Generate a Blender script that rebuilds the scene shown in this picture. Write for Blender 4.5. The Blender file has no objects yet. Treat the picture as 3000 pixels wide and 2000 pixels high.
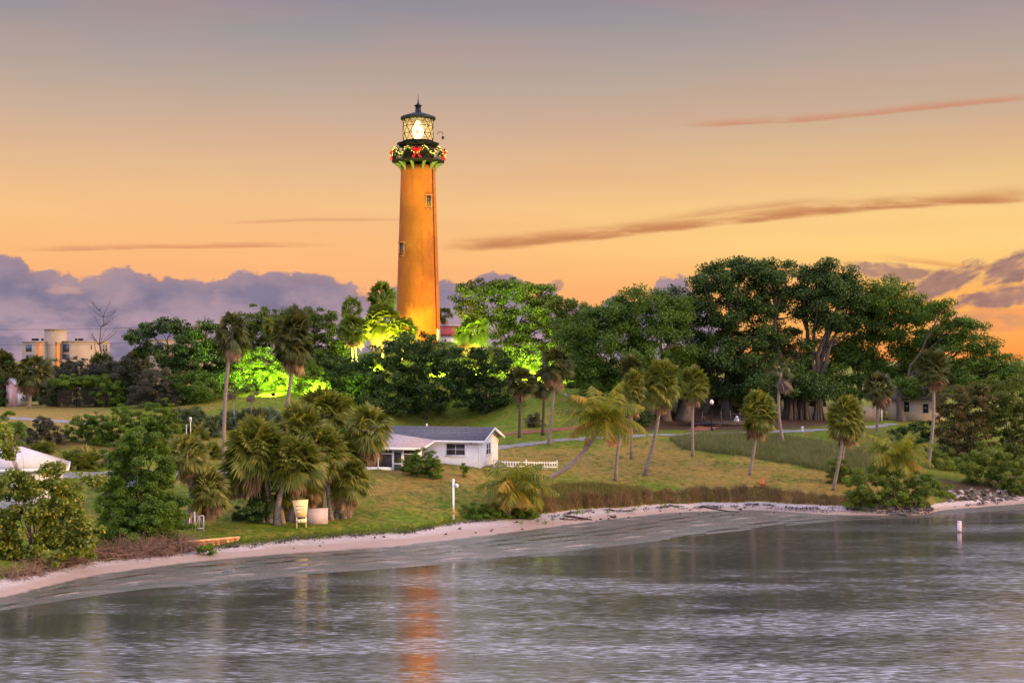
import bpy, math, random
import numpy as np
from mathutils import Vector, Matrix

R = math.radians
SC = bpy.context.scene
COL = SC.collection

# ------------------------------------------------------------------ camera
CAMZ = 12.0
F = 4000.0                      # focal length in pixels of a 3000 wide picture
cd = bpy.data.cameras.new("camera")
cam = bpy.data.objects.new("camera", cd)
COL.objects.link(cam)
cam.location = (0, 0, CAMZ)
cam.rotation_euler = (R(90), 0, 0)
cd.sensor_width = 36.0
cd.lens = 36.0 * F / 3000.0
cd.shift_y = 50.0 / 3000.0      # horizon at row 1050 of 2000
cd.clip_start = 0.5
cd.clip_end = 8000.0
SC.camera = cam

SC.view_settings.view_transform = 'Standard'
SC.view_settings.look = 'None'
SC.view_settings.exposure = 0.0
SC.view_settings.gamma = 1.0


def lin(r, g, b):
    f = lambda c: c / 12.92 if c <= 0.04045 else ((c + 0.055) / 1.055) ** 2.4
    return (f(r / 255.0), f(g / 255.0), f(b / 255.0), 1.0)


class NT:
    """small helper for node trees"""
    def __init__(self, tree):
        self.t = tree
        tree.nodes.clear()

    def n(self, kind, **kw):
        nd = self.t.nodes.new(kind)
        for k, v in kw.items():
            setattr(nd, k, v)
        return nd

    def put(self, sock, v):
        if hasattr(v, 'is_output'):
            self.t.links.new(v, sock)
        else:
            if sock.type == 'RGBA' and isinstance(v, (int, float)):
                v = (v, v, v, 1)
            sock.default_value = v

    def math(self, op, a, b=0.0, c=0.0, clamp=False):
        nd = self.n('ShaderNodeMath', operation=op, use_clamp=clamp)
        self.put(nd.inputs[0], a); self.put(nd.inputs[1], b); self.put(nd.inputs[2], c)
        return nd.outputs[0]

    def mix(self, fac, a, b, blend='MIX'):
        nd = self.n('ShaderNodeMix', data_type='RGBA', blend_type=blend)
        self.put(nd.inputs[0], fac); self.put(nd.inputs[6], a); self.put(nd.inputs[7], b)
        return nd.outputs[2]

    def smooth(self, x, lo, hi, tolo=0.0, tohi=1.0):
        nd = self.n('ShaderNodeMapRange', interpolation_type='SMOOTHSTEP')
        self.put(nd.inputs[0], x); self.put(nd.inputs[1], lo); self.put(nd.inputs[2], hi)
        self.put(nd.inputs[3], tolo); self.put(nd.inputs[4], tohi)
        return nd.outputs[0]

    def ramp(self, x, stops, interp='LINEAR'):
        nd = self.n('ShaderNodeValToRGB')
        cr = nd.color_ramp
        cr.interpolation = interp
        while len(cr.elements) > 1:
            cr.elements.remove(cr.elements[-1])
        for i, (p, c) in enumerate(stops):
            e = cr.elements[0] if i == 0 else cr.elements.new(p)
            e.position = p
            e.color = c if not isinstance(c, (int, float)) else (c, c, c, 1)
        self.put(nd.inputs[0], x)
        return nd.outputs[0]

    def noise(self, vec, scale, detail=4.0, rough=0.5, dim='3D', dist=0.0):
        nd = self.n('ShaderNodeTexNoise', noise_dimensions=dim)
        if vec is not None:
            self.put(nd.inputs['Vector'], vec)
        nd.inputs['Scale'].default_value = scale
        nd.inputs['Detail'].default_value = detail
        nd.inputs['Roughness'].default_value = rough
        nd.inputs['Distortion'].default_value = dist
        return nd.outputs[0]

    def comb(self, x, y, z=0.0):
        nd = self.n('ShaderNodeCombineXYZ')
        self.put(nd.inputs[0], x); self.put(nd.inputs[1], y); self.put(nd.inputs[2], z)
        return nd.outputs[0]


# ------------------------------------------------------------------ dusk sky
SUN_AZ, SUN_EL = R(106), R(15)          # compass bearing of the warm low light, from +Y turning to +X

w = bpy.data.worlds.new("World")
SC.world = w
w.use_nodes = True
k = NT(w.node_tree)
tc = k.n('ShaderNodeTexCoord').outputs['Generated']
sp = k.n('ShaderNodeSeparateXYZ'); k.put(sp.inputs[0], tc)
dx, dy, dz = sp.outputs
az = k.math('ARCTAN2', dx, dy)
el = k.math('ARCSINE', dz)
E = lambda py: math.atan((1050 - py) / F)
A = lambda px: math.atan((px - 1500) / F)
EM = 0.5
def stops(l):
    return [(min(1, max(0, e / EM)), c) for e, c in l]
elf = k.math('DIVIDE', el, EM, clamp=True)
left = k.ramp(elf, stops([(0, lin(238, 165, 130)), (E(900), lin(250, 172, 118)), (E(760), lin(253, 186, 120)),
                          (E(620), lin(246, 193, 132)), (E(500), lin(229, 185, 140)), (E(350), lin(203, 173, 149)),
                          (E(200), lin(175, 160, 152)), (E(60), lin(152, 145, 151)), (E(0), lin(142, 138, 150)),
                          (0.34, lin(160, 150, 160)), (0.5, lin(196, 188, 206))]))
right = k.ramp(elf, stops([(0, lin(255, 150, 70)), (E(960), lin(255, 178, 84)), (E(860), lin(255, 180, 92)),
                           (E(740), lin(255, 212, 128)), (E(640), lin(252, 208, 132)), (E(500), lin(232, 190, 136)),
                           (E(350), lin(203, 172, 144)), (E(200), lin(182, 164, 151)), (E(60), lin(162, 150, 151)),
                           (E(0), lin(152, 140, 148)), (0.34, lin(166, 153, 160)), (0.5, lin(198, 188, 204))]))
lr = k.smooth(az, A(900), A(2950))
sky = k.mix(lr, left, right)
# soft horizontal mottling of the high haze
veil = k.noise(k.comb(k.math('MULTIPLY', az, 5.0), k.math('MULTIPLY', el, 34.0), 2.0), 1.0, 5, 0.55)
sky = k.mix(k.math('MULTIPLY', k.smooth(veil, 0.35, 0.75), 0.13), sky, lin(230, 150, 120))

# thin streak clouds: lines in azimuth / elevation
vst = k.comb(k.math('MULTIPLY', az, 22.0), k.math('MULTIPLY', el, 150.0), 0.0)
nst = k.noise(vst, 1.0, 5, 0.6)
nst2 = k.noise(k.comb(k.math('MULTIPLY', az, 9.0), k.math('MULTIPLY', el, 60.0), 5.0), 1.0, 5, 0.6)
def streak(sky, pts, wid, col, amt):
    xs = [A(p[0]) for p in pts]
    nd = k.ramp(k.math('DIVIDE', k.math('ADD', az, 0.4), 0.8), [((x + 0.4) / 0.8, E(p[1]) / 0.3) for x, p in zip(xs, pts)], 'B_SPLINE' if len(pts) > 3 else 'LINEAR')
    line = k.math('MULTIPLY', nd, 0.3)
    wob = k.math('MULTIPLY', k.math('SUBTRACT', nst2, 0.5), wid * 1.3)
    d = k.math('DIVIDE', k.math('SUBTRACT', k.math('ADD', el, wob), line), wid)
    up = k.smooth(d, -0.45, 0.0); dn = k.smooth(d, 1.5, 0.1)
    g = k.math('MULTIPLY', up, dn)
    fade = k.math('MULTIPLY', k.smooth(az, xs[0] - 0.01, xs[0] + 0.045), k.smooth(az, xs[-1] + 0.03, xs[-1] - 0.04))
    m = k.math('MULTIPLY', k.math('MULTIPLY', g, fade), k.math('MULTIPLY', k.smooth(nst, 0.18, 0.56), amt))
    return k.mix(m, sky, col)
sky = streak(sky, [(1280, 738), (1700, 700), (2100, 660), (2560, 622), (3050, 608)], 0.0070, lin(200, 130, 82), 0.95)
sky = streak(sky, [(1900, 648), (2150, 622), (2420, 600)], 0.004, lin(205, 140, 95), 0.55)
sky = streak(sky, [(1980, 378), (2350, 372), (2650, 352), (3050, 334)], 0.0036, lin(206, 142, 112), 0.85)
sky = streak(sky, [(40, 754), (450, 735), (900, 724)], 0.0028, lin(218, 146, 104), 0.8)
sky = streak(sky, [(640, 664), (900, 652), (1180, 646)], 0.002, lin(218, 150, 112), 0.6)
sky = streak(sky, [(2550, 760), (2800, 795), (3080, 822)], 0.003, lin(226, 150, 92), 0.6)

# cumulus bank low on the horizon
def bank(sky, pts, amp, colA, colB, colC, seed, soft=0.006):
    xs = [A(p[0]) for p in pts]
    nd = k.ramp(k.math('DIVIDE', k.math('ADD', az, 0.45), 0.9), [((x + 0.45) / 0.9, max(0, E(p[1])) / 0.12) for x, p in zip(xs, pts)])
    top = k.math('MULTIPLY', nd, 0.12)
    v = k.comb(k.math('MULTIPLY', az, 46.0), k.math('MULTIPLY', el, 62.0), seed)
    b = k.noise(v, 1.0, 8, 0.58)
    vv = k.n('ShaderNodeTexVoronoi', feature='SMOOTH_F1')
    warp = k.n('ShaderNodeVectorMath', operation='ADD'); k.put(warp.inputs[0], v)
    k.put(warp.inputs[1], k.comb(k.math('MULTIPLY', b, 1.6), k.math('MULTIPLY', b, 1.6)))
    k.put(vv.inputs['Vector'], warp.outputs[0]); vv.inputs['Scale'].default_value = 0.55
    vv.inputs['Smoothness'].default_value = 0.4
    bil = k.math('ADD', k.math('SUBTRACT', b, 0.5), k.math('MULTIPLY', k.math('SUBTRACT', 0.45, vv.outputs[0]), 0.38))
    edge = k.math('ADD', top, k.math('MULTIPLY', bil, amp))
    d = k.math('SUBTRACT', edge, el)
    m = k.smooth(d, -0.0008, soft)
    m = k.math('MULTIPLY', m, k.smooth(top, 0.001, 0.01))
    # body: light and dark billows, bluer in the middle, pink and thin near the horizon
    b2 = k.noise(k.comb(k.math('MULTIPLY', az, 20.0), k.math('MULTIPLY', el, 48.0), seed + 3), 1.0, 7, 0.6)
    c = k.mix(k.smooth(b2, 0.36, 0.68), colA, colB)
    c = k.mix(k.math('MULTIPLY', k.smooth(bil, -0.02, 0.22), 0.40), c, lin(186, 152, 156))
    c = k.mix(k.math('MULTIPLY', k.smooth(bil, -0.05, -0.25), 0.35), c, lin(104, 98, 126))
    c = k.mix(k.math('MULTIPLY', k.smooth(d, 0.012, 0.0), 0.35), c, lin(196, 150, 138))
    low = k.math('MULTIPLY', k.smooth(el, 0.05, 0.0), k.smooth(b2, 0.40, 0.62))
    c = k.mix(low, c, colC)
    # gaps with the orange sky in the bank
    gap = k.noise(k.comb(k.math('MULTIPLY', az, 15.0), k.math('MULTIPLY', el, 55.0), seed + 9), 1.0, 4, 0.5)
    c = k.mix(k.math('MULTIPLY', k.smooth(gap, 0.64, 0.74), 0.40), c, lin(232, 176, 150))
    return k.mix(m, sky, c)
sky = bank(sky, [(-400, 780), (-60, 765), (60, 762), (120, 800), (220, 832), (280, 818), (340, 786), (430, 796), (520, 812), (640, 818), (700, 806),
                 (800, 790), (900, 806), (990, 808), (1040, 850), (1090, 868), (1150, 850), (1230, 815), (1300, 800), (1370, 835), (1440, 800), (1530, 812),
                 (1570, 880), (1610, 832), (1650, 900), (1720, 885), (1800, 866), (1870, 905), (1935, 815), (2000, 810), (2050, 880), (2200, 1050)],
           0.027, lin(132, 120, 146), lin(162, 139, 154), lin(196, 162, 176), 1.0, 0.0026)
# torn clouds on the right
def puff(sky, cx, cy, rx, ry, slope, seed, col, amt):
    u = k.math('DIVIDE', k.math('SUBTRACT', az, A(cx)), rx / F)
    vv = k.math('DIVIDE', k.math('SUBTRACT', k.math('SUBTRACT', el, E(cy)), k.math('MULTIPLY', k.math('SUBTRACT', az, A(cx)), slope)), ry / F)
    r2 = k.math('ADD', k.math('MULTIPLY', u, u), k.math('MULTIPLY', vv, vv))
    nz = k.noise(k.comb(k.math('MULTIPLY', az, 55.0), k.math('MULTIPLY', k.math('SUBTRACT', el, k.math('MULTIPLY', az, slope)), 120.0), seed), 1.0, 7, 0.62)
    dd = k.math('ADD', r2, k.math('MULTIPLY', k.math('SUBTRACT', nz, 0.5), 3.4))
    m = k.smooth(dd, 1.25, 0.35)
    cc = k.mix(k.smooth(nz, 0.35, 0.65), col, lin(178, 132, 118))
    return k.mix(k.math('MULTIPLY', m, amt), sky, cc)
sky = puff(sky, 2610, 805, 120, 26, -0.12, 1.0, lin(160, 122, 112), 0.9)
sky = puff(sky, 2760, 838, 110, 40, 0.35, 4.0, lin(152, 114, 110), 0.95)
sky = puff(sky, 2960, 805, 90, 40, 0.30, 7.0, lin(150, 112, 108), 0.95)
sky = puff(sky, 2960, 878, 150, 32, 0.14, 11.0, lin(150, 112, 112), 0.95)
sky = puff(sky, 1630, 836, 24, 22, 0.3, 15.0, lin(170, 128, 128), 0.75)
sky = puff(sky, 2890, 945, 170, 36, 0.05, 19.0, lin(250, 150, 96), 0.6)

# the rest of the dome: unseen lavender sky overhead and behind the camera, brightened to lift shadows
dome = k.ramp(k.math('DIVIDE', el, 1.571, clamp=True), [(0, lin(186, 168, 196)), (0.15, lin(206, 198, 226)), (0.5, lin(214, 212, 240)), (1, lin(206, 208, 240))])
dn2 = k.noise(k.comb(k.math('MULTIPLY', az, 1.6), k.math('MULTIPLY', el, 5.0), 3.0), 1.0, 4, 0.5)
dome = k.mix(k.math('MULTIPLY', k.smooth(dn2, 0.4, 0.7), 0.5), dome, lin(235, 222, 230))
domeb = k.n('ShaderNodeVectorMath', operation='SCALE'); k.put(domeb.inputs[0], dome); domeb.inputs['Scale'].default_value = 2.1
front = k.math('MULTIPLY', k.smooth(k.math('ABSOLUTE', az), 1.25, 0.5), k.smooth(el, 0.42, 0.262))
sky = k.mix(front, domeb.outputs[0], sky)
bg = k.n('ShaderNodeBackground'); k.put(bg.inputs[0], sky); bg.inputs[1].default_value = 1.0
# a little physical twilight scattering on top
st = k.n('ShaderNodeTexSky', sky_type='NISHITA', sun_disc=False)
st.sun_elevation = SUN_EL; st.sun_rotation = SUN_AZ
bg2 = k.n('ShaderNodeBackground'); k.put(bg2.inputs[0], st.outputs[0]); bg2.inputs[1].default_value = 0.004
ad = k.n('ShaderNodeAddShader'); k.t.links.new(bg.outputs[0], ad.inputs[0]); k.t.links.new(bg2.outputs[0], ad.inputs[1])
wo = k.n('ShaderNodeOutputWorld'); k.t.links.new(ad.outputs[0], wo.inputs[0])
w.cycles.sampling_method = 'MANUAL'; w.cycles.sample_map_resolution = 512

sd = bpy.data.lights.new("sun", 'SUN')
sd.energy = 4.2
sd.angle = R(9)
sd.color = (1.0, 0.62, 0.24)
so = bpy.data.objects.new("sun", sd); COL.objects.link(so)
sdir = Vector((math.sin(SUN_AZ) * math.cos(SUN_EL), math.cos(SUN_AZ) * math.cos(SUN_EL), math.sin(SUN_EL)))
so.rotation_euler = sdir.to_track_quat('Z', 'Y').to_euler()
so.location = (60, -60, 40)

# ------------------------------------------------------------------ tags and mesh helpers
def tag(o, label=None, cat=None, group=None, kind=None):
    if label: o["label"] = label
    if cat: o["category"] = cat
    if group: o["group"] = group
    if kind: o["kind"] = kind
    return o


def thing(name, label, cat, loc=(0, 0, 0), rz=0.0, group=None):
    o = bpy.data.objects.new(name, None)
    o.empty_display_size = 0.2
    COL.objects.link(o)
    o.location = loc
    o.rotation_euler = (0, 0, rz)
    return tag(o, label, cat, group)


class MB:
    """collects faces and links them as one mesh object"""
    def __init__(self):
        self.V = []; self.F = []; self.n = 0

    def add(self, v, f, mi=0):
        v = np.asarray(v, float).reshape(-1, 3)
        f = np.asarray(f, int)
        self.V.append(v); self.F.append((f + self.n, mi)); self.n += len(v)

    def box(self, c, s, rz=0.0, mi=0, M=None):
        x, y, z = (np.array(s) / 2.0)
        v = np.array([(-x, -y, -z), (x, -y, -z), (x, y, -z), (-x, y, -z), (-x, -y, z), (x, -y, z), (x, y, z), (-x, y, z)])
        if rz:
            ca, sa = math.cos(rz), math.sin(rz)
            v = v @ np.array([(ca, sa, 0), (-sa, ca, 0), (0, 0, 1)])
        if M is not None:
            v = v @ np.array(M).T
        v = v + np.array(c)
        self.add(v, [(3, 2, 1, 0), (4, 5, 6, 7), (0, 1, 5, 4), (1, 2, 6, 5), (2, 3, 7, 6), (3, 0, 4, 7)], mi)

    def bar(self, a, b, w, h=None, mi=0):
        """a square bar between two points"""
        a = Vector(a); b = Vector(b); d = b - a
        M = d.to_track_quat('Z', 'Y').to_matrix()
        self.box((a + b) / 2, (w, h or w, d.length), M=M, mi=mi)

    def tube(self, pts, rad, n=6, mi=0, cap=True):
        P = np.asarray(pts, float); m = len(P)
        rad = np.broadcast_to(np.asarray(rad, float), (m,))
        T = np.gradient(P, axis=0); T /= np.linalg.norm(T, axis=1)[:, None] + 1e-9
        ref = np.array([0.0, 0, 1]) if abs(T[:, 2]).mean() < 0.8 else np.array([0, 1.0, 0])
        U = np.cross(T, ref); U /= np.linalg.norm(U, axis=1)[:, None] + 1e-9
        W = np.cross(U, T)
        a = np.linspace(0, 2 * math.pi, n, endpoint=False)
        ring = P[:, None, :] + rad[:, None, None] * (np.cos(a)[None, :, None] * U[:, None, :] + np.sin(a)[None, :, None] * W[:, None, :])
        i = np.arange(m - 1)[:, None] * n; j = np.arange(n)[None, :]; j2 = (j + 1) % n
        q = np.stack([i + j, i + j2, i + n + j2, i + n + j], -1).reshape(-1, 4)
        base = self.n
        self.add(ring.reshape(-1, 3), q, mi)
        if cap:
            self.F.append((np.array([np.arange(n)[::-1] + base]), mi)); self.F.append((np.array([np.arange(n) + base + (m - 1) * n]), mi))

    def lathe(self, prof, n=24, c=(0, 0, 0), mi=0):
        """prof: (radius, z) from the bottom up"""
        P = np.asarray(prof, float); m = len(P)
        a = np.linspace(0, 2 * math.pi, n, endpoint=False)
        v = np.stack([P[:, 0:1] * np.cos(a), P[:, 0:1] * np.sin(a), np.repeat(P[:, 1:2], n, 1)], -1) + np.array(c)
        i = np.arange(m - 1)[:, None] * n; j = np.arange(n)[None, :]; j2 = (j + 1) % n
        q = np.stack([i + j, i + j2, i + n + j2, i + n + j], -1).reshape(-1, 4)
        base = self.n
        self.add(v.reshape(-1, 3), q, mi)
        self.F.append((np.array([np.arange(n)[::-1] + base]), mi)); self.F.append((np.array([np.arange(n) + base + (m - 1) * n]), mi))

    def prism(self, poly, d, mi=0):
        """poly: 3-D outline, d: extrusion vector"""
        P = np.asarray(poly, float); n = len(P); Q = P + np.array(d)
        base = self.n
        i = np.arange(n); j = (i + 1) % n
        self.add(np.vstack([P, Q]), np.stack([i, j, j + n, i + n], -1), mi)
        self.F.append((np.array([i[::-1] + base]), mi)); self.F.append((np.array([i + n + base]), mi))

    def mesh(self, name, mats, smooth=False):
        me = bpy.data.meshes.new(name)
        V = np.vstack(self.V)
        loops = np.concatenate([f.ravel() for f, _ in self.F])
        cnt = np.concatenate([np.full(len(f), f.shape[1]) for f, _ in self.F])
        mi = np.concatenate([np.full(len(f), m) for f, m in self.F])
        me.vertices.add(len(V)); me.vertices.foreach_set("co", V.ravel().astype(np.float32))
        me.loops.add(len(loops)); me.loops.foreach_set("vertex_index", loops.astype(np.int32))
        me.polygons.add(len(cnt))
        me.polygons.foreach_set("loop_start", np.concatenate([[0], np.cumsum(cnt)[:-1]]).astype(np.int32))
        me.polygons.foreach_set("material_index", mi.astype(np.int32))
        if smooth:
            me.polygons.foreach_set("use_smooth", np.ones(len(cnt), bool))
        for m in (mats if isinstance(mats, (list, tuple)) else [mats]):
            me.materials.append(m)
        me.update(calc_edges=True)
        me.validate()
        return me

    def build(self, name, mats, parent=None, smooth=False):
        o = bpy.data.objects.new(name, self.mesh(name, mats, smooth))
        COL.objects.link(o)
        if parent is not None:
            o.parent = parent
        return o


def link_copy(mesh, name, parent, loc=(0, 0, 0), rz=0.0, s=1.0):
    o = bpy.data.objects.new(name, mesh)
    COL.objects.link(o)
    o.parent = parent
    o.location = loc; o.rotation_euler = (0, 0, rz)
    o.scale = (s, s, s) if isinstance(s, (int, float)) else s
    return o


def at(px, py, Y):
    return np.array([(px - 1500) / F * Y, Y, CAMZ + (1050 - py) / F * Y])

# ------------------------------------------------------------------ terrain
def shore(pts):
    xs = [(p[0] - 1500) / F * p[1] for p in pts]
    ys = [p[1] for p in pts]
    xs = [-400, -90] + xs + [70, 120, 400]
    ys = [20, 48] + ys + [128, 150, 240]
    g = np.arange(-400, 400.1, 0.5)
    y = np.interp(g, xs, ys)
    kk = np.hanning(9); kk /= kk.sum()
    y = np.convolve(np.pad(y, 4, mode='edge'), kk, 'valid')
    return g, y
GS, YS_ = shore([(-120, 70), (0, 72.2), (300, 79.7), (540, 83.2), (690, 85.2), (830, 88), (1080, 91.5), (1200, 92), (1330, 97.3), (1500, 100), (1700, 104.3),
                 (1990, 108.7), (2230, 110), (2460, 106.6), (2700, 106.6), (2790, 110), (3000, 115)])
YS_ = YS_ + 0.28 * np.sin(1.3 * GS + 0.8 * np.sin(0.4 * GS)) + 0.20 * np.sin(3.1 * GS + 1) * np.sin(0.7 * GS) + 0.12 * np.sin(6.1 * GS)
_, YD_ = shore([(-120, 65), (0, 67.8), (255, 74.7), (548, 79.7), (816, 83.1), (1110, 85.8), (1440, 91.9), (1786, 101.2), (1990, 106.2), (2230, 107.4), (2460, 103.9),
                (2700, 103.6), (2760, 107.8), (3000, 112.0)])
_, YW_ = shore([(-120, 62), (0, 65.2), (383, 70.8), (689, 73.5), (969, 76.6), (1224, 78.9), (1531, 83.3), (1786, 87.1), (2041, 92.5), (2296, 98.0), (2460, 101.3),
                (2615, 102.6), (2700, 102.6), (2806, 106.2), (3000, 108.5)])
YS = lambda x: np.interp(x, GS, YS_)
YD = lambda x: np.interp(x, GS, YD_)
YW = lambda x: np.interp(x, GS, YW_)
ZS = 0.45

# ground control points: picture column, distance, height
CP = [(600, 89.8, 1.0), (880, 89.6, .8), (1040, 93.8, 1.1), (1328, 97.6, .7), (1150, 101.6, 2.6), (1300, 105.8, 3.4), (1440, 106.8, 3.4), (1100, 107, 3.4), (1250, 115, 3.6),
      (655, 113, 3.1), (300, 106.7, 2.8), (700, 111.5, 2.8), (300, 114, 3.6), (100, 118, 4.4), (100, 135, 6.0), (100, 152, 6.5), (350, 157, 6.5), (630, 144, 6.6),
      (530, 167, 7.2), (850, 137, 7.2), (820, 148, 8.3), (960, 160, 10), (700, 134.7, 5.6), (600, 126.7, 4.4), (1225, 182, 14.05), (1120, 170, 12.2), (1400, 180, 13.8),
      (1330, 190, 14.0), (1550, 165, 10.8), (1600, 150, 8.3), (1200, 150, 4.5), (1410, 152, 4.6), (1300, 140, 4.2), (1100, 140, 4.4), (1540, 134, 4.8), (1500, 126, 4.1), (1420, 118, 3.8), (1700, 132, 4.4),
      (2000, 133, 4.5), (2300, 134, 4.9), (2500, 134, 5.0), (2560, 142, 5.1), (1900, 147, 5.2), (2150, 146, 5.1), (2390, 147, 5.1), (2600, 151, 5.2), (2750, 150, 5.0),
      (1886, 114.3, 2.2), (1803, 112.8, 1.9), (2196, 115, 2.2), (2440, 110.6, 1.3), (2030, 121.3, 3.3), (2300, 121, 3.0), (2450, 124.3, 3.3), (2234, 112.4, 1.6),
      (2719, 119, 2.4), (2900, 118, 1.2), (1650, 108, 1.6), (1700, 114.3, 2.0), (1600, 103, 1.2), (1990, 111, 1.35), (2230, 112, 1.4), (2460, 109, 1.1), (2700, 109, 1.0), (3000, 119, 1.3),
      (1500, 103, 1.3), (1550, 110, 2.4), (0, 74, .9), (300, 82, .8), (0, 92, 2.2), (-100, 95, 2.3), (150, 85, 1.6), (450, 95, 1.9), (800, 105, 2.6), (1225, 222, 9), (1500, 215, 7), (800, 200, 7.5),
      (0, 200, 6), (-600, 150, 5.5), (-600, 100, 2.5), (2400, 210, 5), (3100, 160, 4.5), (3700, 150, 4), (1000, 260, 3.5), (2000, 280, 3.5), (0, 300, 3), (3000, 260, 3.5)]
CPX = np.array([((p - 1500) / F * y, y) for p, y, z in CP]); CPZ = np.array([p[2] for p in CP])
def mq(d2): return np.sqrt(d2 + 36.0)
_d = ((CPX[:, None, :] - CPX[None, :, :]) ** 2).sum(-1)
_n = len(CPZ)
_M = np.zeros((_n + 3, _n + 3)); _M[:_n, :_n] = mq(_d) - 0.9 * np.eye(_n); _M[:_n, _n] = 1; _M[_n, :_n] = 1
_M[_n + 1, _n + 1] = 1; _M[_n + 2, _n + 2] = 1
_W = np.linalg.solve(_M, np.concatenate([CPZ, [0, 0, 0]]))
def plateau(x, y):
    x = np.asarray(x, float); y = np.asarray(y, float)
    xs = np.clip(x, -170, 170); ys = np.clip(y, 40, 300)
    out = np.full(x.shape, _W[_n])
    for (cx, cy), wt in zip(CPX, _W[:_n]):
        out = out + wt * mq((xs - cx) ** 2 + (ys - cy) ** 2)
    far = np.clip((np.hypot(x, y - 140) - 150) / 120, 0, 1)
    out = np.clip(out, 0.75, 14.3) * (1 - far) + 2.5 * far
    return out + 0.045 * np.sin(x * 1.1 + 0.7 * y) * np.sin(y * 0.9 - x * 0.4) + 0.03 * np.sin(2.3 * x + 1.0) * np.sin(1.9 * y)
def sst(t): t = np.clip(t, 0, 1); return t * t * (3 - 2 * t)
def H(x, y):
    x = np.asarray(x, float); y = np.asarray(y, float)
    s, d, ww = YS(x), YD(x), YW(x)
    flat = 0.026 + 0.034 * (np.sin(0.35 * x + 1.9 * (y - ww)) * np.sin(1.3 * y - 0.5 * x) + 0.6 * np.sin(0.9 * x - 2.7 * (y - ww) + 2) + 0.55 * np.sin(2.3 * x + 5.1 * (y - ww)) * np.sin(0.8 * x + 1.0))
    edge = np.clip((y - ww) / 1.2, 0, 1)
    zf = flat * edge - 0.35 * np.clip((ww - y) / 4.0, 0, 40)
    t = np.clip((y - d) / np.maximum(s - d, 0.5), 0, 1)
    zb = 0.05 + (ZS - 0.05) * t + 0.02 * np.sin(1.7 * x + 0.8 * y) * t
    z = np.where(y < d, zf + (0.05 - zf) * sst((y - d + 0.8) / 0.8), zb)
    u = sst((y - s) / 1.3)
    pl = plateau(x, y)
    return np.where(y > s, ZS + (pl - ZS) * u, z)
def h(x, y): return float(H(np.array([x]), np.array([y]))[0])

_YY = np.arange(50, 230, 0.2)
def gpx(px, py):
    """ground point under a picture point"""
    X = (px - 1500) / F * _YY; Z = CAMZ + (1050 - py) / F * _YY
    below = np.nonzero(Z < H(X, _YY))[0]
    i = below[0] if len(below) else len(_YY) - 1
    return np.array([X[i], _YY[i], h(X[i], _YY[i])])


# ------------------------------------------------------------------ materials
def new_mat(name):
    m = bpy.data.materials.new(name); m.use_nodes = True
    return m, NT(m.node_tree)

def finish(kk, surf, disp=None):
    o = kk.n('ShaderNodeOutputMaterial'); kk.t.links.new(surf, o.inputs[0])

def pbsdf(kk, col, rough=0.6, metal=0.0, spec=0.5, normal=None):
    p = kk.n('ShaderNodeBsdfPrincipled')
    kk.put(p.inputs['Base Color'], col); kk.put(p.inputs['Roughness'], rough)
    p.inputs['Metallic'].default_value = metal; p.inputs['Specular IOR Level'].default_value = spec
    if normal is not None: kk.put(p.inputs['Normal'], normal)
    return p

def bump(kk, hgt, strength=0.3, dist=0.05):
    b = kk.n('ShaderNodeBump'); b.inputs['Strength'].default_value = strength; b.inputs['Distance'].default_value = dist
    kk.put(b.inputs['Height'], hgt)
    return b.outputs[0]

def paint(name, c, rough=0.55, var=0.12, scale=3.0, metal=0.0, spec=0.4, bmp=0.1, stretch=(1, 1, 1)):
    """worn paint / timber / stone: base colour with noise patches and fine bump"""
    m, kk = new_mat(name)
    tcn = kk.n('ShaderNodeTexCoord').outputs['Object']
    mp = kk.n('ShaderNodeMapping'); kk.put(mp.inputs[0], tcn); mp.inputs['Scale'].default_value = stretch
    n1 = kk.noise(mp.outputs[0], scale, 5, 0.6); n2 = kk.noise(mp.outputs[0], scale * 9, 3, 0.6)
    dark = tuple(x * (1 - var * 2.2) for x in c[:3]) + (1,); lite = tuple(min(1, x * (1 + var)) for x in c[:3]) + (1,)
    col = kk.mix(kk.smooth(n1, 0.3, 0.7), dark, lite)
    col = kk.mix(kk.math('MULTIPLY', kk.smooth(n2, 0.55, 0.75), var), col, dark)
    p = pbsdf(kk, col, rough, metal, spec, bump(kk, n2, bmp, 0.02))
    finish(kk, p.outputs[0])
    return m

def glow(name, c, s):
    m, kk = new_mat(name)
    e = kk.n('ShaderNodeEmission'); e.inputs[0].default_value = c; e.inputs[1].default_value = s
    finish(kk, e.outputs[0]); return m

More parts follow.
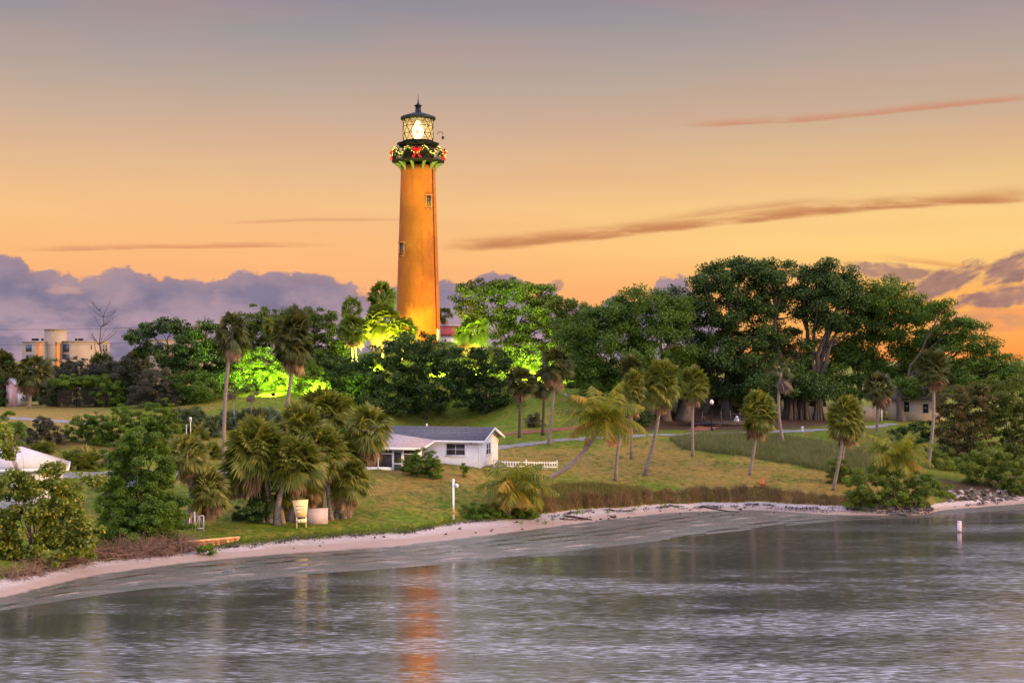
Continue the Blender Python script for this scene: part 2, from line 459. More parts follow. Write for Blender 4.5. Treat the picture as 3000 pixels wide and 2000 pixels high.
def foliage(name, c1, c2, trans=0.35, scale=0.5, tip=None, rough=0.5, gloss=0.025):
    """leaf material: random from leaf to leaf, with drifts of lighter growth through the crown"""
    m, kk = new_mat(name)
    ge = kk.n('ShaderNodeNewGeometry')
    tcn = kk.n('ShaderNodeTexCoord').outputs['Object']
    n1 = kk.noise(tcn, scale, 3, 0.6)
    f = kk.math('ADD', kk.math('MULTIPLY', ge.outputs['Random Per Island'], 0.55), kk.math('MULTIPLY', kk.smooth(n1, 0.35, 0.7), 0.55), clamp=True)
    col = kk.mix(f, c1, c2)
    if tip is not None:
        col = kk.mix(kk.smooth(ge.outputs['Random Per Island'], 0.86, 0.93), col, tip)
    d = kk.n('ShaderNodeBsdfDiffuse'); kk.put(d.inputs[0], col)
    t = kk.n('ShaderNodeBsdfTranslucent')
    kk.put(t.inputs[0], kk.mix(0.5, col, lin(150, 165, 40), 'MIX') if trans > 0.2 else col)
    mx = kk.n('ShaderNodeMixShader'); mx.inputs[0].default_value = trans
    kk.t.links.new(d.outputs[0], mx.inputs[1]); kk.t.links.new(t.outputs[0], mx.inputs[2])
    g = kk.n('ShaderNodeBsdfGlossy'); g.inputs['Roughness'].default_value = rough; g.inputs[0].default_value = (0.9, 0.9, 0.9, 1)
    m2 = kk.n('ShaderNodeMixShader'); m2.inputs[0].default_value = gloss
    kk.t.links.new(mx.outputs[0], m2.inputs[1]); kk.t.links.new(g.outputs[0], m2.inputs[2])
    finish(kk, m2.outputs[0]); return m

def rgb(r, g, b): return (r, g, b, 1.0)

# lawn / field ground
def ground_mat():
    m, kk = new_mat("lawn")
    pos = kk.n('ShaderNodeNewGeometry').outputs['Position']
    at_ = kk.n('ShaderNodeAttribute', attribute_name='mixture'); sx = kk.n('ShaderNodeSeparateColor'); kk.put(sx.inputs[0], at_.outputs['Color'])
    dry, mulch, sandy = sx.outputs
    n1 = kk.noise(pos, 0.35, 6, 0.65); n2 = kk.noise(pos, 2.2, 5, 0.7); n3 = kk.noise(pos, 11.0, 4, 0.7)
    dd = kk.math('ADD', dry, kk.math('ADD', kk.math('MULTIPLY', kk.math('SUBTRACT', n1, 0.5), 1.7), kk.math('MULTIPLY', kk.math('SUBTRACT', n2, 0.5), 1.5)))
    dd = kk.smooth(dd, 0.15, 0.85)
    grn = kk.mix(kk.smooth(n2, 0.3, 0.7), rgb(0.068, 0.115, 0.006), rgb(0.165, 0.225, 0.010))
    tan = kk.mix(kk.smooth(n2, 0.3, 0.7), rgb(0.20, 0.135, 0.032), rgb(0.34, 0.225, 0.052))
    col = kk.mix(dd, grn, tan)
    col = kk.mix(kk.math('MULTIPLY', kk.smooth(n3, 0.5, 0.72), 0.45), col, rgb(0.06, 0.05, 0.02))
    mf = kk.smooth(kk.math('ADD', mulch, kk.math('MULTIPLY', kk.math('SUBTRACT', n2, 0.5), 0.9)), 0.35, 0.7)
    col = kk.mix(mf, col, kk.mix(n3, rgb(0.04, 0.024, 0.016), rgb(0.095, 0.052, 0.036)))
    sf = kk.smooth(kk.math('ADD', sandy, kk.math('MULTIPLY', kk.math('SUBTRACT', n2, 0.5), 1.6)), 0.45, 0.75)
    col = kk.mix(sf, col, kk.mix(n3, rgb(0.40, 0.31, 0.28), rgb(0.62, 0.51, 0.49)))
    hb = kk.math('ADD', kk.math('MULTIPLY', n2, 0.5), n3)
    p = pbsdf(kk, col, 0.9, 0, 0.15, bump(kk, hb, 0.9, 0.12))
    finish(kk, p.outputs[0]); return m

def beach_mat():
    m, kk = new_mat("sand")
    pos = kk.n('ShaderNodeNewGeometry').outputs['Position']
    s3 = kk.n('ShaderNodeSeparateXYZ'); kk.put(s3.inputs[0], pos)
    z = s3.outputs[2]
    mp = kk.n('ShaderNodeMapping'); kk.put(mp.inputs[0], pos); mp.inputs['Scale'].default_value = (0.5, 1.4, 1); mp.inputs['Rotation'].default_value = (0, 0, R(-22))
    st = mp.outputs[0]
    n1 = kk.noise(st, 0.7, 6, 0.65); n2 = kk.noise(st, 3.5, 6, 0.7); n3 = kk.noise(pos, 14, 4, 0.7)
    zz = kk.math('ADD', z, kk.math('MULTIPLY', kk.math('SUBTRACT', n1, 0.5), 0.16))
    dry = kk.mix(kk.smooth(n3, 0.3, 0.7), rgb(0.32, 0.24, 0.22), rgb(0.56, 0.455, 0.44))
    damp = kk.mix(n2, rgb(0.26, 0.165, 0.125), rgb(0.38, 0.265, 0.215))
    wet = kk.mix(n2, rgb(0.10, 0.083, 0.072), rgb(0.20, 0.165, 0.145))
    col = kk.mix(kk.smooth(zz, 0.19, 0.30), damp, dry)
    col = kk.mix(kk.smooth(zz, 0.085, 0.045), col, wet)
    # mats of weed left on the flat, wrack lines and scraps higher up
    weed = kk.math('MULTIPLY', kk.smooth(kk.math('ADD', n1, kk.math('MULTIPLY', kk.math('SUBTRACT', n2, 0.5), 0.7)), 0.46, 0.54), kk.smooth(zz, 0.10, 0.06))
    col = kk.mix(weed, col, kk.mix(n3, rgb(0.014, 0.014, 0.006), rgb(0.055, 0.052, 0.014)))
    wn = kk.noise(st, 5.5, 5, 0.75)
    wrack = kk.math('MULTIPLY', kk.smooth(wn, 0.54, 0.62), kk.math('MULTIPLY', kk.smooth(zz, 0.20, 0.30), 0.85))
    col = kk.mix(wrack, col, rgb(0.07, 0.045, 0.035))
    rg = kk.math('ADD', kk.smooth(zz, 0.05, 0.14, 0.16, 0.9), kk.math('MULTIPLY', weed, 0.4), clamp=True)
    p = pbsdf(kk, col, rg, 0, 1.0, bump(kk, kk.math('ADD', n2, kk.math('MULTIPLY', n3, 0.6)), 0.5, 0.05))
    finish(kk, p.outputs[0]); return m

M_GROUND = ground_mat(); M_SAND = beach_mat()

def water_mat():
    m, kk = new_mat("water")
    pos = kk.n('ShaderNodeNewGeometry').outputs['Position']
    mp = kk.n('ShaderNodeMapping'); kk.put(mp.inputs[0], pos); mp.inputs['Scale'].default_value = (0.055, 1.0, 1); mp.inputs['Rotation'].default_value = (0, 0, R(-2))
    n1 = kk.noise(mp.outputs[0], 2.2, 3, 0.5); n2 = kk.noise(mp.outputs[0], 0.45, 4, 0.6)
    mp2 = kk.n('ShaderNodeMapping'); kk.put(mp2.inputs[0], pos); mp2.inputs['Scale'].default_value = (0.35, 1.0, 1); mp2.inputs['Rotation'].default_value = (0, 0, R(14))
    n3 = kk.noise(mp2.outputs[0], 0.16, 5, 0.62)
    # ripples far finer than a pixel: a random tilt, mostly towards and away from the shore, averaged by the sampling
    mp3 = kk.n('ShaderNodeMapping'); kk.put(mp3.inputs[0], pos); mp3.inputs['Scale'].default_value = (0.55, 5.0, 1)
    fine = kk.n('ShaderNodeTexNoise'); kk.put(fine.inputs['Vector'], mp3.outputs[0]); fine.inputs['Scale'].default_value = 3.4; fine.inputs['Detail'].default_value = 2.0
    fs = kk.n('ShaderNodeSeparateColor'); kk.put(fs.inputs[0], fine.outputs['Color'])
    calm = kk.smooth(kk.math('ADD', n3, kk.math('MULTIPLY', kk.math('SUBTRACT', n2, 0.5), 0.25)), 0.40, 0.64)
    ay = kk.math('ADD', 0.25, kk.math('MULTIPLY', calm, 0.42))
    sw = kk.math('MULTIPLY', kk.math('SUBTRACT', n1, 0.5), 0.045)
    nv = kk.comb(kk.math('MULTIPLY', kk.math('SUBTRACT', fs.outputs[0], 0.5), 0.05), kk.math('ADD', sw, kk.math('MULTIPLY', kk.math('SUBTRACT', fs.outputs[1], 0.5), ay)), 1.0)
    nrm = kk.n('ShaderNodeVectorMath', operation='NORMALIZE'); kk.put(nrm.inputs[0], nv)
    nb = nrm.outputs[0]
    rough = kk.smooth(calm, 0.0, 1.0, 0.11, 0.19)
    p = kk.n('ShaderNodeBsdfPrincipled')
    kk.put(p.inputs['Base Color'], kk.mix(n3, rgb(0.030, 0.032, 0.030), rgb(0.055, 0.053, 0.055)))
    kk.put(p.inputs['Roughness'], rough); p.inputs['IOR'].default_value = 6.5
    kk.put(p.inputs['Normal'], nb)
    finish(kk, p.outputs[0]); return m
M_WATER = water_mat()

# ------------------------------------------------------------------ ground sheet, beach, water
def grid_obj(name, X, Y, Z, mat, attr=None):
    a, b = X.shape
    v = np.stack([X, Y, Z], -1).reshape(-1, 3)
    i = np.arange(a - 1)[:, None] * b; j = np.arange(b - 1)[None, :]
    q = np.stack([i + j, i + b + j, i + b + j + 1, i + j + 1], -1).reshape(-1, 4)
    mb = MB(); mb.add(v, q)
    o = mb.build(name, mat, smooth=True)
    if attr is not None:
        ca = o.data.color_attributes.new('mixture', 'FLOAT_COLOR', 'POINT')
        ca.data.foreach_set('color', attr.reshape(-1, 4).astype(np.float32).ravel())
    return o

gx = np.concatenate([[-3000, -1500, -800, -400, -250, -190], np.arange(-150, -60, 1.0), np.arange(-60, 60, 0.4), np.arange(60, 150.1, 1.0), [190, 250, 400, 800, 1500, 3000]])
up = np.concatenate([np.arange(0, 3, 0.2), np.arange(3, 60, 0.5), np.arange(60, 140, 1.5), [150, 170, 200, 260, 350, 500, 800, 1400, 2600, 5000]])
Xg = np.repeat(gx[:, None], len(up), 1); Yg = YS(gx)[:, None] + up[None, :]
Zg = H(Xg, Yg)
# how dry, how mulchy, how sandy the turf is: from spots seen in the place
SPOT = [(600, 89, .25, 0, 0), (880, 91, .2, 0, 0), (880, 88.6, .35, 0, .25), (1040, 91.6, .3, .2, .2), (1200, 96, .3, 0, 0), (1150, 101, .75, 0, 0), (1300, 104, .85, 0, 0), (1330, 99, .3, 0, 0), (1420, 103, .7, 0, 0), (1330, 97.6, .6, .3, .4),
        (450, 95, .3, 0, 0), (300, 104, .35, 0, 0), (300, 108, .2, 0, 0), (700, 109, .15, 0, 0), (680, 120, .4, .1, 0), (100, 140, .95, 0, 0), (150, 148, .9, 0, 0), (60, 120, .6, .6, 0),
        (400, 150, .2, 0, 0), (600, 146, .5, 0, 0), (800, 140, .3, 0, 0), (820, 150, .1, 0, 0), (960, 160, .0, 0, 0), (1225, 180, .1, 0, 0), (1500, 150, .25, .1, 0), (1600, 140, .35, 0, 0),
        (1550, 131, .05, 0, 0), (1700, 130, .05, 0, 0), (1500, 118, .8, .1, 0), (1700, 120, .75, 0, 0), (1900, 120, .8, 0, 0), (1850, 127, .7, .2, 0), (2000, 114, .85, 0, 0), (2200, 113, 1.0, 0, 0), (2400, 111.5, 1.0, 0, 0),
        (1700, 108, .5, .1, 0), (1990, 111, .2, .2, 0), (2300, 112.5, .5, 0, 0), (2000, 137, .3, .3, 0), (1850, 139, .15, .8, 0), (2000, 142, .2, 1, 0), (2200, 143, .2, 1, 0), (2400, 146, .2, .9, 0), (2550, 143, .1, .1, 0),
        (1350, 150, .3, .3, 0), (1200, 150, .2, .5, 0), (1250, 138, .3, .3, 0), (2450, 128, .4, .3, 0), (2620, 135, .4, .5, 0), (2600, 126, .5, .5, 0), (2100, 124, .5, .5, 0), (2300, 126, .3, .3, 0), (2800, 118, .3, .35, 0), (2870, 114, .4, .8, 0), (2950, 116, .4, .8, 0), (2750, 122, .2, .3, 0), (-300, 90, .4, 0, 0), (3300, 130, .4, .2, 0), (1200, 215, .4, 0, 0)]
sp_xy = np.array([((p - 1500) / F * y, y) for p, y, *_ in SPOT]); sp_v = np.array([s[2:] for s in SPOT])
flat = np.stack([Xg.ravel(), Yg.ravel()], -1)
wt = 1.0 / (((flat[:, None, 0] - sp_xy[None, :, 0]) ** 2 + (flat[:, None, 1] - sp_xy[None, :, 1]) ** 2) + 4.0) ** 1.6
mixv = (wt @ sp_v) / wt.sum(1)[:, None]
def dryness(x, y):
    wt = 1.0 / (((x[:, None] - sp_xy[None, :, 0]) ** 2 + (y[:, None] - sp_xy[None, :, 1]) ** 2) + 4.0) ** 1.6
    return (wt @ sp_v) / wt.sum(1)[:, None]
near_edge = np.exp(-np.repeat(up[None, :], len(gx), 0).ravel() / 0.5)
mixv[:, 2] = np.maximum(mixv[:, 2], near_edge * 0.7)
attr = np.concatenate([mixv, np.ones((len(mixv), 1))], 1)
tag(grid_obj("ground", Xg, Yg, Zg, M_GROUND, attr), "grassy land rising from the beach to the hill", "ground", kind="structure")

ts = np.linspace(0, 1, 70)
y0 = YW(gx) - 5.0
Xb = np.repeat(gx[:, None], len(ts), 1); Yb = y0[:, None] + (YS(gx) - y0)[:, None] * ts[None, :]
tag(grid_obj("beach", Xb, Yb, H(Xb, Yb), M_SAND), "pinkish sand strip with wet weedy flats along the water", "beach", kind="structure")

wx = np.array([-4000, -300, -60, 60, 300, 4000.0]); wy = np.array([-600, 0, 60, 120, 200, 400.0])
Xw, Yw = np.meshgrid(wx, wy, indexing='ij')
tag(grid_obj("water", Xw, Yw, Xw * 0, M_WATER), "calm blurred grey water of the inlet", "water", kind="structure")

# ------------------------------------------------------------------ paths
def ribbon(name, pts, width, mat, label, lift=0.03, world=False):
    P = np.array([gpx(*p) for p in pts]) if not world else np.array(pts, float)
    t = np.concatenate([[0], np.cumsum(np.linalg.norm(np.diff(P[:, :2], axis=0), axis=1))])
    tt = np.arange(0, t[-1], 0.4)
    x = np.interp(tt, t, P[:, 0]); y = np.interp(tt, t, P[:, 1])
    kk = np.hanning(41); kk /= kk.sum()
    x = np.convolve(np.pad(x, 20, mode='reflect', reflect_type='odd'), kk, 'valid'); y = np.convolve(np.pad(y, 20, mode='reflect', reflect_type='odd'), kk, 'valid')
    dxx = np.gradient(x); dyy = np.gradient(y); L = np.hypot(dxx, dyy) + 1e-9
    nx, ny = -dyy / L, dxx / L
    o = np.linspace(-width / 2, width / 2, 7)
    X = x[:, None] + nx[:, None] * o; Y = y[:, None] + ny[:, None] * o
    return tag(grid_obj(name, X[::-1], Y[::-1], H(X, Y)[::-1] + lift, mat), label, "path", kind="structure")

M_ASPH = paint("asphalt", rgb(0.22, 0.21, 0.22), 0.85, 0.15, 1.5)
M_BRICKPATH = paint("brick_paving", rgb(0.22, 0.07, 0.04), 0.85, 0.2, 5)
M_CONC = paint("concrete", rgb(0.42, 0.38, 0.36), 0.85, 0.12, 2.5)
ribbon("footpath", [(1440, 1316), (1600, 1294), (1700, 1285), (1850, 1279), (2000, 1272), (2150, 1268), (2300, 1263), (2420, 1262), (2530, 1254), (2620, 1240)], 1.4, M_ASPH, "grey footpath curving past the leaning palms")
ribbon("brick_path", [(1440, 1275), (1560, 1264), (1680, 1254), (1760, 1247)], 1.7, M_BRICKPATH, "red brick path under the dark palms", 0.034)
ribbon("brick_ramp", [(2040, 1263), (2065, 1255), (2090, 1246), (2105, 1240)], 2.2, M_BRICKPATH, "red brick ramp up to the wooden deck", 0.038)
ribbon("driveway", [(-80, 1402), (180, 1396), (345, 1387), (480, 1384), (700, 1381), (820, 1384)], 2.6, M_ASPH, "pale driveway behind the white shore house")
ribbon("field_path", [(-60, 1220), (60, 1229), (190, 1237), (300, 1243)], 1.6, M_ASPH, "grey path across the dry field", 0.03)

# ------------------------------------------------------------------ plant builders
def unit(v): return v / (np.linalg.norm(v, axis=-1, keepdims=True) + 1e-9)

def leaf_quads(mb, C, N, L, W, rng, mi=0):
    """pointed leaves: centres C, face normals N, lengths L, widths W; a fold along the midrib"""
    n = len(C)
    a = unit(np.cross(N, rng.normal(size=(n, 3)))); b = np.cross(N, a)
    L = np.broadcast_to(L, (n,))[:, None] / 2; W = np.broadcast_to(W, (n,))[:, None] / 2
    p0 = C - a * L; p2 = C + a * L
    p1 = C + b * W + N * W * 0.35 + a * L * 0.1; p3 = C - b * W + N * W * 0.35 + a * L * 0.1
    v = np.stack([p0, p1, p2, p3], 1).reshape(-1, 3)
    i = np.arange(n)[:, None] * 4
    mb.add(v, i + np.array([[0, 1, 2, 3]]), mi)

def sphere_dirs(n, rng):
    return unit(rng.normal(size=(n, 3)))

def crown_clusters(lobes, per_m2, rng, inner=0.25, lumpy=0.16):
    """cluster centres spread over and inside a set of ellipsoid lobes"""
    out = []
    for q, (c, r) in enumerate(lobes):
        c = np.array(c); r = np.array(r)
        area = 4 * math.pi * ((r[0] * r[1]) ** 1.6 / 3 + (r[0] * r[2]) ** 1.6 / 3 + (r[1] * r[2]) ** 1.6 / 3) ** (1 / 1.6)
        n = max(4, int(area * per_m2))
        d = sphere_dirs(n, rng)
        rad = np.where(rng.random(n) < inner, rng.uniform(0.35, 0.8, n), rng.uniform(0.86, 1.0, n)) * (1 + lumpy * rng.normal(size=n))
        p = c + d * r * rad[:, None]
        keep = np.ones(n, bool)
        for s, (c2, r2) in enumerate(lobes):
            if s != q:
                keep &= ~((((p - np.array(c2)) / np.array(r2)) ** 2).sum(1) < 0.40)
        out.append(np.concatenate([p, d * np.ones((n, 1))], 1)[keep])
    return np.vstack(out)

DEBUG = False
COVER = 1.8
def make_crown(lobes, seed, per_m2=1.1, leaves=26, csize=0.55, leaf=0.26, wide=0.5, lumpy=0.16, inner=0.25, flatc=0.6):
    rng = np.random.default_rng(seed)
    cl = crown_clusters(lobes, per_m2, rng, inner, lumpy)
    nc = len(cl)
    size = csize * rng.uniform(0.6, 1.25, nc)
    per = COVER * leaves / 26.0 / (per_m2 * leaf * leaf * wide * 0.5)     # leaves to a cluster for a given cover of the crown surface
    cnt = np.maximum(6, (per * (size / csize) ** 1.5 * rng.uniform(0.6, 1.3, nc)).astype(int))
    idx = np.repeat(np.arange(nc), cnt); n = len(idx)
    off = sphere_dirs(n, rng) * (rng.random(n) ** 0.55)[:, None] * np.array([1, 1, flatc]) * size[idx][:, None] * 1.12
    P = cl[idx, :3] + off
    N = unit(0.45 * cl[idx, 3:] + 0.55 * np.array([0, 0, 1.0]) + 0.75 * rng.normal(size=(n, 3)))
    mb = MB()
    leaf_quads(mb, P, N, leaf * rng.uniform(0.7, 1.35, n), leaf * wide * rng.uniform(0.75, 1.3, n), rng)
    return mb, cl

def limb(mb, a, b, r0, r1, rng, sag=0.12, n=6, seg=7):
    a = np.array(a, float); b = np.array(b, float)
    t = np.linspace(0, 1, seg)[:, None]
    L = np.linalg.norm(b - a)
    mid = (a + b) / 2 + np.array([0, 0, L * sag]) + rng.normal(size=3) * L * 0.06
    p = (1 - t) ** 2 * a + 2 * t * (1 - t) * mid + t ** 2 * b
    p[1:-1] += rng.normal(size=(seg - 2, 3)) * L * 0.018
    mb.tube(p, r0 + (r1 - r0) * t[:, 0] ** 0.8, n)
    return p

# bark and leaf materials ------------------------------------------------------
M_BARK = paint("grey_bark", rgb(0.105, 0.08, 0.062), 0.9, 0.2, 3, bmp=0.5, stretch=(2, 2, 0.4))
M_BARKD = paint("dark_bark", rgb(0.075, 0.058, 0.047), 0.9, 0.2, 3, bmp=0.5, stretch=(2, 2, 0.4))
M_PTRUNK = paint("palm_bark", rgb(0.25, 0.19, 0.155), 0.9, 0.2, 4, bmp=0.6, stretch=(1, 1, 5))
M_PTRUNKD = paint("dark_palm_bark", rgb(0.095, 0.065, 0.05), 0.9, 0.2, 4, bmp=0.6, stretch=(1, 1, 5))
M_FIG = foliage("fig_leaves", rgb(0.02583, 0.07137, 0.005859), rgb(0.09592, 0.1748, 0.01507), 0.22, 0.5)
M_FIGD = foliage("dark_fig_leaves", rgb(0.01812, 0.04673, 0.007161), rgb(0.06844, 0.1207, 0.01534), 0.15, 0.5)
M_OAK = foliage("oak_leaves", rgb(0.0244, 0.04484, 0.00558), rgb(0.0915, 0.1298, 0.01364), 0.3, 0.6)
M_BUSH = foliage("bush_leaves", rgb(0.03172, 0.0767, 0.00682), rgb(0.1348, 0.2301, 0.015), 0.3, 0.7)
M_BUSHL = foliage("light_bush_leaves", rgb(0.0488, 0.118, 0.00744), rgb(0.1708, 0.2832, 0.0155), 0.35, 0.8)
M_GRAPE = foliage("sea_grape_leaves", rgb(0.061, 0.1003, 0.00868), rgb(0.2318, 0.2714, 0.0279), 0.35, 0.8, tip=rgb(0.40, 0.30, 0.02), gloss=0.03, rough=0.4)
M_SCRUB = foliage("scrub_leaves", rgb(0.042, 0.0432, 0.0264), rgb(0.114, 0.1056, 0.06), 0.2, 0.6)
M_RUST = foliage("rusty_leaves", rgb(0.035, 0.042, 0.012), rgb(0.115, 0.085, 0.03), 0.25, 0.4, tip=rgb(0.19, 0.08, 0.03))
M_MANG = foliage("mangrove_leaves", rgb(0.0463, 0.08658, 0.009982), rgb(0.1697, 0.2313, 0.01996), 0.3, 0.6)
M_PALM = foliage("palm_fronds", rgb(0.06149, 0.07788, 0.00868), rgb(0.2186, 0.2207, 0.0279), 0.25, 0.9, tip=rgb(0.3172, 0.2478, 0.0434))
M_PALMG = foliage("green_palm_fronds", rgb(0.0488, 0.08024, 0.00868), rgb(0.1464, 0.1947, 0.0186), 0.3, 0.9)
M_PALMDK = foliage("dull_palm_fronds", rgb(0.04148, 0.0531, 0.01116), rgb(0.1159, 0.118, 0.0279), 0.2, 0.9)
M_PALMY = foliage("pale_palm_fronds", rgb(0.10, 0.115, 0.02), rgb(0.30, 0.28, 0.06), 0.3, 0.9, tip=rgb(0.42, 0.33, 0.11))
M_DEAD = foliage("dead_fronds", rgb(0.15, 0.085, 0.04), rgb(0.36, 0.22, 0.10), 0.2, 0.9)
M_DEADG = foliage("grey_dead_fronds", rgb(0.11, 0.08, 0.06), rgb(0.23, 0.17, 0.125), 0.2, 0.9)
M_COCO = foliage("coconut_fronds", rgb(0.07412, 0.1062, 0.00744), rgb(0.28, 0.2549, 0.0186), 0.35, 0.7, tip=rgb(0.4026, 0.2832, 0.0186))
M_COCOY = foliage("yellow_coconut_fronds", rgb(0.26, 0.17, 0.02), rgb(0.42, 0.27, 0.04), 0.35, 0.7)
M_ORANGE = foliage("orange_dead_frond", rgb(0.42, 0.12, 0.03), rgb(0.62, 0.19, 0.06), 0.3, 0.7)
M_TWIG = paint("twigs", rgb(0.27, 0.16, 0.115), 0.9, 0.25, 2)
M_PALMETTO = foliage("palmetto_fans", rgb(0.0427, 0.0649, 0.00868), rgb(0.1403, 0.1534, 0.0186), 0.25, 0.6, tip=rgb(0.244, 0.177, 0.031))
M_BLUEPALM = foliage("grey_palmetto_fans", rgb(0.04, 0.055, 0.035), rgb(0.10, 0.125, 0.075), 0.25, 0.6)


# fan palms ----------------------------------------------------------------------
def fan_leaf(vs, fs, c, d, R0, rng, K=19, droop=0.5, spread=80, base=0):
    """one costapalmate leaf from c along d: a stalk and a folded fan of drooping segments"""
    d = d / np.linalg.norm(d)
    side = np.cross(d, [0, 0, 1.0]); side = side / (np.linalg.norm(side) + 1e-6) if np.linalg.norm(side) > 0.05 else unit(rng.normal(size=3) * [1, 1, 0])
    tw = rng.normal() * 0.5
    nrm = np.cross(side, d)
    side = side * math.cos(tw) + nrm * math.sin(tw); nrm = np.cross(side, d)
    pet = 0.47 * R0 * rng.uniform(0.8, 1.15)
    p = c + d * pet + np.array([0, 0, -0.04 * R0])
    w = 0.012 * R0
    # stalk
    b0 = base
    vs += [c - side * w, c + side * w, p + side * w, p - side * w]; fs.append((4, (b0, b0 + 1, b0 + 2, b0 + 3))); b0 += 4
    aa = np.radians(np.linspace(-spread, spread, K)) + rng.normal(size=K) * 0.03
    for a in aa:
        L = R0 * (0.56 - 0.13 * (abs(a) / 1.4)) * rng.uniform(0.88, 1.1)
        g = d * math.cos(a) + side * math.sin(a) - nrm * (0.10 + 0.15 * abs(math.sin(a)))
        g = g / np.linalg.norm(g)
        q = np.cross(g, nrm); q = q / (np.linalg.norm(q) + 1e-6)
        wd = 0.034 * R0
        m = p + g * L * 0.55 + np.array([0, 0, -droop * 0.07 * R0])
        t = p + g * L * 0.92 + np.array([0, 0, -droop * R0 * (0.24 + 0.10 * rng.random())])
        lift = nrm * wd * 0.35
        vs += [p, m - q * wd + lift, m + q * wd - lift, t]
        fs.append((4, (b0, b0 + 2, b0 + 3, b0 + 1))); b0 += 4
    return b0

def fan_mesh(name, mats, leaves, seed, K=19, droop=0.5):
    rng = np.random.default_rng(seed)
    vs, fs = [], []; base = 0
    for c, d, R0, dr in leaves:
        base = fan_leaf(vs, fs, np.array(c, float), np.array(d, float), R0, rng, K, dr, 80, base)
    mb = MB(); mb.add(np.array(vs), np.array([f for _, f in fs]))
    return mb.mesh(name, mats)

def polar(t, p): return np.array([math.sin(t) * math.cos(p), math.sin(t) * math.sin(p), math.cos(t)])

def sabal_set(seed, n_live=44, n_dead=10, lo=112, droop=0.55, stretch=1.0, tall=0.05):
    """unit crown: live leaves in a ball and a skirt of dead ones"""
    rng = np.random.default_rng(seed)
    live, dead = [], []
    for i in range(n_live):
        u = (i + 0.5) / n_live
        t = R(6 + (lo - 6) * u ** 0.80); p = i * 2.39996 + rng.normal() * 0.25
        d = polar(t, p)
        live.append((np.array([0, 0, 0.05 + tall * (0.4 - u)]) + d * 0.04, d * [1, 1, stretch], 1.0 * rng.uniform(0.86, 1.08), droop + 0.45 * u))
    for i in range(n_dead):
        t = R(rng.uniform(125, 163)); p = rng.uniform(0, 6.28)
        dead.append((np.array([0, 0, -0.08 - 0.55 * tall - 0.25 * rng.random()]), polar(t, p), rng.uniform(0.6, 0.88), 0.9))
    return live, dead

PALM_PROTO = {}
def palm_meshes(kind, v):
    key = (kind, v)
    if key not in PALM_PROTO:
        conf = {'full': (86, 18, 130, 0.30, 1.0), 'round': (104, 40, 138, 0.26, 1.0, 0.40), 'shaggy': (62, 40, 122, 0.5, 1.0), 'thin': (34, 8, 105, 0.4, 1.0), 'dead': (16, 46, 95, 0.6, 1.0)}[kind]
        live, dead = sabal_set(100 + v * 7 + len(kind), *conf)
        PALM_PROTO[key] = (fan_mesh("fronds", [M_PALM], live, 5 + v), fan_mesh("dead_fronds", [M_DEAD], dead, 9 + v, 13))
    return PALM_PROTO[key]

def recolor(mesh, mat):
    """a mesh's twin in another leaf colour"""
    key = (mesh.name, mat.name)
    if key not in PALM_PROTO:
        m2 = mesh.copy(); m2.materials.clear(); m2.materials.append(mat); PALM_PROTO[key] = m2
    return PALM_PROTO[key]

def fan_palm(base, crown, rpx, label, kind='full', v=0, Y=None, rt=0.16, leaf=None, dead=None, bark=None, cat="palm tree", name="fan_palm", group=None, dyc=0.0, bow=0.0, sz=1.0):
    """base and crown are picture points; Y sets the distance when the foot is hidden"""
    if Y is None:
        g = gpx(*base)
    else:
        x = (base[0] - 1500) / F * Y; g = np.array([x, Y, h(x, Y)])
    Yc = g[1] + dyc
    c = at(crown[0], crown[1], Yc); R0 = rpx / F * Yc / 0.80
    t = thing(name, label, cat, tuple(g), 0, group)
    loc = c - g
    s = np.linspace(0, 1, 12)[:, None]
    # foot rises upright, then leans; bow bends the stem sideways
    P = np.concatenate([s * loc[:1] + bow * np.sin(math.pi * s) * 1.0, s * loc[1:2], s * loc[2:]], 1)
    P[0, 2] -= 0.3
    r = rt * (1.0 - 0.18 * s[:, 0]); r[0] *= 1.45; r[1] *= 1.08
    mb = MB(); mb.tube(P, r, 9)
    # leaf-base ridges
    mb.build("trunk", bark or M_PTRUNK, t, smooth=True)
    a, b = palm_meshes(kind, v)
    if leaf: a = recolor(a, leaf)
    if dead: b = recolor(b, dead)
    rz = (crown[0] * 0.37 + v) % 6.28
    rq = np.random.default_rng(int(crown[0] * 7 + crown[1]))
    kx, kz = rq.uniform(0.88, 1.1), rq.uniform(0.88, 1.12)
    for me_, nm_ in ((a, "fronds"), (b, "dead_fronds")):
        o_ = link_copy(me_, nm_, t, tuple(loc), rz, (R0 * kx, R0 * kx * rq.uniform(0.9, 1.08), R0 * sz * kz))
        o_.rotation_euler = (rq.normal() * 0.13, rq.normal() * 0.13, rz)
    return t


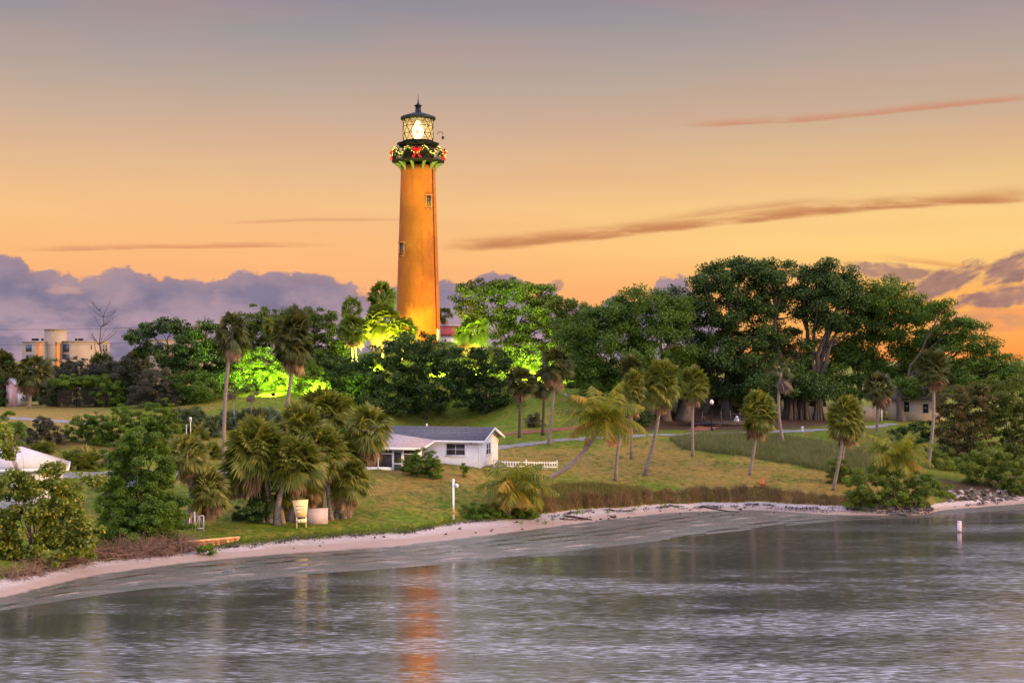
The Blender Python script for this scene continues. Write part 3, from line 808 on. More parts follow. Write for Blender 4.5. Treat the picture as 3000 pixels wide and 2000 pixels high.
def coconut(base_pt, crown_pt, Y, Rm, label, seed, bow=(0, 0, 0), n=22, orange=0, rt=0.15, hide=None):
    rng = np.random.default_rng(seed)
    x = (base_pt[0] - 1500) / F * Y; g = np.array([x, Y, h(x, Y)])
    c = at(crown_pt[0], crown_pt[1], Y) - g
    t = thing("coconut_palm", label, "palm tree", tuple(g))
    s = np.linspace(0, 1, 16)[:, None]
    P = s * c + np.sin(math.pi * s) * np.array(bow); P[0, 2] -= 0.3
    r = rt * (1.05 - 0.3 * s[:, 0]); r[0] *= 1.6
    mb = MB(); mb.tube(P, r, 9); mb.build("trunk", M_PTRUNK, t, smooth=True)
    green, yel, org = MB(), MB(), MB()
    for i in range(n):
        u = (i + 0.5) / n
        el = R(88 - 118 * u ** 0.9 + rng.normal() * 5); ph = i * 2.39996 + rng.normal() * 0.15
        L = Rm * (0.8 + 0.3 * math.sin(math.pi * min(1, u + 0.15))) * rng.uniform(0.9, 1.08)
        tt = np.linspace(0, 1, 12)
        e2 = el - tt * R(84 if el > 0 else 52) * (0.8 + 0.4 * rng.random())
        dirs = np.stack([np.cos(e2) * math.cos(ph), np.cos(e2) * math.sin(ph), np.sin(e2)], 1)
        pp = c + np.concatenate([[np.zeros(3)], np.cumsum(dirs[:-1] * L / 11, 0)])
        tgt = org if i >= n - orange else (yel if (u > 0.72 and rng.random() < 0.5) or rng.random() < 0.06 else green)
        tgt.tube(pp, 0.03 * (1.1 - tt), 4)
        m = 46
        f = np.linspace(0.10, 0.99, m)
        Q = np.stack([np.interp(f, tt, pp[:, k]) for k in range(3)], 1)
        D = unit(np.stack([np.interp(f, tt, dirs[:, k]) for k in range(3)], 1))
        S = unit(np.cross(D, [0, 0, 1.0]) + 1e-4)
        prof = np.sin(np.clip(f * 1.05 + 0.12, 0, 1) * math.pi) ** 0.6 * 0.30 * Rm * (0.75 if tgt is org else 1)
        for sg in (-1, 1):
            tipd = S * sg * 0.75 + D * 0.55 + np.array([0, 0, -0.45])
            ld = unit(tipd + rng.normal(size=(m, 3)) * 0.12)
            wv = D * 0.022 * Rm * 0.55
            p1 = Q + ld * prof[:, None] * 0.55 + np.array([0, 0, -0.02]); p2 = Q + ld * prof[:, None] + np.array([0, 0, -0.22]) * prof[:, None]
            v = np.stack([Q - wv * 0.6, Q + wv * 0.6, p1 + wv, p1 - wv, p2], 1).reshape(-1, 3)
            k5 = np.arange(m)[:, None] * 5
            tgt.add(v, k5 + np.array([[0, 1, 2, 3]])); tgt.F.append((k5 + np.array([[3, 2, 4]]) + tgt.n - len(v), 0))
    green.build("fronds", M_COCO, t)
    if yel.V: yel.build("yellow_fronds", M_COCOY, t)
    if org.V: org.build("dead_frond", M_ORANGE, t)
    return t


# broadleaf trees and shrubs --------------------------------------------------
def broad(name, base, lobes_px, label, cat, Y, mat, seed, bark=M_BARKD, rt=0.35, trunks=None, per_m2=1.0, leaves=26, csize=0.55, leaf=0.26, wide=0.5, lumpy=0.16,
          inner=0.25, depth=0.85, parts=("trunk", "crown"), fork=0.35, twig=1, zb=None, flatc=0.6, group=None):
    """lobes_px: (px, py, rx, ry[, dY]) of the crown's masses as seen, placed round distance Y"""
    rng = np.random.default_rng(seed + 1000)
    x = (base - 1500) / F * Y
    g = np.array([x, Y, h(x, Y) if zb is None else zb])
    t = thing(name, label, cat, tuple(g), 0, group)
    lob = []
    for q, l in enumerate(lobes_px):
        dY = l[4] if len(l) > 4 else ((q * 0.618) % 1 - 0.5) * 0.5 * (l[2] / F * Y) * 2
        YY = Y + dY
        c = at(l[0], l[1], YY) - g
        rx = l[2] / F * YY; ry = l[3] / F * YY
        lob.append((c, (rx, max(rx * depth, ry * 0.7), ry)))
    gap = min(c_[2] - r_[2] for c_, r_ in lob)
    if parts[0] == "stems" and 0.03 < gap < 1.75:            # a bush is leafy down to the ground
        for c_, r_ in sorted(lob, key=lambda l: l[0][2] - l[1][2])[:max(2, len(lob) // 2)]:
            low = c_[2] - r_[2]; hh = (low + r_[2] * 1.3) / 2
            lob.append((np.array([c_[0], c_[1], hh * 0.9]), (r_[0] * 0.95, r_[1] * 0.95, hh)))
    mb, cl = make_crown(lob, seed, per_m2, leaves, csize, leaf, wide, lumpy, inner, flatc)
    mb.build(parts[1], mat, t)
    if DEBUG:
        qb = max(lob, key=lambda l: l[0][0] * 0 - (l[0][2] - l[1][2])); print('FOOT', name, label[:40], 'gap m', round(float(min(c_[2] - r_[2] for c_, r_ in lob)), 2))
    tb = MB()
    top = np.mean([c for c, r in lob], 0)
    zt = max(0.4, min(c[2] - r[2] * 0.5 for c, r in lob) * 1.0)
    roots = trunks or [(base, rt)]
    forks = []
    for bx, rr in roots:
        b = np.array([(bx - 1500) / F * Y - g[0], rng.normal() * 0.4 * (len(roots) > 1), -0.3])
        fk = b + np.array([rng.normal() * 0.3, rng.normal() * 0.3, max(0.5, zt * 0.75 + 0.4)])
        s = np.linspace(0, 1, 6)[:, None]
        tb.tube(b + (fk - b) * s, rr * np.array([1.5, 1.05, 0.85, 0.74, 0.66, 0.6]), 9)
        forks.append((fk, rr))
    for c, r in lob:
        j = int(np.argmin([np.linalg.norm((c - fk)[:2]) for fk, _ in forks])); fk, rr = forks[j]
        p = limb(tb, fk, c, rr * 0.42, rr * 0.10, rng, 0.06)
        for _ in range(3 * twig):
            q = p[rng.integers(3, 7)]
            e = c + sphere_dirs(1, rng)[0] * np.array(r) * 0.85
            limb(tb, q, e, rr * 0.18, rr * 0.04, rng, 0.05, 4, 5)
    tb.build(parts[0], bark, t, smooth=True)
    return t


def shrub(name, lobes_px, label, Y, mat, seed, cat="shrub", leaf=0.14, per_m2=2.2, leaves=24, csize=0.32, wide=0.5, rt=0.07, bark=M_BARKD, lumpy=0.14, inner=0.3, group=None, depth=0.9):
    b = np.mean([l[0] for l in lobes_px])
    return broad(name, b, lobes_px, label, cat, Y, mat, seed, bark, rt, None, per_m2, leaves, csize, leaf, wide, lumpy, inner, depth, ("stems", "foliage"), group=group)


def palmetto(px, py, rpx, label, Y=None, seed=0, mat=None, nst=3, group=None, name="saw_palmetto", up=1.0):
    """a low clump of fans on short stems"""
    rng = np.random.default_rng(seed)
    g = gpx(px, py) if Y is None else np.array([(px - 1500) / F * Y, Y, h((px - 1500) / F * Y, Y)])
    Rm = rpx / F * g[1]
    t = thing(name, label, "palmetto", tuple(g), 0, group)
    lv = []
    for s_ in range(nst):
        o = np.array([rng.uniform(-0.55, 0.55) * Rm, rng.uniform(-0.4, 0.4) * Rm, 0.1])
        for i in range(20):
            th = R(rng.uniform(3, 84)); d = polar(th, rng.uniform(0, 6.28)); d[2] *= up
            lv.append((o, d, Rm * rng.uniform(0.6, 1.0), 0.45))
    o = bpy.data.objects.new("fans", fan_mesh("fans", [mat or M_PALMETTO], lv, seed + 3, 11)); COL.objects.link(o); o.parent = t
    return t


def scatter_blades(name, x, y, hgt, wid, mat, label, cat, seed, lean=0.35, kind="stuff", seg=2):
    rng = np.random.default_rng(seed)
    n = len(x)
    z = H(x, y)
    B = np.stack([x, y, z - 0.02], 1)
    hh = np.broadcast_to(hgt, (n,)) * rng.uniform(0.55, 1.25, n)
    a = rng.uniform(0, 2 * math.pi, n)
    D = np.stack([np.cos(a), np.sin(a), np.zeros(n)], 1)
    b = rng.uniform(0, 2 * math.pi, n); S = np.stack([np.cos(b), np.sin(b), np.zeros(n)], 1) * (np.broadcast_to(wid, (n,)) / 2)[:, None]
    ln = lean * rng.uniform(0.2, 1.3, n)
    T = B + np.array([0, 0, 1.0]) * (hh * np.sqrt(np.clip(1 - ln ** 2 * 0.5, 0.1, 1)))[:, None] + D * (hh * ln)[:, None]
    mb = MB()
    if seg == 1:
        v = np.stack([B - S, B + S, T], 1).reshape(-1, 3)
        mb.add(v, np.arange(n)[:, None] * 3 + np.array([[0, 1, 2]]))
    else:
        Mi = B + np.array([0, 0, 0.62]) * hh[:, None] + D * (hh * ln * 0.3)[:, None]
        v = np.stack([B - S, B + S, Mi + S * 0.8, Mi - S * 0.8, T], 1).reshape(-1, 3)
        i5 = np.arange(n)[:, None] * 5
        mb.add(v, i5 + np.array([[0, 1, 2, 3]])); mb.F.append((i5 + np.array([[3, 2, 4]]), 0))
    o = mb.build(name, mat)
    return tag(o, label, cat, None, kind)


def in_poly(x, y, poly):
    inside = np.zeros(len(x), bool)
    j = len(poly) - 1
    for i in range(len(poly)):
        xi, yi = poly[i]; xj, yj = poly[j]
        c = ((yi > y) != (yj > y)) & (x < (xj - xi) * (y - yi) / (yj - yi + 1e-12) + xi)
        inside ^= c; j = i
    return inside

def fill(poly_px, n, seed):
    """random ground points inside an area outlined by picture points laid on the ground"""
    P = np.array([gpx(*p)[:2] for p in poly_px]); rng = np.random.default_rng(seed)
    x = rng.uniform(P[:, 0].min(), P[:, 0].max(), n * 4); y = rng.uniform(P[:, 1].min(), P[:, 1].max(), n * 4)
    k_ = in_poly(x, y, P)
    return x[k_][:n], y[k_][:n]

# ------------------------------------------------------------------ big fig trees
broad("fig_tree", 1985, [(1700, 965, 62, 62), (1780, 930, 80, 55), (1870, 905, 85, 52), (1950, 905, 75, 55), (1690, 1050, 48, 70), (1820, 1025, 95, 70), (1930, 1010, 90, 75), (1745, 1110, 70, 50), (1850, 1100, 90, 50),
      (1955, 1090, 85, 50), (1730, 1030, 60, 70), (1960, 1130, 70, 30, -4), (1880, 1130, 60, 30, -3)], "spreading dark fig tree joined to the taller banyan, lower dome beside the brick pergola", "tree", 148, M_FIG, 11, M_BARK, 0.5,
      trunks=[(1945, 0.75), (2003, 0.95), (1800, 0.35)], per_m2=0.42, leaves=30, csize=1.05, leaf=0.29)
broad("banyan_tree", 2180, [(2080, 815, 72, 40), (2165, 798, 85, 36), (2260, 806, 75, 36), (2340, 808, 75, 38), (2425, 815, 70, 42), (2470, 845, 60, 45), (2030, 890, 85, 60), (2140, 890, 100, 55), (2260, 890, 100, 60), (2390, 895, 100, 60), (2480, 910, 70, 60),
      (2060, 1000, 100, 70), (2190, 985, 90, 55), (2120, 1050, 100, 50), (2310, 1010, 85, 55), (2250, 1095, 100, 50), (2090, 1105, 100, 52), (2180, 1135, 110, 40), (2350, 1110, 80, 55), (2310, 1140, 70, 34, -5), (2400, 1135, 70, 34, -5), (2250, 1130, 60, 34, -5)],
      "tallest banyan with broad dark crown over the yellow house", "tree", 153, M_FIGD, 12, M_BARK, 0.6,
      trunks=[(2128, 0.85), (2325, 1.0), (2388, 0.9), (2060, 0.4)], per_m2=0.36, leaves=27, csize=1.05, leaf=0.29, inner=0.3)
broad("banyan_tree", 2480, [(2535, 868, 74, 55), (2605, 870, 62, 46), (2680, 905, 58, 46), (2500, 950, 80, 60), (2595, 950, 80, 60), (2690, 980, 76, 52), (2480, 1030, 60, 50), (2650, 1040, 60, 44), (2530, 1060, 70, 50), (2620, 1080, 60, 45), (2430, 1130, 85, 60), (2440, 1040, 60, 45), (2710, 1060, 45, 40)],
      "banyan with thin see-through crown standing between the tallest banyan and the shaded house", "tree", 155, M_FIG, 13, M_BARK, 0.55,
      trunks=[(2415, 0.7), (2520, 0.3)], per_m2=0.40, leaves=29, csize=1.05, leaf=0.28, inner=0.3)
broad("shore_tree", 2655, [(2760, 905, 36, 26), (2800, 930, 34, 24), (2845, 955, 36, 24), (2770, 985, 60, 42), (2840, 1010, 60, 42), (2905, 1040, 55, 38), (2740, 1060, 55, 40), (2960, 1075, 45, 34), (2990, 1110, 40, 30), (2850, 1085, 80, 40), (2930, 1120, 70, 40), (2690, 1120, 70, 34), (2800, 1120, 80, 40)],
      "ragged see-through tree with a trunk arching over the shaded house", "tree", 150, M_FIG, 14, M_BARK, 0.45,
      trunks=[(2640, 0.5)], per_m2=0.5, leaves=28, csize=0.85, leaf=0.26, inner=0.3)
# hanging roots of the two banyans are fluted columns of their own round the trunks
def root_column(px, py, wpx, top, label, seed):
    rng = np.random.default_rng(seed)
    Y = 150.0 if px > 2200 or px < 2100 else 151.5; xx = (px - 1500) / F * Y; g = np.array([xx, Y, h(xx, Y)])
    t = thing("aerial_root_trunk", label, "tree trunk", tuple(g), 0, "fluted root trunks of the banyans")
    W_ = wpx / F * Y / 2 * 0.75; Ht = (py - top) / F * Y * 0.95
    mb = MB()
    for i in range(15):
        a = 6.283 * i / 15 + rng.normal() * 0.12
        s = np.linspace(0, 1, 9)
        rr = W_ * (0.42 + 0.75 * (1 - s) ** 2.6 * rng.uniform(0.7, 1.2))
        aa = a + s * rng.normal() * 0.25
        P = np.stack([rr * np.cos(aa), rr * np.sin(aa), s * Ht - 0.3], 1)
        mb.tube(P, W_ * rng.uniform(0.13, 0.24) * (1.25 - 0.45 * s), 6)
    mb.lathe([(W_ * 0.5, -0.3), (W_ * 0.42, Ht)], 10)
    mb.build("bark", M_BARKD, t, smooth=True)
root_column(1950, 1236, 52, 1120, "fluted banyan root trunk behind the tall shaggy round-headed palm", 1)
root_column(2005, 1240, 62, 1120, "mossy fluted root trunk beside the wooden deck", 2)
root_column(2126, 1222, 42, 1130, "banyan root trunk rising in front of the yellow house", 3)
root_column(2318, 1246, 60, 1100, "banyan root column with hanging strands behind the half-dead palm", 4)
root_column(2352, 1250, 58, 1110, "widest flared banyan root trunk beside the half-dead palm", 5)
root_column(2395, 1236, 56, 1120, "root trunk pair of the banyan next to the tan fence", 6)

# oak, right of the tower, lit by the floodlights
broad("oak_tree", 1490, [(1375, 862, 48, 36), (1440, 848, 56, 26), (1510, 848, 56, 28), (1575, 868, 52, 34), (1612, 905, 40, 36), (1372, 920, 40, 36), (1455, 915, 66, 40), (1550, 925, 66, 42), (1600, 970, 56, 42), (1500, 985, 60, 40), (1580, 1022, 56, 36), (1640, 1000, 40, 40)],
      "rounded oak lit green by floodlights behind the tower base", "tree", 175, M_OAK, 21, M_BARKD, 0.38, per_m2=0.72, leaves=26, csize=0.75, leaf=0.34, inner=0.15)
broad("oak_tree", 1690, [(1650, 905, 40, 30), (1690, 920, 44, 36), (1640, 960, 40, 36), (1700, 980, 46, 50), (1655, 1030, 46, 46), (1715, 1060, 44, 60), (1690, 1120, 46, 48)],
      "narrow green-lit tree between the oak and the dark fig dome", "tree", 162, M_OAK, 22, M_BARKD, 0.3, per_m2=0.85, leaves=26, csize=0.7, leaf=0.32)
shrub("hill_bush", [(1560, 1060, 50, 42), (1620, 1070, 46, 46), (1520, 1040, 42, 36), (1590, 1110, 48, 36)], "bright lime-lit bush below the hilltop oak", 168, M_OAK, 23, leaf=0.26, per_m2=1.2, csize=0.5)
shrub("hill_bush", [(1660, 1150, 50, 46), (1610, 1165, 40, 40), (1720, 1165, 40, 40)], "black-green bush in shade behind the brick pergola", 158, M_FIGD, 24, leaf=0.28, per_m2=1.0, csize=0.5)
# dark trees in front of the hill
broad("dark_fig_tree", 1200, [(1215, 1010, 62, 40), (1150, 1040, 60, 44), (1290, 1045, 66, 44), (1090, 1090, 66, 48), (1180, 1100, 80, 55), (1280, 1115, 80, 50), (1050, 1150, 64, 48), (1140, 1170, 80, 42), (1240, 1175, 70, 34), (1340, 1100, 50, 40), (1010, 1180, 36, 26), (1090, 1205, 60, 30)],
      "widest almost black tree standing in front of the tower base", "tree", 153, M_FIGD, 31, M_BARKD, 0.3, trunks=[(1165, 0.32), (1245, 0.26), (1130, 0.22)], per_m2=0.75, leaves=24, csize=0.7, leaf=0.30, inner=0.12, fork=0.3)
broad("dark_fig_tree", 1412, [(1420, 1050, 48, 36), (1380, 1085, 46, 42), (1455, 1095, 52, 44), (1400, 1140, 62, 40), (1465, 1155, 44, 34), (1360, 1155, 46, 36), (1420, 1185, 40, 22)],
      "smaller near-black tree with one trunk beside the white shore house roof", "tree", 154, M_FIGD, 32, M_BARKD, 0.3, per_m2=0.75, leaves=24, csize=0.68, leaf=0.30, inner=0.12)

# woods left of the tower ------------------------------------------------------
broad("hill_tree", 745, [(735, 945, 44, 36), (785, 935, 46, 32), (715, 1000, 36, 46), (765, 1000, 50, 50), (820, 960, 40, 40)], "green-lit tree just behind the tall thin-stemmed palm", "tree", 166, M_OAK, 41, per_m2=0.9, leaves=26, csize=0.7, leaf=0.32)
broad("hill_tree", 900, [(850, 930, 46, 26), (905, 925, 50, 24), (950, 935, 40, 30), (880, 985, 60, 42), (960, 990, 50, 45), (915, 1040, 70, 40), (985, 1030, 40, 40), (1015, 1010, 36, 40)], "twiggy-topped tree in the hillside wood nearer the tower", "tree", 170, M_OAK, 42, per_m2=0.85, leaves=24, csize=0.7, leaf=0.32)
shrub("hill_bush", [(730, 1075, 44, 46), (780, 1060, 56, 48), (835, 1085, 50, 38), (770, 1105, 56, 30)], "brightest lime bush with a floodlight in front", 152, M_BUSH, 43, leaf=0.2, per_m2=1.6, csize=0.45)
shrub("hill_bush", [(900, 1100, 40, 36), (880, 1125, 36, 24), (935, 1120, 32, 24)], "small half-lit bush on the slope beside the brightest bush", 150, M_BUSH, 44, leaf=0.2, per_m2=1.6, csize=0.42)
shrub("hill_bush", [(940, 1065, 60, 36), (1000, 1070, 44, 32), (960, 1095, 50, 26)], "dark thicket under the two-tiered palm", 162, M_FIGD, 45, leaf=0.24, per_m2=1.2, csize=0.5)
broad("flat_top_tree", 480, [(395, 990, 40, 17), (440, 968, 50, 18), (500, 955, 54, 20), (545, 975, 40, 20), (430, 1025, 34, 20)], "flat-topped dark tree spreading out against the pink sky", "tree", 158, M_FIGD, 46, M_BARKD, 0.24, per_m2=1.3, leaves=24, csize=0.5, leaf=0.28, inner=0.3)
broad("wood_tree", 590, [(560, 1010, 54, 40), (620, 985, 46, 40), (600, 1060, 70, 50), (540, 1080, 60, 50), (640, 1060, 46, 50), (490, 1050, 50, 40)], "dark bulky tree below the roof penthouse and utility pole", "tree", 154, M_FIGD, 47, per_m2=0.9, leaves=28, csize=0.65, leaf=0.28)
shrub("wood_bush", [(580, 1125, 60, 36), (650, 1120, 46, 40), (520, 1130, 50, 32)], "low dark green thicket at the foot of the bulky tree", 150, M_FIG, 48, leaf=0.22, per_m2=1.3, csize=0.5)
shrub("wood_bush", [(455, 1125, 56, 44), (430, 1150, 50, 26), (490, 1150, 40, 28)], "grey-brown twiggy bush by the vine-covered fence", 149, M_SCRUB, 49, leaf=0.14, per_m2=1.6, csize=0.45)
shrub("wood_bush", [(360, 1080, 60, 40), (300, 1095, 60, 36), (230, 1085, 50, 34), (180, 1100, 40, 34), (400, 1110, 50, 40)], "brown-grey scrub thicket behind the chain fence", 160, M_SCRUB, 50, leaf=0.2, per_m2=1.2, csize=0.5)
shrub("wood_bush", [(150, 1075, 30, 20), (60, 1120, 40, 40), (10, 1110, 40, 50), (-40, 1060, 50, 50)], "dull bush behind the small pink shed", 166, M_FIGD, 51, leaf=0.24, per_m2=1.1, csize=0.5)
shrub("vine_clump", [(200, 1120, 50, 20), (260, 1112, 50, 16), (310, 1125, 40, 22), (345, 1150, 14, 30)], "vines climbing over the chain fence top", 154.6, M_BUSH, 52, leaf=0.15, per_m2=1.6, csize=0.35)

shrub("wood_bush", [(175, 1150, 36, 34), (230, 1150, 46, 36), (290, 1155, 46, 34), (340, 1150, 36, 36)], "dark undergrowth pressed against the back of the chain fence", 158, M_FIGD, 53, leaf=0.22, per_m2=1.2, csize=0.5)
shrub("wood_bush", [(0, 1140, 40, 40), (60, 1155, 30, 30), (110, 1150, 40, 36), (150, 1155, 30, 30)], "dark undergrowth behind the pink shed and the shaggy palm", 169, M_FIGD, 54, leaf=0.22, per_m2=1.2, csize=0.5)
shrub("wood_bush", [(370, 1120, 40, 44), (410, 1140, 40, 36), (330, 1110, 40, 40)], "dark green bush under the palm between dead tree and flat-topped tree", 162, M_FIG, 55, leaf=0.22, per_m2=1.2, csize=0.5)
shrub("hill_bush", [(690, 1080, 40, 50), (660, 1100, 40, 44), (700, 1040, 40, 46)], "dark bush between the slim-stemmed palm and the brightest bush", 157, M_OAK, 56, leaf=0.22, per_m2=1.2, csize=0.5)
shrub("hill_bush", [(1000, 1110, 40, 36), (960, 1120, 40, 30), (1040, 1100, 40, 36)], "shaded bush on the slope behind the widest dark tree", 154, M_FIGD, 57, leaf=0.22, per_m2=1.2, csize=0.5)
# shrubs on the slope in the middle ------------------------------------------
shrub("round_shrub", [(270, 1245, 50, 44), (225, 1260, 32, 34), (300, 1275, 50, 34)], "rounded dark shrub beside the field path", 122, M_BUSH, 61, leaf=0.15)
shrub("round_shrub", [(360, 1230, 44, 40), (345, 1270, 52, 44), (395, 1255, 30, 40)], "taller dark bushy shrub in the middle of the slope hedge", 121, M_BUSH, 62, leaf=0.15)
shrub("round_shrub", [(460, 1215, 52, 42), (435, 1250, 42, 40), (490, 1250, 46, 42)], "round full shrub by the small white signs", 122, M_BUSH, 63, leaf=0.15)
shrub("round_shrub", [(115, 1250, 36, 30), (150, 1270, 36, 26), (95, 1275, 26, 20)], "dull brownish low shrub at the edge of the bare bank", 120, M_SCRUB, 64, leaf=0.14)
shrub("round_shrub", [(20, 1240, 30, 36), (50, 1260, 24, 30)], "dark shrub behind the sea grape tips", 112, M_BUSH, 65, leaf=0.14)
for q, (px, py, r, mt, lab) in enumerate([
        (225, 1368, 56, M_PALMETTO, "widest sunlit saw palmetto above the driveway"), (310, 1365, 36, M_BLUEPALM, "greyish palmetto tuft between the sunlit palmetto and green thicket"),
        (130, 1330, 40, M_PALMETTO, "palmetto peeping over the boathouse roof"), (600, 1275, 46, M_BLUEPALM, "blue-grey palmetto clump below the bare stems"),
        (560, 1285, 46, M_PALMETTO, "palmetto clump just below the small white sign"), (600, 1340, 46, M_PALMETTO, "palmetto in front of the tall thin-stemmed palm"),
        (540, 1235, 44, M_BLUEPALM, "grey palmetto patch behind the small white sign"), (700, 1240, 44, M_BLUEPALM, "silvery palmetto patch behind the palm thicket"),
        (760, 1235, 44, M_BLUEPALM, "low silvery palmetto on the hill foot above the palm thicket"), (470, 1330, 46, M_PALMETTO, "palmetto behind the leafy green thicket"),
        (650, 1255, 40, M_BLUEPALM, "grey palmetto between bare stems and tall palm trunk"), (400, 1325, 46, M_BLUEPALM, "dark palmetto hidden behind the thicket top")]):
    palmetto(px, py, r * 1.35, lab, seed=q + 200, mat=mt, nst=5, group="palmettos on the slope")
palmetto(920, 1085, 20, "small lime-lit palmetto on the hillside above the slope", Y=158, seed=231, nst=2, up=1.2)
palmetto(1020, 1072, 20, "lime-lit fan plant nearer the dark tree top", Y=158, seed=232, nst=2, up=1.2)

# fan palms ------------------------------------------------------------------
# left wood
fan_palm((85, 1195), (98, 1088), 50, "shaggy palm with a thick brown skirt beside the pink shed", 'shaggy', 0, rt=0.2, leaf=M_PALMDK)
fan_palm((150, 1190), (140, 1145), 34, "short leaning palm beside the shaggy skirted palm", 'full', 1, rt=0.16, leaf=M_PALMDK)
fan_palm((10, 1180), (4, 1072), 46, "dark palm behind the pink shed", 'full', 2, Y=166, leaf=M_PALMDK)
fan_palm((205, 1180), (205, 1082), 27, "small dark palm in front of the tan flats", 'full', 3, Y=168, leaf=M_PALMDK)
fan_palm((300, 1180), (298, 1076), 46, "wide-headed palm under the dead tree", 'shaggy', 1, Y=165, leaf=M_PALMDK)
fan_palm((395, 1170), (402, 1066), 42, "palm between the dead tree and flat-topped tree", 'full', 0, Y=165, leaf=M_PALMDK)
# hill palms by the tower
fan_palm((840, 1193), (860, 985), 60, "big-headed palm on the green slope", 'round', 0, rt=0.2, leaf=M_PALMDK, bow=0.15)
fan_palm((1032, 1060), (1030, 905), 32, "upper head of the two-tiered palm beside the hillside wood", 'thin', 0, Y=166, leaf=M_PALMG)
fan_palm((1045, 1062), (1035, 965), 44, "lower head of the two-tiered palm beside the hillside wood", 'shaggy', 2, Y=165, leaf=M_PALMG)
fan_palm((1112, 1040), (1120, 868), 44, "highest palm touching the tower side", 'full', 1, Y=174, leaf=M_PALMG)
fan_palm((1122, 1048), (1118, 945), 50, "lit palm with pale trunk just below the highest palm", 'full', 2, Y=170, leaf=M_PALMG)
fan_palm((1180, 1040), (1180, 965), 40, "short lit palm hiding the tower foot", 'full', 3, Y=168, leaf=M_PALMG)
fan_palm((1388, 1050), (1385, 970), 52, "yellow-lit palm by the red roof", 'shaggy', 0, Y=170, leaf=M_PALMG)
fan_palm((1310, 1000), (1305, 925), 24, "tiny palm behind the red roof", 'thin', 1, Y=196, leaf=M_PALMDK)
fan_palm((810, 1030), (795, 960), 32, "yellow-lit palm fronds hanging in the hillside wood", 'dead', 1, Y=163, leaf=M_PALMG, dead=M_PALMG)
# tall thin palm
fan_palm((657, 1366), (680, 975), 44, "tall slim-stemmed palm with ragged head standing alone beyond the driveway", 'shaggy', 3, rt=0.17, leaf=M_PALMDK, sz=1.25, bow=-0.25)
# slim half-bare stems
fan_palm((690, 1250), (678, 1140), 22, "thin young palm with a drooping top beside the bare stick", 'dead', 0, rt=0.07, leaf=M_PALMDK, dead=M_DEADG)
fan_palm((735, 1245), (738, 1145), 22, "thin young palm stem on the slope above the palm thicket", 'dead', 2, rt=0.07, leaf=M_PALMDK, dead=M_DEADG)
# clump of cabbage palms by the shore
CL = dict(group="cabbage palms crowded at the shore")
fan_palm((791, 1530), (752, 1322), 84, "large dark palm at the driveway side of the thicket", 'full', 0, rt=0.2, bow=0.25, **CL)
fan_palm((812, 1540), (868, 1352), 82, "leaning palm behind the yellow notice board", 'full', 1, rt=0.2, bow=-0.4, **CL)
fan_palm((852, 1526), (885, 1268), 76, "palm in the middle of the thicket, trunk rough with boots", 'full', 2, rt=0.24, dyc=2, **CL)
fan_palm((937, 1500), (950, 1212), 76, "tallest palm of the thicket with the highest crown", 'full', 3, rt=0.2, dyc=3, **CL)
fan_palm((970, 1522), (950, 1322), 62, "palm standing behind the concrete slab", 'round', 1, rt=0.18, **CL)
fan_palm((1006, 1518), (1022, 1402), 62, "short palm with drooping orange-brown skirt at the lawn side", 'shaggy', 0, rt=0.2, **CL)
fan_palm((1020, 1514), (1082, 1258), 70, "tall palm with hanging dead skirt in front of the white porch", 'shaggy', 1, rt=0.18, dyc=1, bow=-0.2, **CL)
fan_palm((900, 1520), (905, 1405), 58, "low palm crowded behind the notice board and slab", 'shaggy', 2, rt=0.2, **CL)
fan_palm((985, 1518), (1005, 1335), 58, "palm squeezed between the slab palm and the porch palm", 'full', 0, rt=0.18, dyc=1, **CL)
fan_palm((828, 1532), (815, 1440), 56, "low palm filling the thicket just above the dark bush", 'shaggy', 3, rt=0.2, dyc=1, **CL)
fan_palm((775, 1528), (705, 1385), 60, "low drooping palm at the thicket's driveway side", 'full', 2, rt=0.18, **CL)
# palms beside the green thicket
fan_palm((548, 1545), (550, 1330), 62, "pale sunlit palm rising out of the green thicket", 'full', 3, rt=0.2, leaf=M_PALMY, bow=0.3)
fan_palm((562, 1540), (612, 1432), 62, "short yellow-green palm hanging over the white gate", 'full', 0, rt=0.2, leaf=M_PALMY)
# the row on the lawn
LW = dict(group="palms along the lawn and footpath")
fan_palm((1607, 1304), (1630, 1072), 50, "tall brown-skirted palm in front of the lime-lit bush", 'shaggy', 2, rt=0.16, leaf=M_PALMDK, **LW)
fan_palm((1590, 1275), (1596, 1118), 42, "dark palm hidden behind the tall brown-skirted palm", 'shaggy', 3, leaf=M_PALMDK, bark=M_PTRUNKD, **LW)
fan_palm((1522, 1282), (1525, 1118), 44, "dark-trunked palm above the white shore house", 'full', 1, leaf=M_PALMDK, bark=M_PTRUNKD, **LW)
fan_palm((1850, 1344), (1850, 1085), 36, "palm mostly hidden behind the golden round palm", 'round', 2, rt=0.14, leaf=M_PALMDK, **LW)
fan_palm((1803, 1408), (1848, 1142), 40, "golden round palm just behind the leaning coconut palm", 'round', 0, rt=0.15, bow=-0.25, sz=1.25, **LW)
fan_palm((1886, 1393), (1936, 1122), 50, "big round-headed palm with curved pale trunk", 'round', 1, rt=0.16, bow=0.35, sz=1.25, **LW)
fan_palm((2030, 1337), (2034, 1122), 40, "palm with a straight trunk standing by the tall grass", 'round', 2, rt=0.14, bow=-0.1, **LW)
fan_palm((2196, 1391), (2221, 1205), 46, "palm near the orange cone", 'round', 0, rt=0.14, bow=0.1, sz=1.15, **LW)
fan_palm((2295, 1300), (2289, 1090), 40, "half-dead palm with grey hanging fronds before the banyan", 'dead', 0, rt=0.15, leaf=M_PALMDK, dead=M_DEADG, bow=-0.35, **LW)
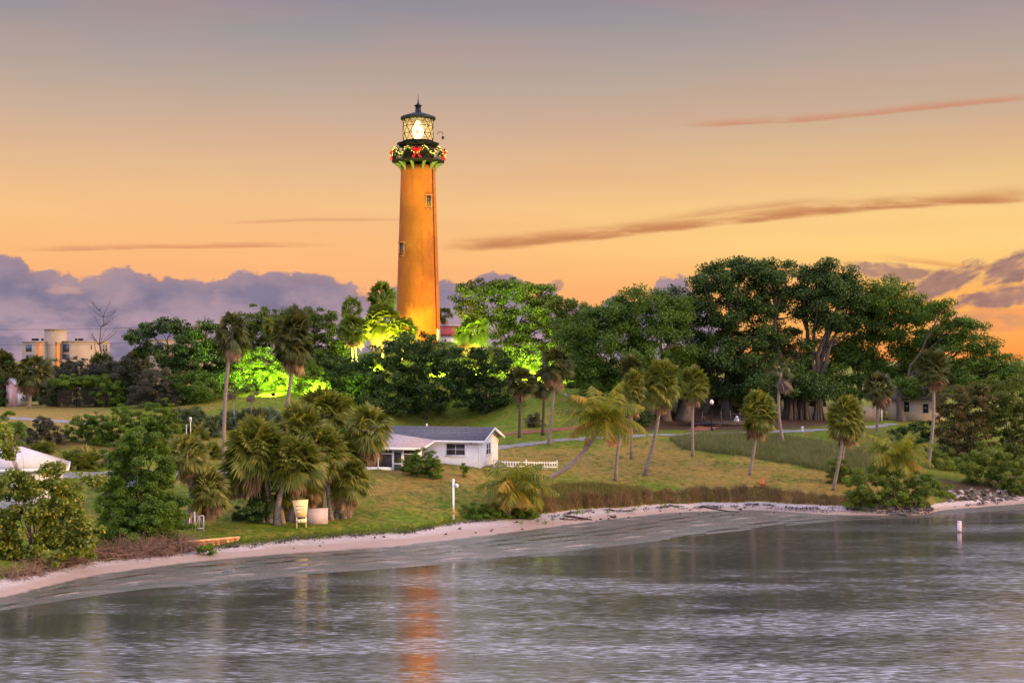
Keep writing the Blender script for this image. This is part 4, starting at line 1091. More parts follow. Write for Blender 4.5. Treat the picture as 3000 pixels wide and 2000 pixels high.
fan_palm((2440, 1437), (2474, 1218), 48, "leaning palm of the pair at the lawn end, foot at the bank", 'round', 1, rt=0.14, bow=0.15, **LW)
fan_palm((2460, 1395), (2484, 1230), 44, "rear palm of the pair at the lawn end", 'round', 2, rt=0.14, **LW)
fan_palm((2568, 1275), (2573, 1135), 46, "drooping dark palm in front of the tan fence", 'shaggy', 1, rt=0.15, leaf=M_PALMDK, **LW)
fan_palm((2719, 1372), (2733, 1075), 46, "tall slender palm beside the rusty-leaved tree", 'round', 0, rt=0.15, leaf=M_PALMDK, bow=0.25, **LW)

coconut((1570, 1428), (1770, 1226), 107.0, 4.3, "coconut palm leaning far over the bank with wind-blown fronds", 3, bow=(0.55, 0, -0.55), n=24, orange=2, rt=0.20)
coconut((1486, 1490), (1512, 1425), 99.6, 3.7, "low coconut palm spreading its fronds right above the beach", 8, n=24, rt=0.22)
coconut((2630, 1450), (2632, 1335), 107.0, 3.3, "coconut palm rising out of the mangrove bush", 15, n=24, rt=0.17)

# bushes along the shore ----------------------------------------------------
broad("sea_grape", 60, [(12, 1285, 26, 44), (40, 1330, 26, 34), (150, 1395, 46, 34), (60, 1395, 30, 24), (40, 1470, 60, 50), (120, 1470, 60, 44), (190, 1445, 40, 30), (80, 1560, 90, 60), (190, 1545, 70, 52), (30, 1640, 60, 44), (120, 1640, 80, 36), (230, 1610, 44, 40), (-40, 1560, 60, 110), (110, 1425, 50, 34), (170, 1500, 60, 44), (20, 1420, 50, 40), (240, 1560, 50, 44)],
      "big round-leaved sea grape bush reaching over the beach in front of the boathouse", "bush", 76, M_GRAPE, 71, M_TWIG, 0.12, per_m2=1.7, leaves=40, csize=0.42, leaf=0.19, wide=0.85, depth=0.7, parts=("stems", "foliage"), lumpy=0.2, twig=2)
broad("sea_grape", 235, [(225, 1415, 26, 16), (262, 1400, 26, 14), (215, 1455, 34, 22), (290, 1412, 14, 8)], "yellowing sea grape sprays sticking out over the grass", "bush", 80, M_GRAPE, 72, M_TWIG, 0.05, per_m2=1.6, leaves=18, csize=0.4, leaf=0.17, wide=0.85, parts=("stems", "foliage"), lumpy=0.3)
broad("green_thicket", 400, [(400, 1285, 56, 38), (352, 1325, 44, 46), (440, 1330, 56, 40), (385, 1390, 66, 46), (470, 1375, 44, 40), (335, 1430, 44, 44), (420, 1440, 80, 44), (330, 1480, 60, 44), (500, 1470, 56, 44), (290, 1540, 54, 48), (400, 1520, 90, 50), (510, 1525, 40, 40), (300, 1590, 50, 44, -3), (380, 1585, 60, 44, -2.5), (460, 1575, 56, 44, -2), (330, 1540, 60, 50, -2), (450, 1510, 60, 50, -2)],
      "tall leafy green thicket between the sea grape and the white gate", "bush", 85, M_BUSH, 73, M_BARKD, 0.14, per_m2=2.6, leaves=46, csize=0.36, leaf=0.14, wide=0.5, depth=0.7, parts=("stems", "foliage"), lumpy=0.26, inner=0.45)
shrub("dark_shrub", [(735, 1480, 40, 44), (770, 1500, 34, 40), (710, 1510, 26, 30), (745, 1525, 40, 20)], "very dark bush at the foot of the large dark palm", 91.5, M_FIGD, 74, leaf=0.13, per_m2=2.4, csize=0.3)
shrub("vine_shrub", [(1005, 1285, 32, 26), (1030, 1310, 26, 30), (985, 1310, 24, 24)], "fresh green shrub growing up between the palm crowns", 95.5, M_BUSHL, 75, leaf=0.12)
shrub("garden_shrub", [(1205, 1354, 32, 26), (1240, 1350, 34, 32), (1192, 1364, 24, 18), (1225, 1366, 40, 18)], "clipped dark green shrub by the screened porch door", 104.2, M_BUSH, 76, leaf=0.09, per_m2=4, csize=0.2)
shrub("garden_shrub", [(1268, 1342, 22, 22), (1280, 1357, 18, 20), (1266, 1366, 24, 18)], "yellow-green shrub against the white house wall", 104.0, M_BUSHL, 77, leaf=0.09, per_m2=4, csize=0.2)
shrub("weed_tuft", [(1358, 1366, 9, 8), (1365, 1369, 8, 5)], "little weed tuft at the foot of the white front wall", 105.0, M_BUSH, 78, leaf=0.08, per_m2=8, csize=0.14, rt=0.02)
shrub("beach_shrub", [(600, 1603, 22, 10), (622, 1606, 14, 8), (588, 1608, 12, 6)], "small lone shrub growing on the sand by the timber sea wall", 82.0, M_BUSHL, 79, leaf=0.09, per_m2=6, csize=0.16, rt=0.03)
shrub("shore_shrub", [(1380, 1500, 36, 22), (1430, 1500, 44, 24), (1395, 1515, 40, 14), (1470, 1508, 36, 16)], "bright green ground shrub beside the white camera post", 99.0, M_BUSHL, 80, leaf=0.09, per_m2=4, csize=0.2, rt=0.03)
shrub("shore_shrub", [(1485, 1480, 30, 22), (1520, 1505, 34, 16), (1560, 1505, 26, 14)], "dark leafy shrub under the low coconut palm", 99.6, M_BUSH, 81, leaf=0.11, per_m2=4, csize=0.22, rt=0.04)
broad("mangrove_bush", 2620, [(2520, 1420, 44, 36), (2560, 1400, 50, 34), (2620, 1405, 50, 36), (2680, 1430, 40, 34), (2530, 1460, 50, 34), (2600, 1455, 60, 36), (2660, 1465, 50, 26), (2720, 1420, 44, 40), (2760, 1440, 30, 30), (2500, 1470, 26, 24)],
      "wide mangrove bush on a rocky point below the coconut palm", "bush", 106, M_MANG, 82, M_TWIG, 0.09, trunks=[(2600, .08), (2640, .08), (2680, .07), (2560, .07), (2720, .06)], per_m2=1.9, leaves=26, csize=0.36, leaf=0.15, wide=0.5, depth=0.7, parts=("stems", "foliage"), lumpy=0.2)
shrub("grey_shrub", [(2450, 1360, 30, 20), (2490, 1385, 36, 24), (2440, 1385, 20, 14)], "soft grey-green shrub behind the mangrove point", 113, M_MANG, 83, leaf=0.1, per_m2=3, csize=0.25)
broad("rusty_tree", 2810, [(2790, 1170, 50, 44), (2850, 1160, 50, 40), (2780, 1240, 44, 56), (2850, 1235, 60, 60), (2800, 1310, 54, 50), (2870, 1310, 50, 44), (2770, 1350, 40, 40)], "bushy tree with rust-brown leaves beside the slender palm", "tree", 126, M_RUST, 84, M_BARKD, 0.2, per_m2=1.3, leaves=26, csize=0.5, leaf=0.22)
broad("edge_tree", 2960, [(2920, 1150, 56, 46), (2985, 1170, 50, 50), (2940, 1230, 60, 56), (3010, 1260, 50, 60), (2930, 1310, 50, 44), (2990, 1330, 50, 40)], "mixed green bushy tree beside the rusty-leaved one", "tree", 128, M_OAK, 85, M_BARKD, 0.2, per_m2=1.3, leaves=26, csize=0.5, leaf=0.22)
shrub("shore_mangrove", [(2850, 1360, 50, 40), (2910, 1370, 50, 50), (2970, 1385, 50, 54), (2880, 1405, 50, 40), (2940, 1420, 50, 40), (3010, 1420, 40, 50), (2970, 1440, 40, 30), (2900, 1330, 40, 40)], "grey-green mangrove hedge rooted at the water beyond the stones", 115.5, M_MANG, 86, leaf=0.15, per_m2=2, csize=0.36)
shrub("shore_mangrove", [(2760, 1385, 40, 34), (2800, 1395, 46, 36), (2750, 1350, 34, 40)], "dark undergrowth at the foot of the rusty-leaved tree", 121, M_MANG, 89, leaf=0.15, per_m2=2, csize=0.36)
shrub("slope_shrub", [(2650, 1290, 50, 40), (2690, 1330, 50, 46), (2640, 1340, 46, 40), (2700, 1270, 36, 36), (2600, 1330, 36, 34)], "dark hedge-like shrub on the slope below the shaded house", 127, M_FIGD, 90, leaf=0.16, per_m2=2, csize=0.4)
shrub("deck_shrub", [(1890, 1215, 20, 22), (1870, 1230, 18, 16)], "spiky dark shrub beside the fluted roots behind the round-headed palm", 141, M_FIGD, 87, leaf=0.16, per_m2=3)
shrub("dry_shrub", [(1560, 1232, 24, 18), (1575, 1240, 20, 12)], "straw-coloured dry shrub behind the red brick path", 138, M_SCRUB, 88, leaf=0.12, per_m2=4)

def dry_brush(pts, label, seed, n=260, up=0.5, Lm=1.9):
    rng = np.random.default_rng(seed)
    t = None
    mb = MB()
    g0 = gpx(*pts[0])
    t = thing("dry_brush", label, "brushwood", tuple(g0))
    for i in range(n):
        a = pts[rng.integers(0, len(pts))]
        g = gpx(a[0] + rng.normal() * 16, a[1] + rng.normal() * 5) - g0
        d = unit(rng.normal(size=3) * [1, 0.8, 0.5] + [0, -0.2, up]); L = rng.uniform(0.6, Lm)
        s = np.linspace(0, 1, 6)[:, None]
        P = g + d * L * s + np.cumsum(rng.normal(size=(6, 3)) * 0.05, 0) + np.array([0, 0, -0.35]) * s ** 2 * L
        mb.tube(P, 0.019 * (1.15 - s[:, 0]), 3, cap=False)
    mb.build("twigs", M_TWIG, t)
dry_brush([(330, 1632), (370, 1630), (410, 1625), (450, 1622), (490, 1618), (520, 1612), (535, 1608), (500, 1600)], "tangle of bare brown twigs under the green thicket on the sand", 5, 1500, 0.9, 2.3)
dry_brush([(40, 1690), (90, 1680), (140, 1668), (190, 1655), (240, 1645), (280, 1632)], "dry reddish branches trailing on the sand under the sea grape", 6, 700, 0.6, 1.8)

# dead tree against the sky
rng = np.random.default_rng(77)
Yd_ = 200.0; xd = (292 - 1500) / F * Yd_; gd = np.array([xd, Yd_, h(xd, Yd_)])
dt = thing("dead_tree", "leafless dead tree standing out against the clouds beside the tan flats", "tree", tuple(gd))
mb = MB()
topz = at(296, 900, Yd_)[2] - gd[2]
tr = limb(mb, (0, 0, 0), (0.25, 0, topz), 0.16, 0.03, rng, 0.0, 6, 14)
for i in range(16):
    q = tr[rng.integers(6, 13)]
    s_ = -1 if rng.random() < .5 else 1
    e = q + np.array([s_ * rng.uniform(0.6, 2.4), rng.normal() * 0.6, rng.uniform(0.6, 2.2)])
    p = limb(mb, q, e, 0.05, 0.015, rng, -0.1, 4, 6)
    for _ in range(3):
        q2 = p[rng.integers(2, 6)]; limb(mb, q2, q2 + np.array([s_ * rng.uniform(0.2, 1.0), rng.normal() * .3, rng.uniform(0.3, 1.2)]), 0.022, 0.008, rng, -0.05, 3, 4)
limb(mb, (-0.2, 0, 0), (-1.1, 0, topz * 0.72), 0.12, 0.03, rng, 0.0, 5, 8)
mb.build("branches", M_BARKD, dt)

# grasses ------------------------------------------------------------------------
rg = np.random.default_rng(4)
n = 260000
x = rg.uniform(-50, 60, n); y = rg.uniform(66, 150, n)
kp = (y > YS(x) + 0.25 + 0.5 * rg.random(n)) & (np.abs(x) < 0.41 * y + 4) & (rg.random(n) < np.clip(1.3 - (y - 80) / 90, 0.2, 1))
mx = dryness(x, y); kp &= rg.random(n) > mx[:, 1] * 0.85
x, y, mx = x[kp], y[kp], mx[kp]
M_GRASS = foliage("lawn_blades", rgb(0.06, 0.095, 0.008), rgb(0.15, 0.185, 0.018), 0.3, 0.25)
M_GRASSD = foliage("dry_blades", rgb(0.13, 0.095, 0.03), rgb(0.30, 0.21, 0.07), 0.3, 0.25)
isd = rg.random(len(x)) < np.clip(mx[:, 0] * 1.0 - 0.1 + 0.3 * np.sin(x * 0.9) * np.sin(y * 1.3), 0.05, 0.9)
scatter_blades("lawn_grass", x[~isd], y[~isd], 0.075, 0.03, M_GRASS, "short green turf blades over the lawns", "grass", 1, 0.6, seg=1)
scatter_blades("dry_grass", x[isd], y[isd], 0.07, 0.03, M_GRASSD, "straw-coloured turf blades mixed into the lawns", "grass", 2, 0.6, seg=1)
M_OATS = foliage("tall_grass_blades", rgb(0.075, 0.085, 0.035), rgb(0.20, 0.195, 0.09), 0.3, 0.5)
M_BANKG = foliage("bank_grass_blades", rgb(0.085, 0.085, 0.018), rgb(0.22, 0.17, 0.05), 0.3, 0.5)
M_BANKD = foliage("hanging_dead_grass", rgb(0.12, 0.062, 0.028), rgb(0.30, 0.165, 0.08), 0.25, 0.7)
x, y = fill([(1960, 1290), (2060, 1275), (2250, 1278), (2420, 1300), (2560, 1330), (2560, 1400), (2460, 1388), (2320, 1362), (2150, 1335), (2000, 1318)], 26000, 5)
scatter_blades("tall_grass", x, y, 0.62, 0.025, M_OATS, "tall grey-green dune grass on the slope below the footpath", "grass", 6, 0.6)
x, y = fill([(1580, 1452), (1640, 1425), (1760, 1425), (1900, 1438), (1900, 1452), (1760, 1462), (1620, 1480)], 12000, 7)
scatter_blades("bank_grass", x, y, 0.55, 0.025, M_BANKG, "shaggy grass on the bank top by the leaning coconut palm", "grass", 8, 0.6)
xs = rg.uniform(2.0, 42, 16000); ys = YS(xs) + rg.uniform(0.15, 1.5, len(xs)); kp = (xs < 27.5)
xs, ys = xs[kp], ys[kp]
scatter_blades("bank_edge_grass", xs, ys, np.clip(0.66 - 0.013 * np.abs(xs - 5), 0.16, 0.7) * (0.55 + 0.75 * np.clip(0.5 + 0.5 * np.sin(xs * 3.1 + 1.3 * np.sin(xs * 1.1)) + 0.3 * np.sin(xs * 7.7), 0, 1)), 0.028, M_BANKD, "brown dead grass hanging down the eroded bank", "grass", 9, 0.75)
xs = rg.uniform(-32, 2, 22000); ys = YS(xs) + rg.normal(-0.15, 0.5, len(xs)) - 0.9 * np.clip(np.sin(xs * 0.9) * np.sin(xs * 0.37 + 1), 0, 1) * rg.random(len(xs))
scatter_blades("edge_grass", xs, ys, 0.14, 0.03, M_GRASS, "creeping grass along the edge of the sand", "grass", 10, 0.7)
x, y = fill([(2460, 1500), (2560, 1510), (2480, 1498), (2260, 1486), (2240, 1492), (2420, 1506)], 900, 12)
scatter_blades("mangrove_roots", x, y, 0.14, 0.02, M_BARKD, "short dark breathing roots sticking up from the flat beside the mangrove point", "roots", 11, 0.2)

# scraps washed up along the high line and coarse tufts in the turf
xs = rg.uniform(-34, 40, 9000); ys = YS(xs) - 0.55 - 0.5 * np.sin(xs * 0.5) ** 2 - np.abs(rg.normal(0, 0.42, len(xs)))
kp = (ys > YD(xs) + 0.3) & (np.sin(xs * 1.7) + np.sin(xs * 4.3 + 1) + rg.normal(0, 0.8, len(xs)) > 0)
scatter_blades("seaweed_wrack", xs[kp], ys[kp], 0.16, 0.05, M_BARKD, "dark strands of dried seaweed strewn along the high water line", "seaweed", 13, 1.35)
cx = rg.uniform(-36, 52, 1500); cy = rg.uniform(80, 132, 1500); kp = cy > YS(cx) + 1.0
cx, cy = np.repeat(cx[kp], 22), np.repeat(cy[kp], 22); cx = cx + rg.normal(0, 0.16, len(cx)); cy = cy + rg.normal(0, 0.16, len(cy))
scatter_blades("coarse_grass", cx, cy, 0.17, 0.025, M_BANKG, "coarser tufts standing out of the mown turf", "grass", 14, 0.6)

# ------------------------------------------------------------------ lighthouse
def brick_tower():
    m, kk = new_mat("painted_brick")
    tcn = kk.n('ShaderNodeTexCoord').outputs['Object']
    s3 = kk.n('ShaderNodeSeparateXYZ'); kk.put(s3.inputs[0], tcn)
    ang = kk.math('ARCTAN2', s3.outputs[1], s3.outputs[0])
    br = kk.n('ShaderNodeTexBrick'); kk.put(br.inputs[0], kk.comb(kk.math('MULTIPLY', ang, 2.6), s3.outputs[2]))
    br.inputs['Scale'].default_value = 1.0; br.inputs['Brick Width'].default_value = 0.5; br.inputs['Row Height'].default_value = 0.17
    br.inputs['Mortar Size'].default_value = 0.02; br.inputs['Mortar Smooth'].default_value = 0.3
    n1 = kk.noise(tcn, 0.5, 5, 0.6); n2 = kk.noise(tcn, 8, 4, 0.6)
    col = kk.mix(kk.smooth(n1, 0.3, 0.7), rgb(0.36, 0.100, 0.006), rgb(0.46, 0.135, 0.008))
    col = kk.mix(kk.math('MULTIPLY', n2, 0.3), col, rgb(0.25, 0.075, 0.011))
    col = kk.mix(kk.math('MULTIPLY', br.outputs['Fac'], 0.42), col, rgb(0.16, 0.045, 0.008))
    mps = kk.n('ShaderNodeMapping'); kk.put(mps.inputs[0], tcn); mps.inputs['Scale'].default_value = (2.2, 2.2, 0.12)
    stn = kk.noise(mps.outputs[0], 1.0, 5, 0.65)
    col = kk.mix(kk.math('MULTIPLY', kk.smooth(stn, 0.52, 0.72), 0.38), col, rgb(0.20, 0.055, 0.010))
    hb = kk.math('SUBTRACT', kk.math('MULTIPLY', n2, 0.25), br.outputs['Fac'])
    p = pbsdf(kk, col, 0.75, 0, 0.25, bump(kk, hb, 0.55, 0.03))
    finish(kk, p.outputs[0]); return m

M_TOWER = brick_tower()
M_IRON = paint("black_iron", rgb(0.014, 0.013, 0.013), 0.6, 0.2, 3, spec=0.15)
M_ROOFIRON = paint("roof_iron", rgb(0.012, 0.016, 0.024), 0.5, 0.2, 2, spec=0.2)
M_WATCH = paint("watch_room_paint", rgb(0.08, 0.045, 0.028), 0.6, 0.25, 2)
M_BRACK = paint("green_brackets", rgb(0.13, 0.17, 0.06), 0.6, 0.15, 3)
M_WFRAME = paint("tower_window_frame", rgb(0.42, 0.16, 0.055), 0.7, 0.1, 3)
M_DARKGLASS = paint("dark_glass", rgb(0.02, 0.022, 0.022), 0.12, 0.2, 1, spec=0.6, bmp=0)
M_BULB = glow("warm_fairy_lights", (1.0, 0.70, 0.12, 1), 4.5)
M_REDGLOW = glow("red_fairy_lights", (1.0, 0.012, 0.010, 1), 0.95)
M_REDDOT = glow("red_bulbs", (1.0, 0.16, 0.10, 1), 2.2)
M_GARL = foliage("garland_needles", rgb(0.02, 0.06, 0.012), rgb(0.06, 0.12, 0.03), 0.2, 3)
M_LENS = glow("lit_lens", (1.0, 0.74, 0.26, 1), 8.0)
def lantern_glass():
    m, kk = new_mat("lantern_glass")
    tr = kk.n('ShaderNodeBsdfTransparent'); tl = kk.n('ShaderNodeBsdfTranslucent'); tl.inputs[0].default_value = (0.9, 0.72, 0.30, 1)
    gl = kk.n('ShaderNodeBsdfGlossy'); gl.inputs['Roughness'].default_value = 0.08
    a = kk.n('ShaderNodeMixShader'); a.inputs[0].default_value = 0.42; kk.t.links.new(tr.outputs[0], a.inputs[1]); kk.t.links.new(tl.outputs[0], a.inputs[2])
    b = kk.n('ShaderNodeMixShader'); b.inputs[0].default_value = 0.06; kk.t.links.new(a.outputs[0], b.inputs[1]); kk.t.links.new(gl.outputs[0], b.inputs[2])
    finish(kk, b.outputs[0]); return m
M_LGLASS = lantern_glass()

LX, LY = (1225 - 1500) / F * 182, 182.0
LZ = 13.6
ZP = lambda py: 12 + (1050 - py) / F * LY - LZ         # picture row -> height above the tower foot
lh = thing("lighthouse", "tall orange brick lighthouse with a lit lantern, black gallery and Christmas lights", "lighthouse", (LX, LY, LZ))
zt, zb_ = ZP(488), 0.0
r_at = lambda z: 3.02 + (2.27 - 3.02) * z / zt
mb = MB(); mb.lathe([(r_at(z), z) for z in np.linspace(-0.5, zt, 30)], 72); tw = mb.build("tower", M_TOWER, lh, smooth=True)
mb = MB(); mb.tube([(math.sin(R(58)) * (r_at(z) + 0.05), -math.cos(R(58)) * (r_at(z) + 0.05), z) for z in np.linspace(0, zt, 12)], 0.05, 6); mb.build("conduit", M_IRON, lh)
# slit windows
for px, py, wpx, hpx in ((1258, 597, 17, 38), (1180, 733, 17, 36)):
    z = ZP(py); rr = r_at(z); a = math.asin((px - 1225) / F * LY / rr)
    ww, hh = wpx / F * LY / math.cos(a) * 0.80, hpx / F * LY
    fr = MB()
    for s_ in (-1, 1): fr.box((s_ * ww / 2, 0, 0), (0.12, 0.22, hh + 0.1))
    fr.box((0, -0.02, hh / 2 + 0.1), (ww + 0.34, 0.32, 0.14)); fr.box((0, -0.02, -hh / 2 - 0.07), (ww + 0.3, 0.32, 0.1))
    f = fr.build("window", M_WFRAME, lh); f.location = (math.sin(a) * (rr - 0.02), -math.cos(a) * (rr - 0.02), z); f.rotation_euler = (0, 0, a)
    pn = MB(); pn.box((0, 0.03, 0), (ww - 0.1, 0.1, hh)); pn.build("pane", M_DARKGLASS, f)
    mu = MB()
    mu.box((0, -0.045, 0), (0.05, 0.03, hh))
    for zz in (-hh / 4, 0, hh / 4): mu.box((0, -0.047, zz), (ww - 0.12, 0.03, 0.05))
    mu.build("glazing_bars", paint("green_window_paint", rgb(0.12, 0.17, 0.10), 0.6), f)
# main gallery
zg0, zg1 = ZP(479), ZP(472)
mb = MB(); mb.lathe([(2.3, zg0 - 0.02), (3.40, zg0 + 0.05), (3.50, zg0 + 0.18), (3.50, zg1), (2.0, zg1 + 0.02)], 64); mb.build("gallery_deck", M_IRON, lh)
bm_ = MB()
prof = [(2.16, -1.05), (2.36, -1.05), (2.42, -0.72), (2.58, -0.62), (2.70, -0.42), (2.95, -0.34), (3.02, -0.16), (3.3, -0.10), (3.32, 0.02), (2.1, 0.02)]
for i in range(11):
    a = R(-13 + 360 / 11 * i) - math.pi / 2
    ca, sa = math.cos(a), math.sin(a); t_ = np.array([-sa, ca, 0]) * 0.30
    bk = MB()
    bk.prism([np.array([r * ca, r * sa, z + zg0 - 0.02]) - t_ / 2 for r, z in prof], t_)
    bk.build("bracket", M_BRACK, lh)
zr = ZP(442)
rl = MB()
for zz, tk in ((zr, 0.035), (zg1 + 0.12, 0.025), ((zr + zg1) / 2, 0.018)):
    th = np.linspace(0, 2 * math.pi, 65); rl.tube(np.stack([3.44 * np.cos(th), 3.44 * np.sin(th), th * 0 + zz], 1), tk, 5, cap=False)
for i in range(120):
    a = 2 * math.pi * i / 120; rl.bar((3.44 * math.cos(a), 3.44 * math.sin(a), zg1), (3.44 * math.cos(a), 3.44 * math.sin(a), zr + (0.12 if i % 10 == 0 else 0)), 0.06 if i % 10 == 0 else 0.022)
rl.build("railing", M_IRON, lh)
# watch room, lantern gallery, lantern
zw = ZP(431); zl = ZP(421)
mb = MB(); mb.lathe([(2.12, zg1), (2.12, zw - 0.1), (2.2, zw)], 48); mb.build("watch_room", M_WATCH, lh, smooth=True)
mb = MB(); mb.lathe([(2.2, zw - 0.12), (2.5, zw + 0.05), (2.78, zl - 0.08), (2.80, zl), (2.0, zl + 0.05), (2.0, zl + 0.28), (1.9, zl + 0.3)], 56); mb.build("lantern_gallery", M_IRON, lh)
zg = zl + 0.28; zlt = ZP(352)
mb = MB(); mb.lathe([(1.97, zg), (1.97, zlt)], 48)
mb.F = mb.F[:1]; mb.build("lantern_glass", M_LGLASS, lh, smooth=True)
la = MB()
for sg in (-1, 1):
    for i in range(12):
        th = R(30 * i) - math.pi / 2 + sg * R(45) * np.linspace(0, 1, 7)
        la.tube(np.stack([2.0 * np.cos(th), 2.0 * np.sin(th), np.linspace(zlt, zg, 7)], 1), 0.036, 4)
for f_, tk in ((0, 0.05), (1 / 3, 0.045), (2 / 3, 0.045), (1, 0.05)):
    th = np.linspace(0, 2 * math.pi, 49); la.tube(np.stack([2.03 * np.cos(th), 2.03 * np.sin(th), th * 0 + zg + (zlt - zg) * f_], 1), tk, 5, cap=False)
la.build("lattice", M_IRON, lh)
mb = MB()
zc = (zg + zlt) / 2
mb.lathe([(0.25, zc - 1.35), (0.5, zc - 1.0), (0.72, zc - 0.4), (0.74, zc + 0.2), (0.5, zc + 0.85), (0.2, zc + 1.3)], 28); mb.build("lens", M_LENS, lh, smooth=True)
mb = MB(); mb.lathe([(0.45, zg - 0.2), (0.3, zc - 1.3)], 16); mb.build("lens_pedestal", M_IRON, lh)
mb = MB(); zc0 = ZP(347)
mb.lathe([(1.9, zlt), (2.30, zlt + 0.04), (2.36, zc0 - 0.02), (2.30, zc0 + 0.16), (1.1, ZP(334)), (0.42, ZP(329)), (0.36, ZP(313)), (0.50, ZP(311.5)), (0.52, ZP(310)), (0.2, ZP(305)), (0.1, ZP(301)), (0.055, ZP(292)), (0.015, ZP(276))], 40)
mb.build("roof", M_ROOFIRON, lh)
mb = MB()
th = np.linspace(0, math.pi, 9); bx, by = 2.62, -0.35
mb.tube(np.concatenate([[(bx, by, zl)], [(bx, by, zl + 1.1)], np.stack([bx + 0.35 - 0.35 * np.cos(th), th * 0 + by, zl + 1.25 + 0.25 * np.sin(th)], 1), [(bx + 0.7, by, zl + 1.0)]]), 0.045, 5)
mb.lathe([(0.08, zl + 0.95), (0.17, zl + 0.8), (0.15, zl + 0.6), (0.05, zl + 0.5)], 10, (bx + 0.7, by, 0)); mb.build("davit_lamp", M_IRON, lh)
mb = MB(); mb.bar((-2.7, -0.8, zl - 0.1), (-2.95, -1.0, zg1), 0.06); mb.bar((-2.4, -0.85, zl - 0.1), (-2.65, -1.05, zg1), 0.06)
for q in range(7): mb.bar((-2.72 - 0.035 * q, -0.82 - 0.03 * q, zl - 0.3 - 0.27 * q), (-2.42 - 0.035 * q, -0.87 - 0.03 * q, zl - 0.3 - 0.27 * q), 0.04)
mb.build("ladder", M_IRON, lh)
mb = MB(); mb.lathe([(0.20, -0.05), (0.20, 0.06)], 16); rp = mb.build("porthole", paint("porthole_brass", rgb(0.30, 0.16, 0.05), 0.4), lh); a = math.asin(-36 / F * LY / 2.13)
rp.location = (2.12 * math.sin(a), -2.12 * math.cos(a), ZP(442)); rp.rotation_euler = (R(90), 0, a)
# door at the foot of the tower
dr = MB(); dr.box((0, 0, 1.1), (0.9, 0.12, 2.2)); d_ = dr.build("door", paint("tower_door", rgb(0.5, 0.45, 0.36), 0.6), lh); a = R(66); d_.location = (3.0 * math.sin(a), -3.0 * math.cos(a), 0.1); d_.rotation_euler = (0, 0, a)

# Christmas garland and bows on the railing: things of their own
ga = thing("garland", "evergreen garland with warm fairy lights swagged along the tower gallery rail", "garland", (LX, LY, LZ + zg1))
rng = np.random.default_rng(31)
th = np.linspace(0, 2 * math.pi, 900); wave = 0.5 - 0.5 * np.cos((th + math.pi / 2) * 10)
zz = (zr - zg1) * (0.42 + 0.62 * wave)
GP = np.stack([3.55 * np.cos(th), 3.55 * np.sin(th), zz], 1)
mb = MB(); P = np.repeat(GP, 8, 0); leaf_quads(mb, P + rng.normal(size=P.shape) * 0.09, unit(rng.normal(size=P.shape)), 0.2, 0.06, rng); mb.build("greenery", M_GARL, ga)
mb = MB()
for p in GP[::3]:
    q = p + rng.normal(size=3) * 0.08 + np.array([p[0], p[1], 0]) / 3.55 * 0.1; s_ = 0.055
    mb.add(q + s_ * np.array([(1, 0, 0), (-1, 0, 0), (0, 1, 0), (0, -1, 0), (0, 0, 1), (0, 0, -1)]), [(0, 2, 4), (2, 1, 4), (1, 3, 4), (3, 0, 4), (2, 0, 5), (1, 2, 5), (3, 1, 5), (0, 3, 5)])
tag(mb.build("fairy_lights", M_BULB, ga), kind="stuff")

def bow(deg, label):
    a = R(deg)
    t = thing("ribbon_bow", label, "bow", (LX + 3.66 * math.sin(a), LY - 3.66 * math.cos(a), LZ + (zr + zg1) / 2), a, "red bows on the tower gallery")
    m_ = MB()
    for s_ in (-1, 1):
        # loop and tail of one side, each with thickness
        m_.prism([(0.0, -0.05, 0.0), (0.0, -0.05, 0.46), (0.28 * s_, -0.05, 0.60), (0.60 * s_, -0.05, 0.64), (0.56 * s_, -0.05, 0.30), (0.34 * s_, -0.05, 0.05), (0.16 * s_, -0.05, -0.04)], (0, 0.10, 0))
        m_.prism([(0.01 * s_, -0.04, 0.06), (0.16 * s_, -0.04, 0.02), (0.66 * s_, -0.04, -0.72), (0.50 * s_, -0.04, -0.66), (0.34 * s_, -0.04, -0.78), (0.10 * s_, -0.04, -0.2)], (0, 0.08, 0))
    m_.build("loops", M_REDGLOW, t)
    k_ = MB(); k_.lathe([(0.05, -0.12), (0.13, -0.04), (0.13, 0.1), (0.05, 0.18)], 10, (0, -0.05, 0.06)); k_.build("knot", M_REDGLOW, t)
    d = MB()
    for s_ in (-1, 1):
        for x_, z_ in ((0.3, .6), (0.55, .64), (0.5, .42), (0.2, .35), (0.2, -.1), (0.34, -.3), (0.48, -.5), (0.6, -.68), (0.4, -.7), (0.25, -.45)):
            d.box((x_ * s_, -0.07, z_), (0.05, 0.04, 0.05))
    tag(d.build("red_bulbs", M_REDDOT, t), kind="stuff")
bow(1, "red lit bow on the middle of the tower gallery facing the water")
bow(-72, "red lit bow on the ladder side of the tower gallery")
bow(72, "red lit bow on the curved lamp side of the tower gallery")

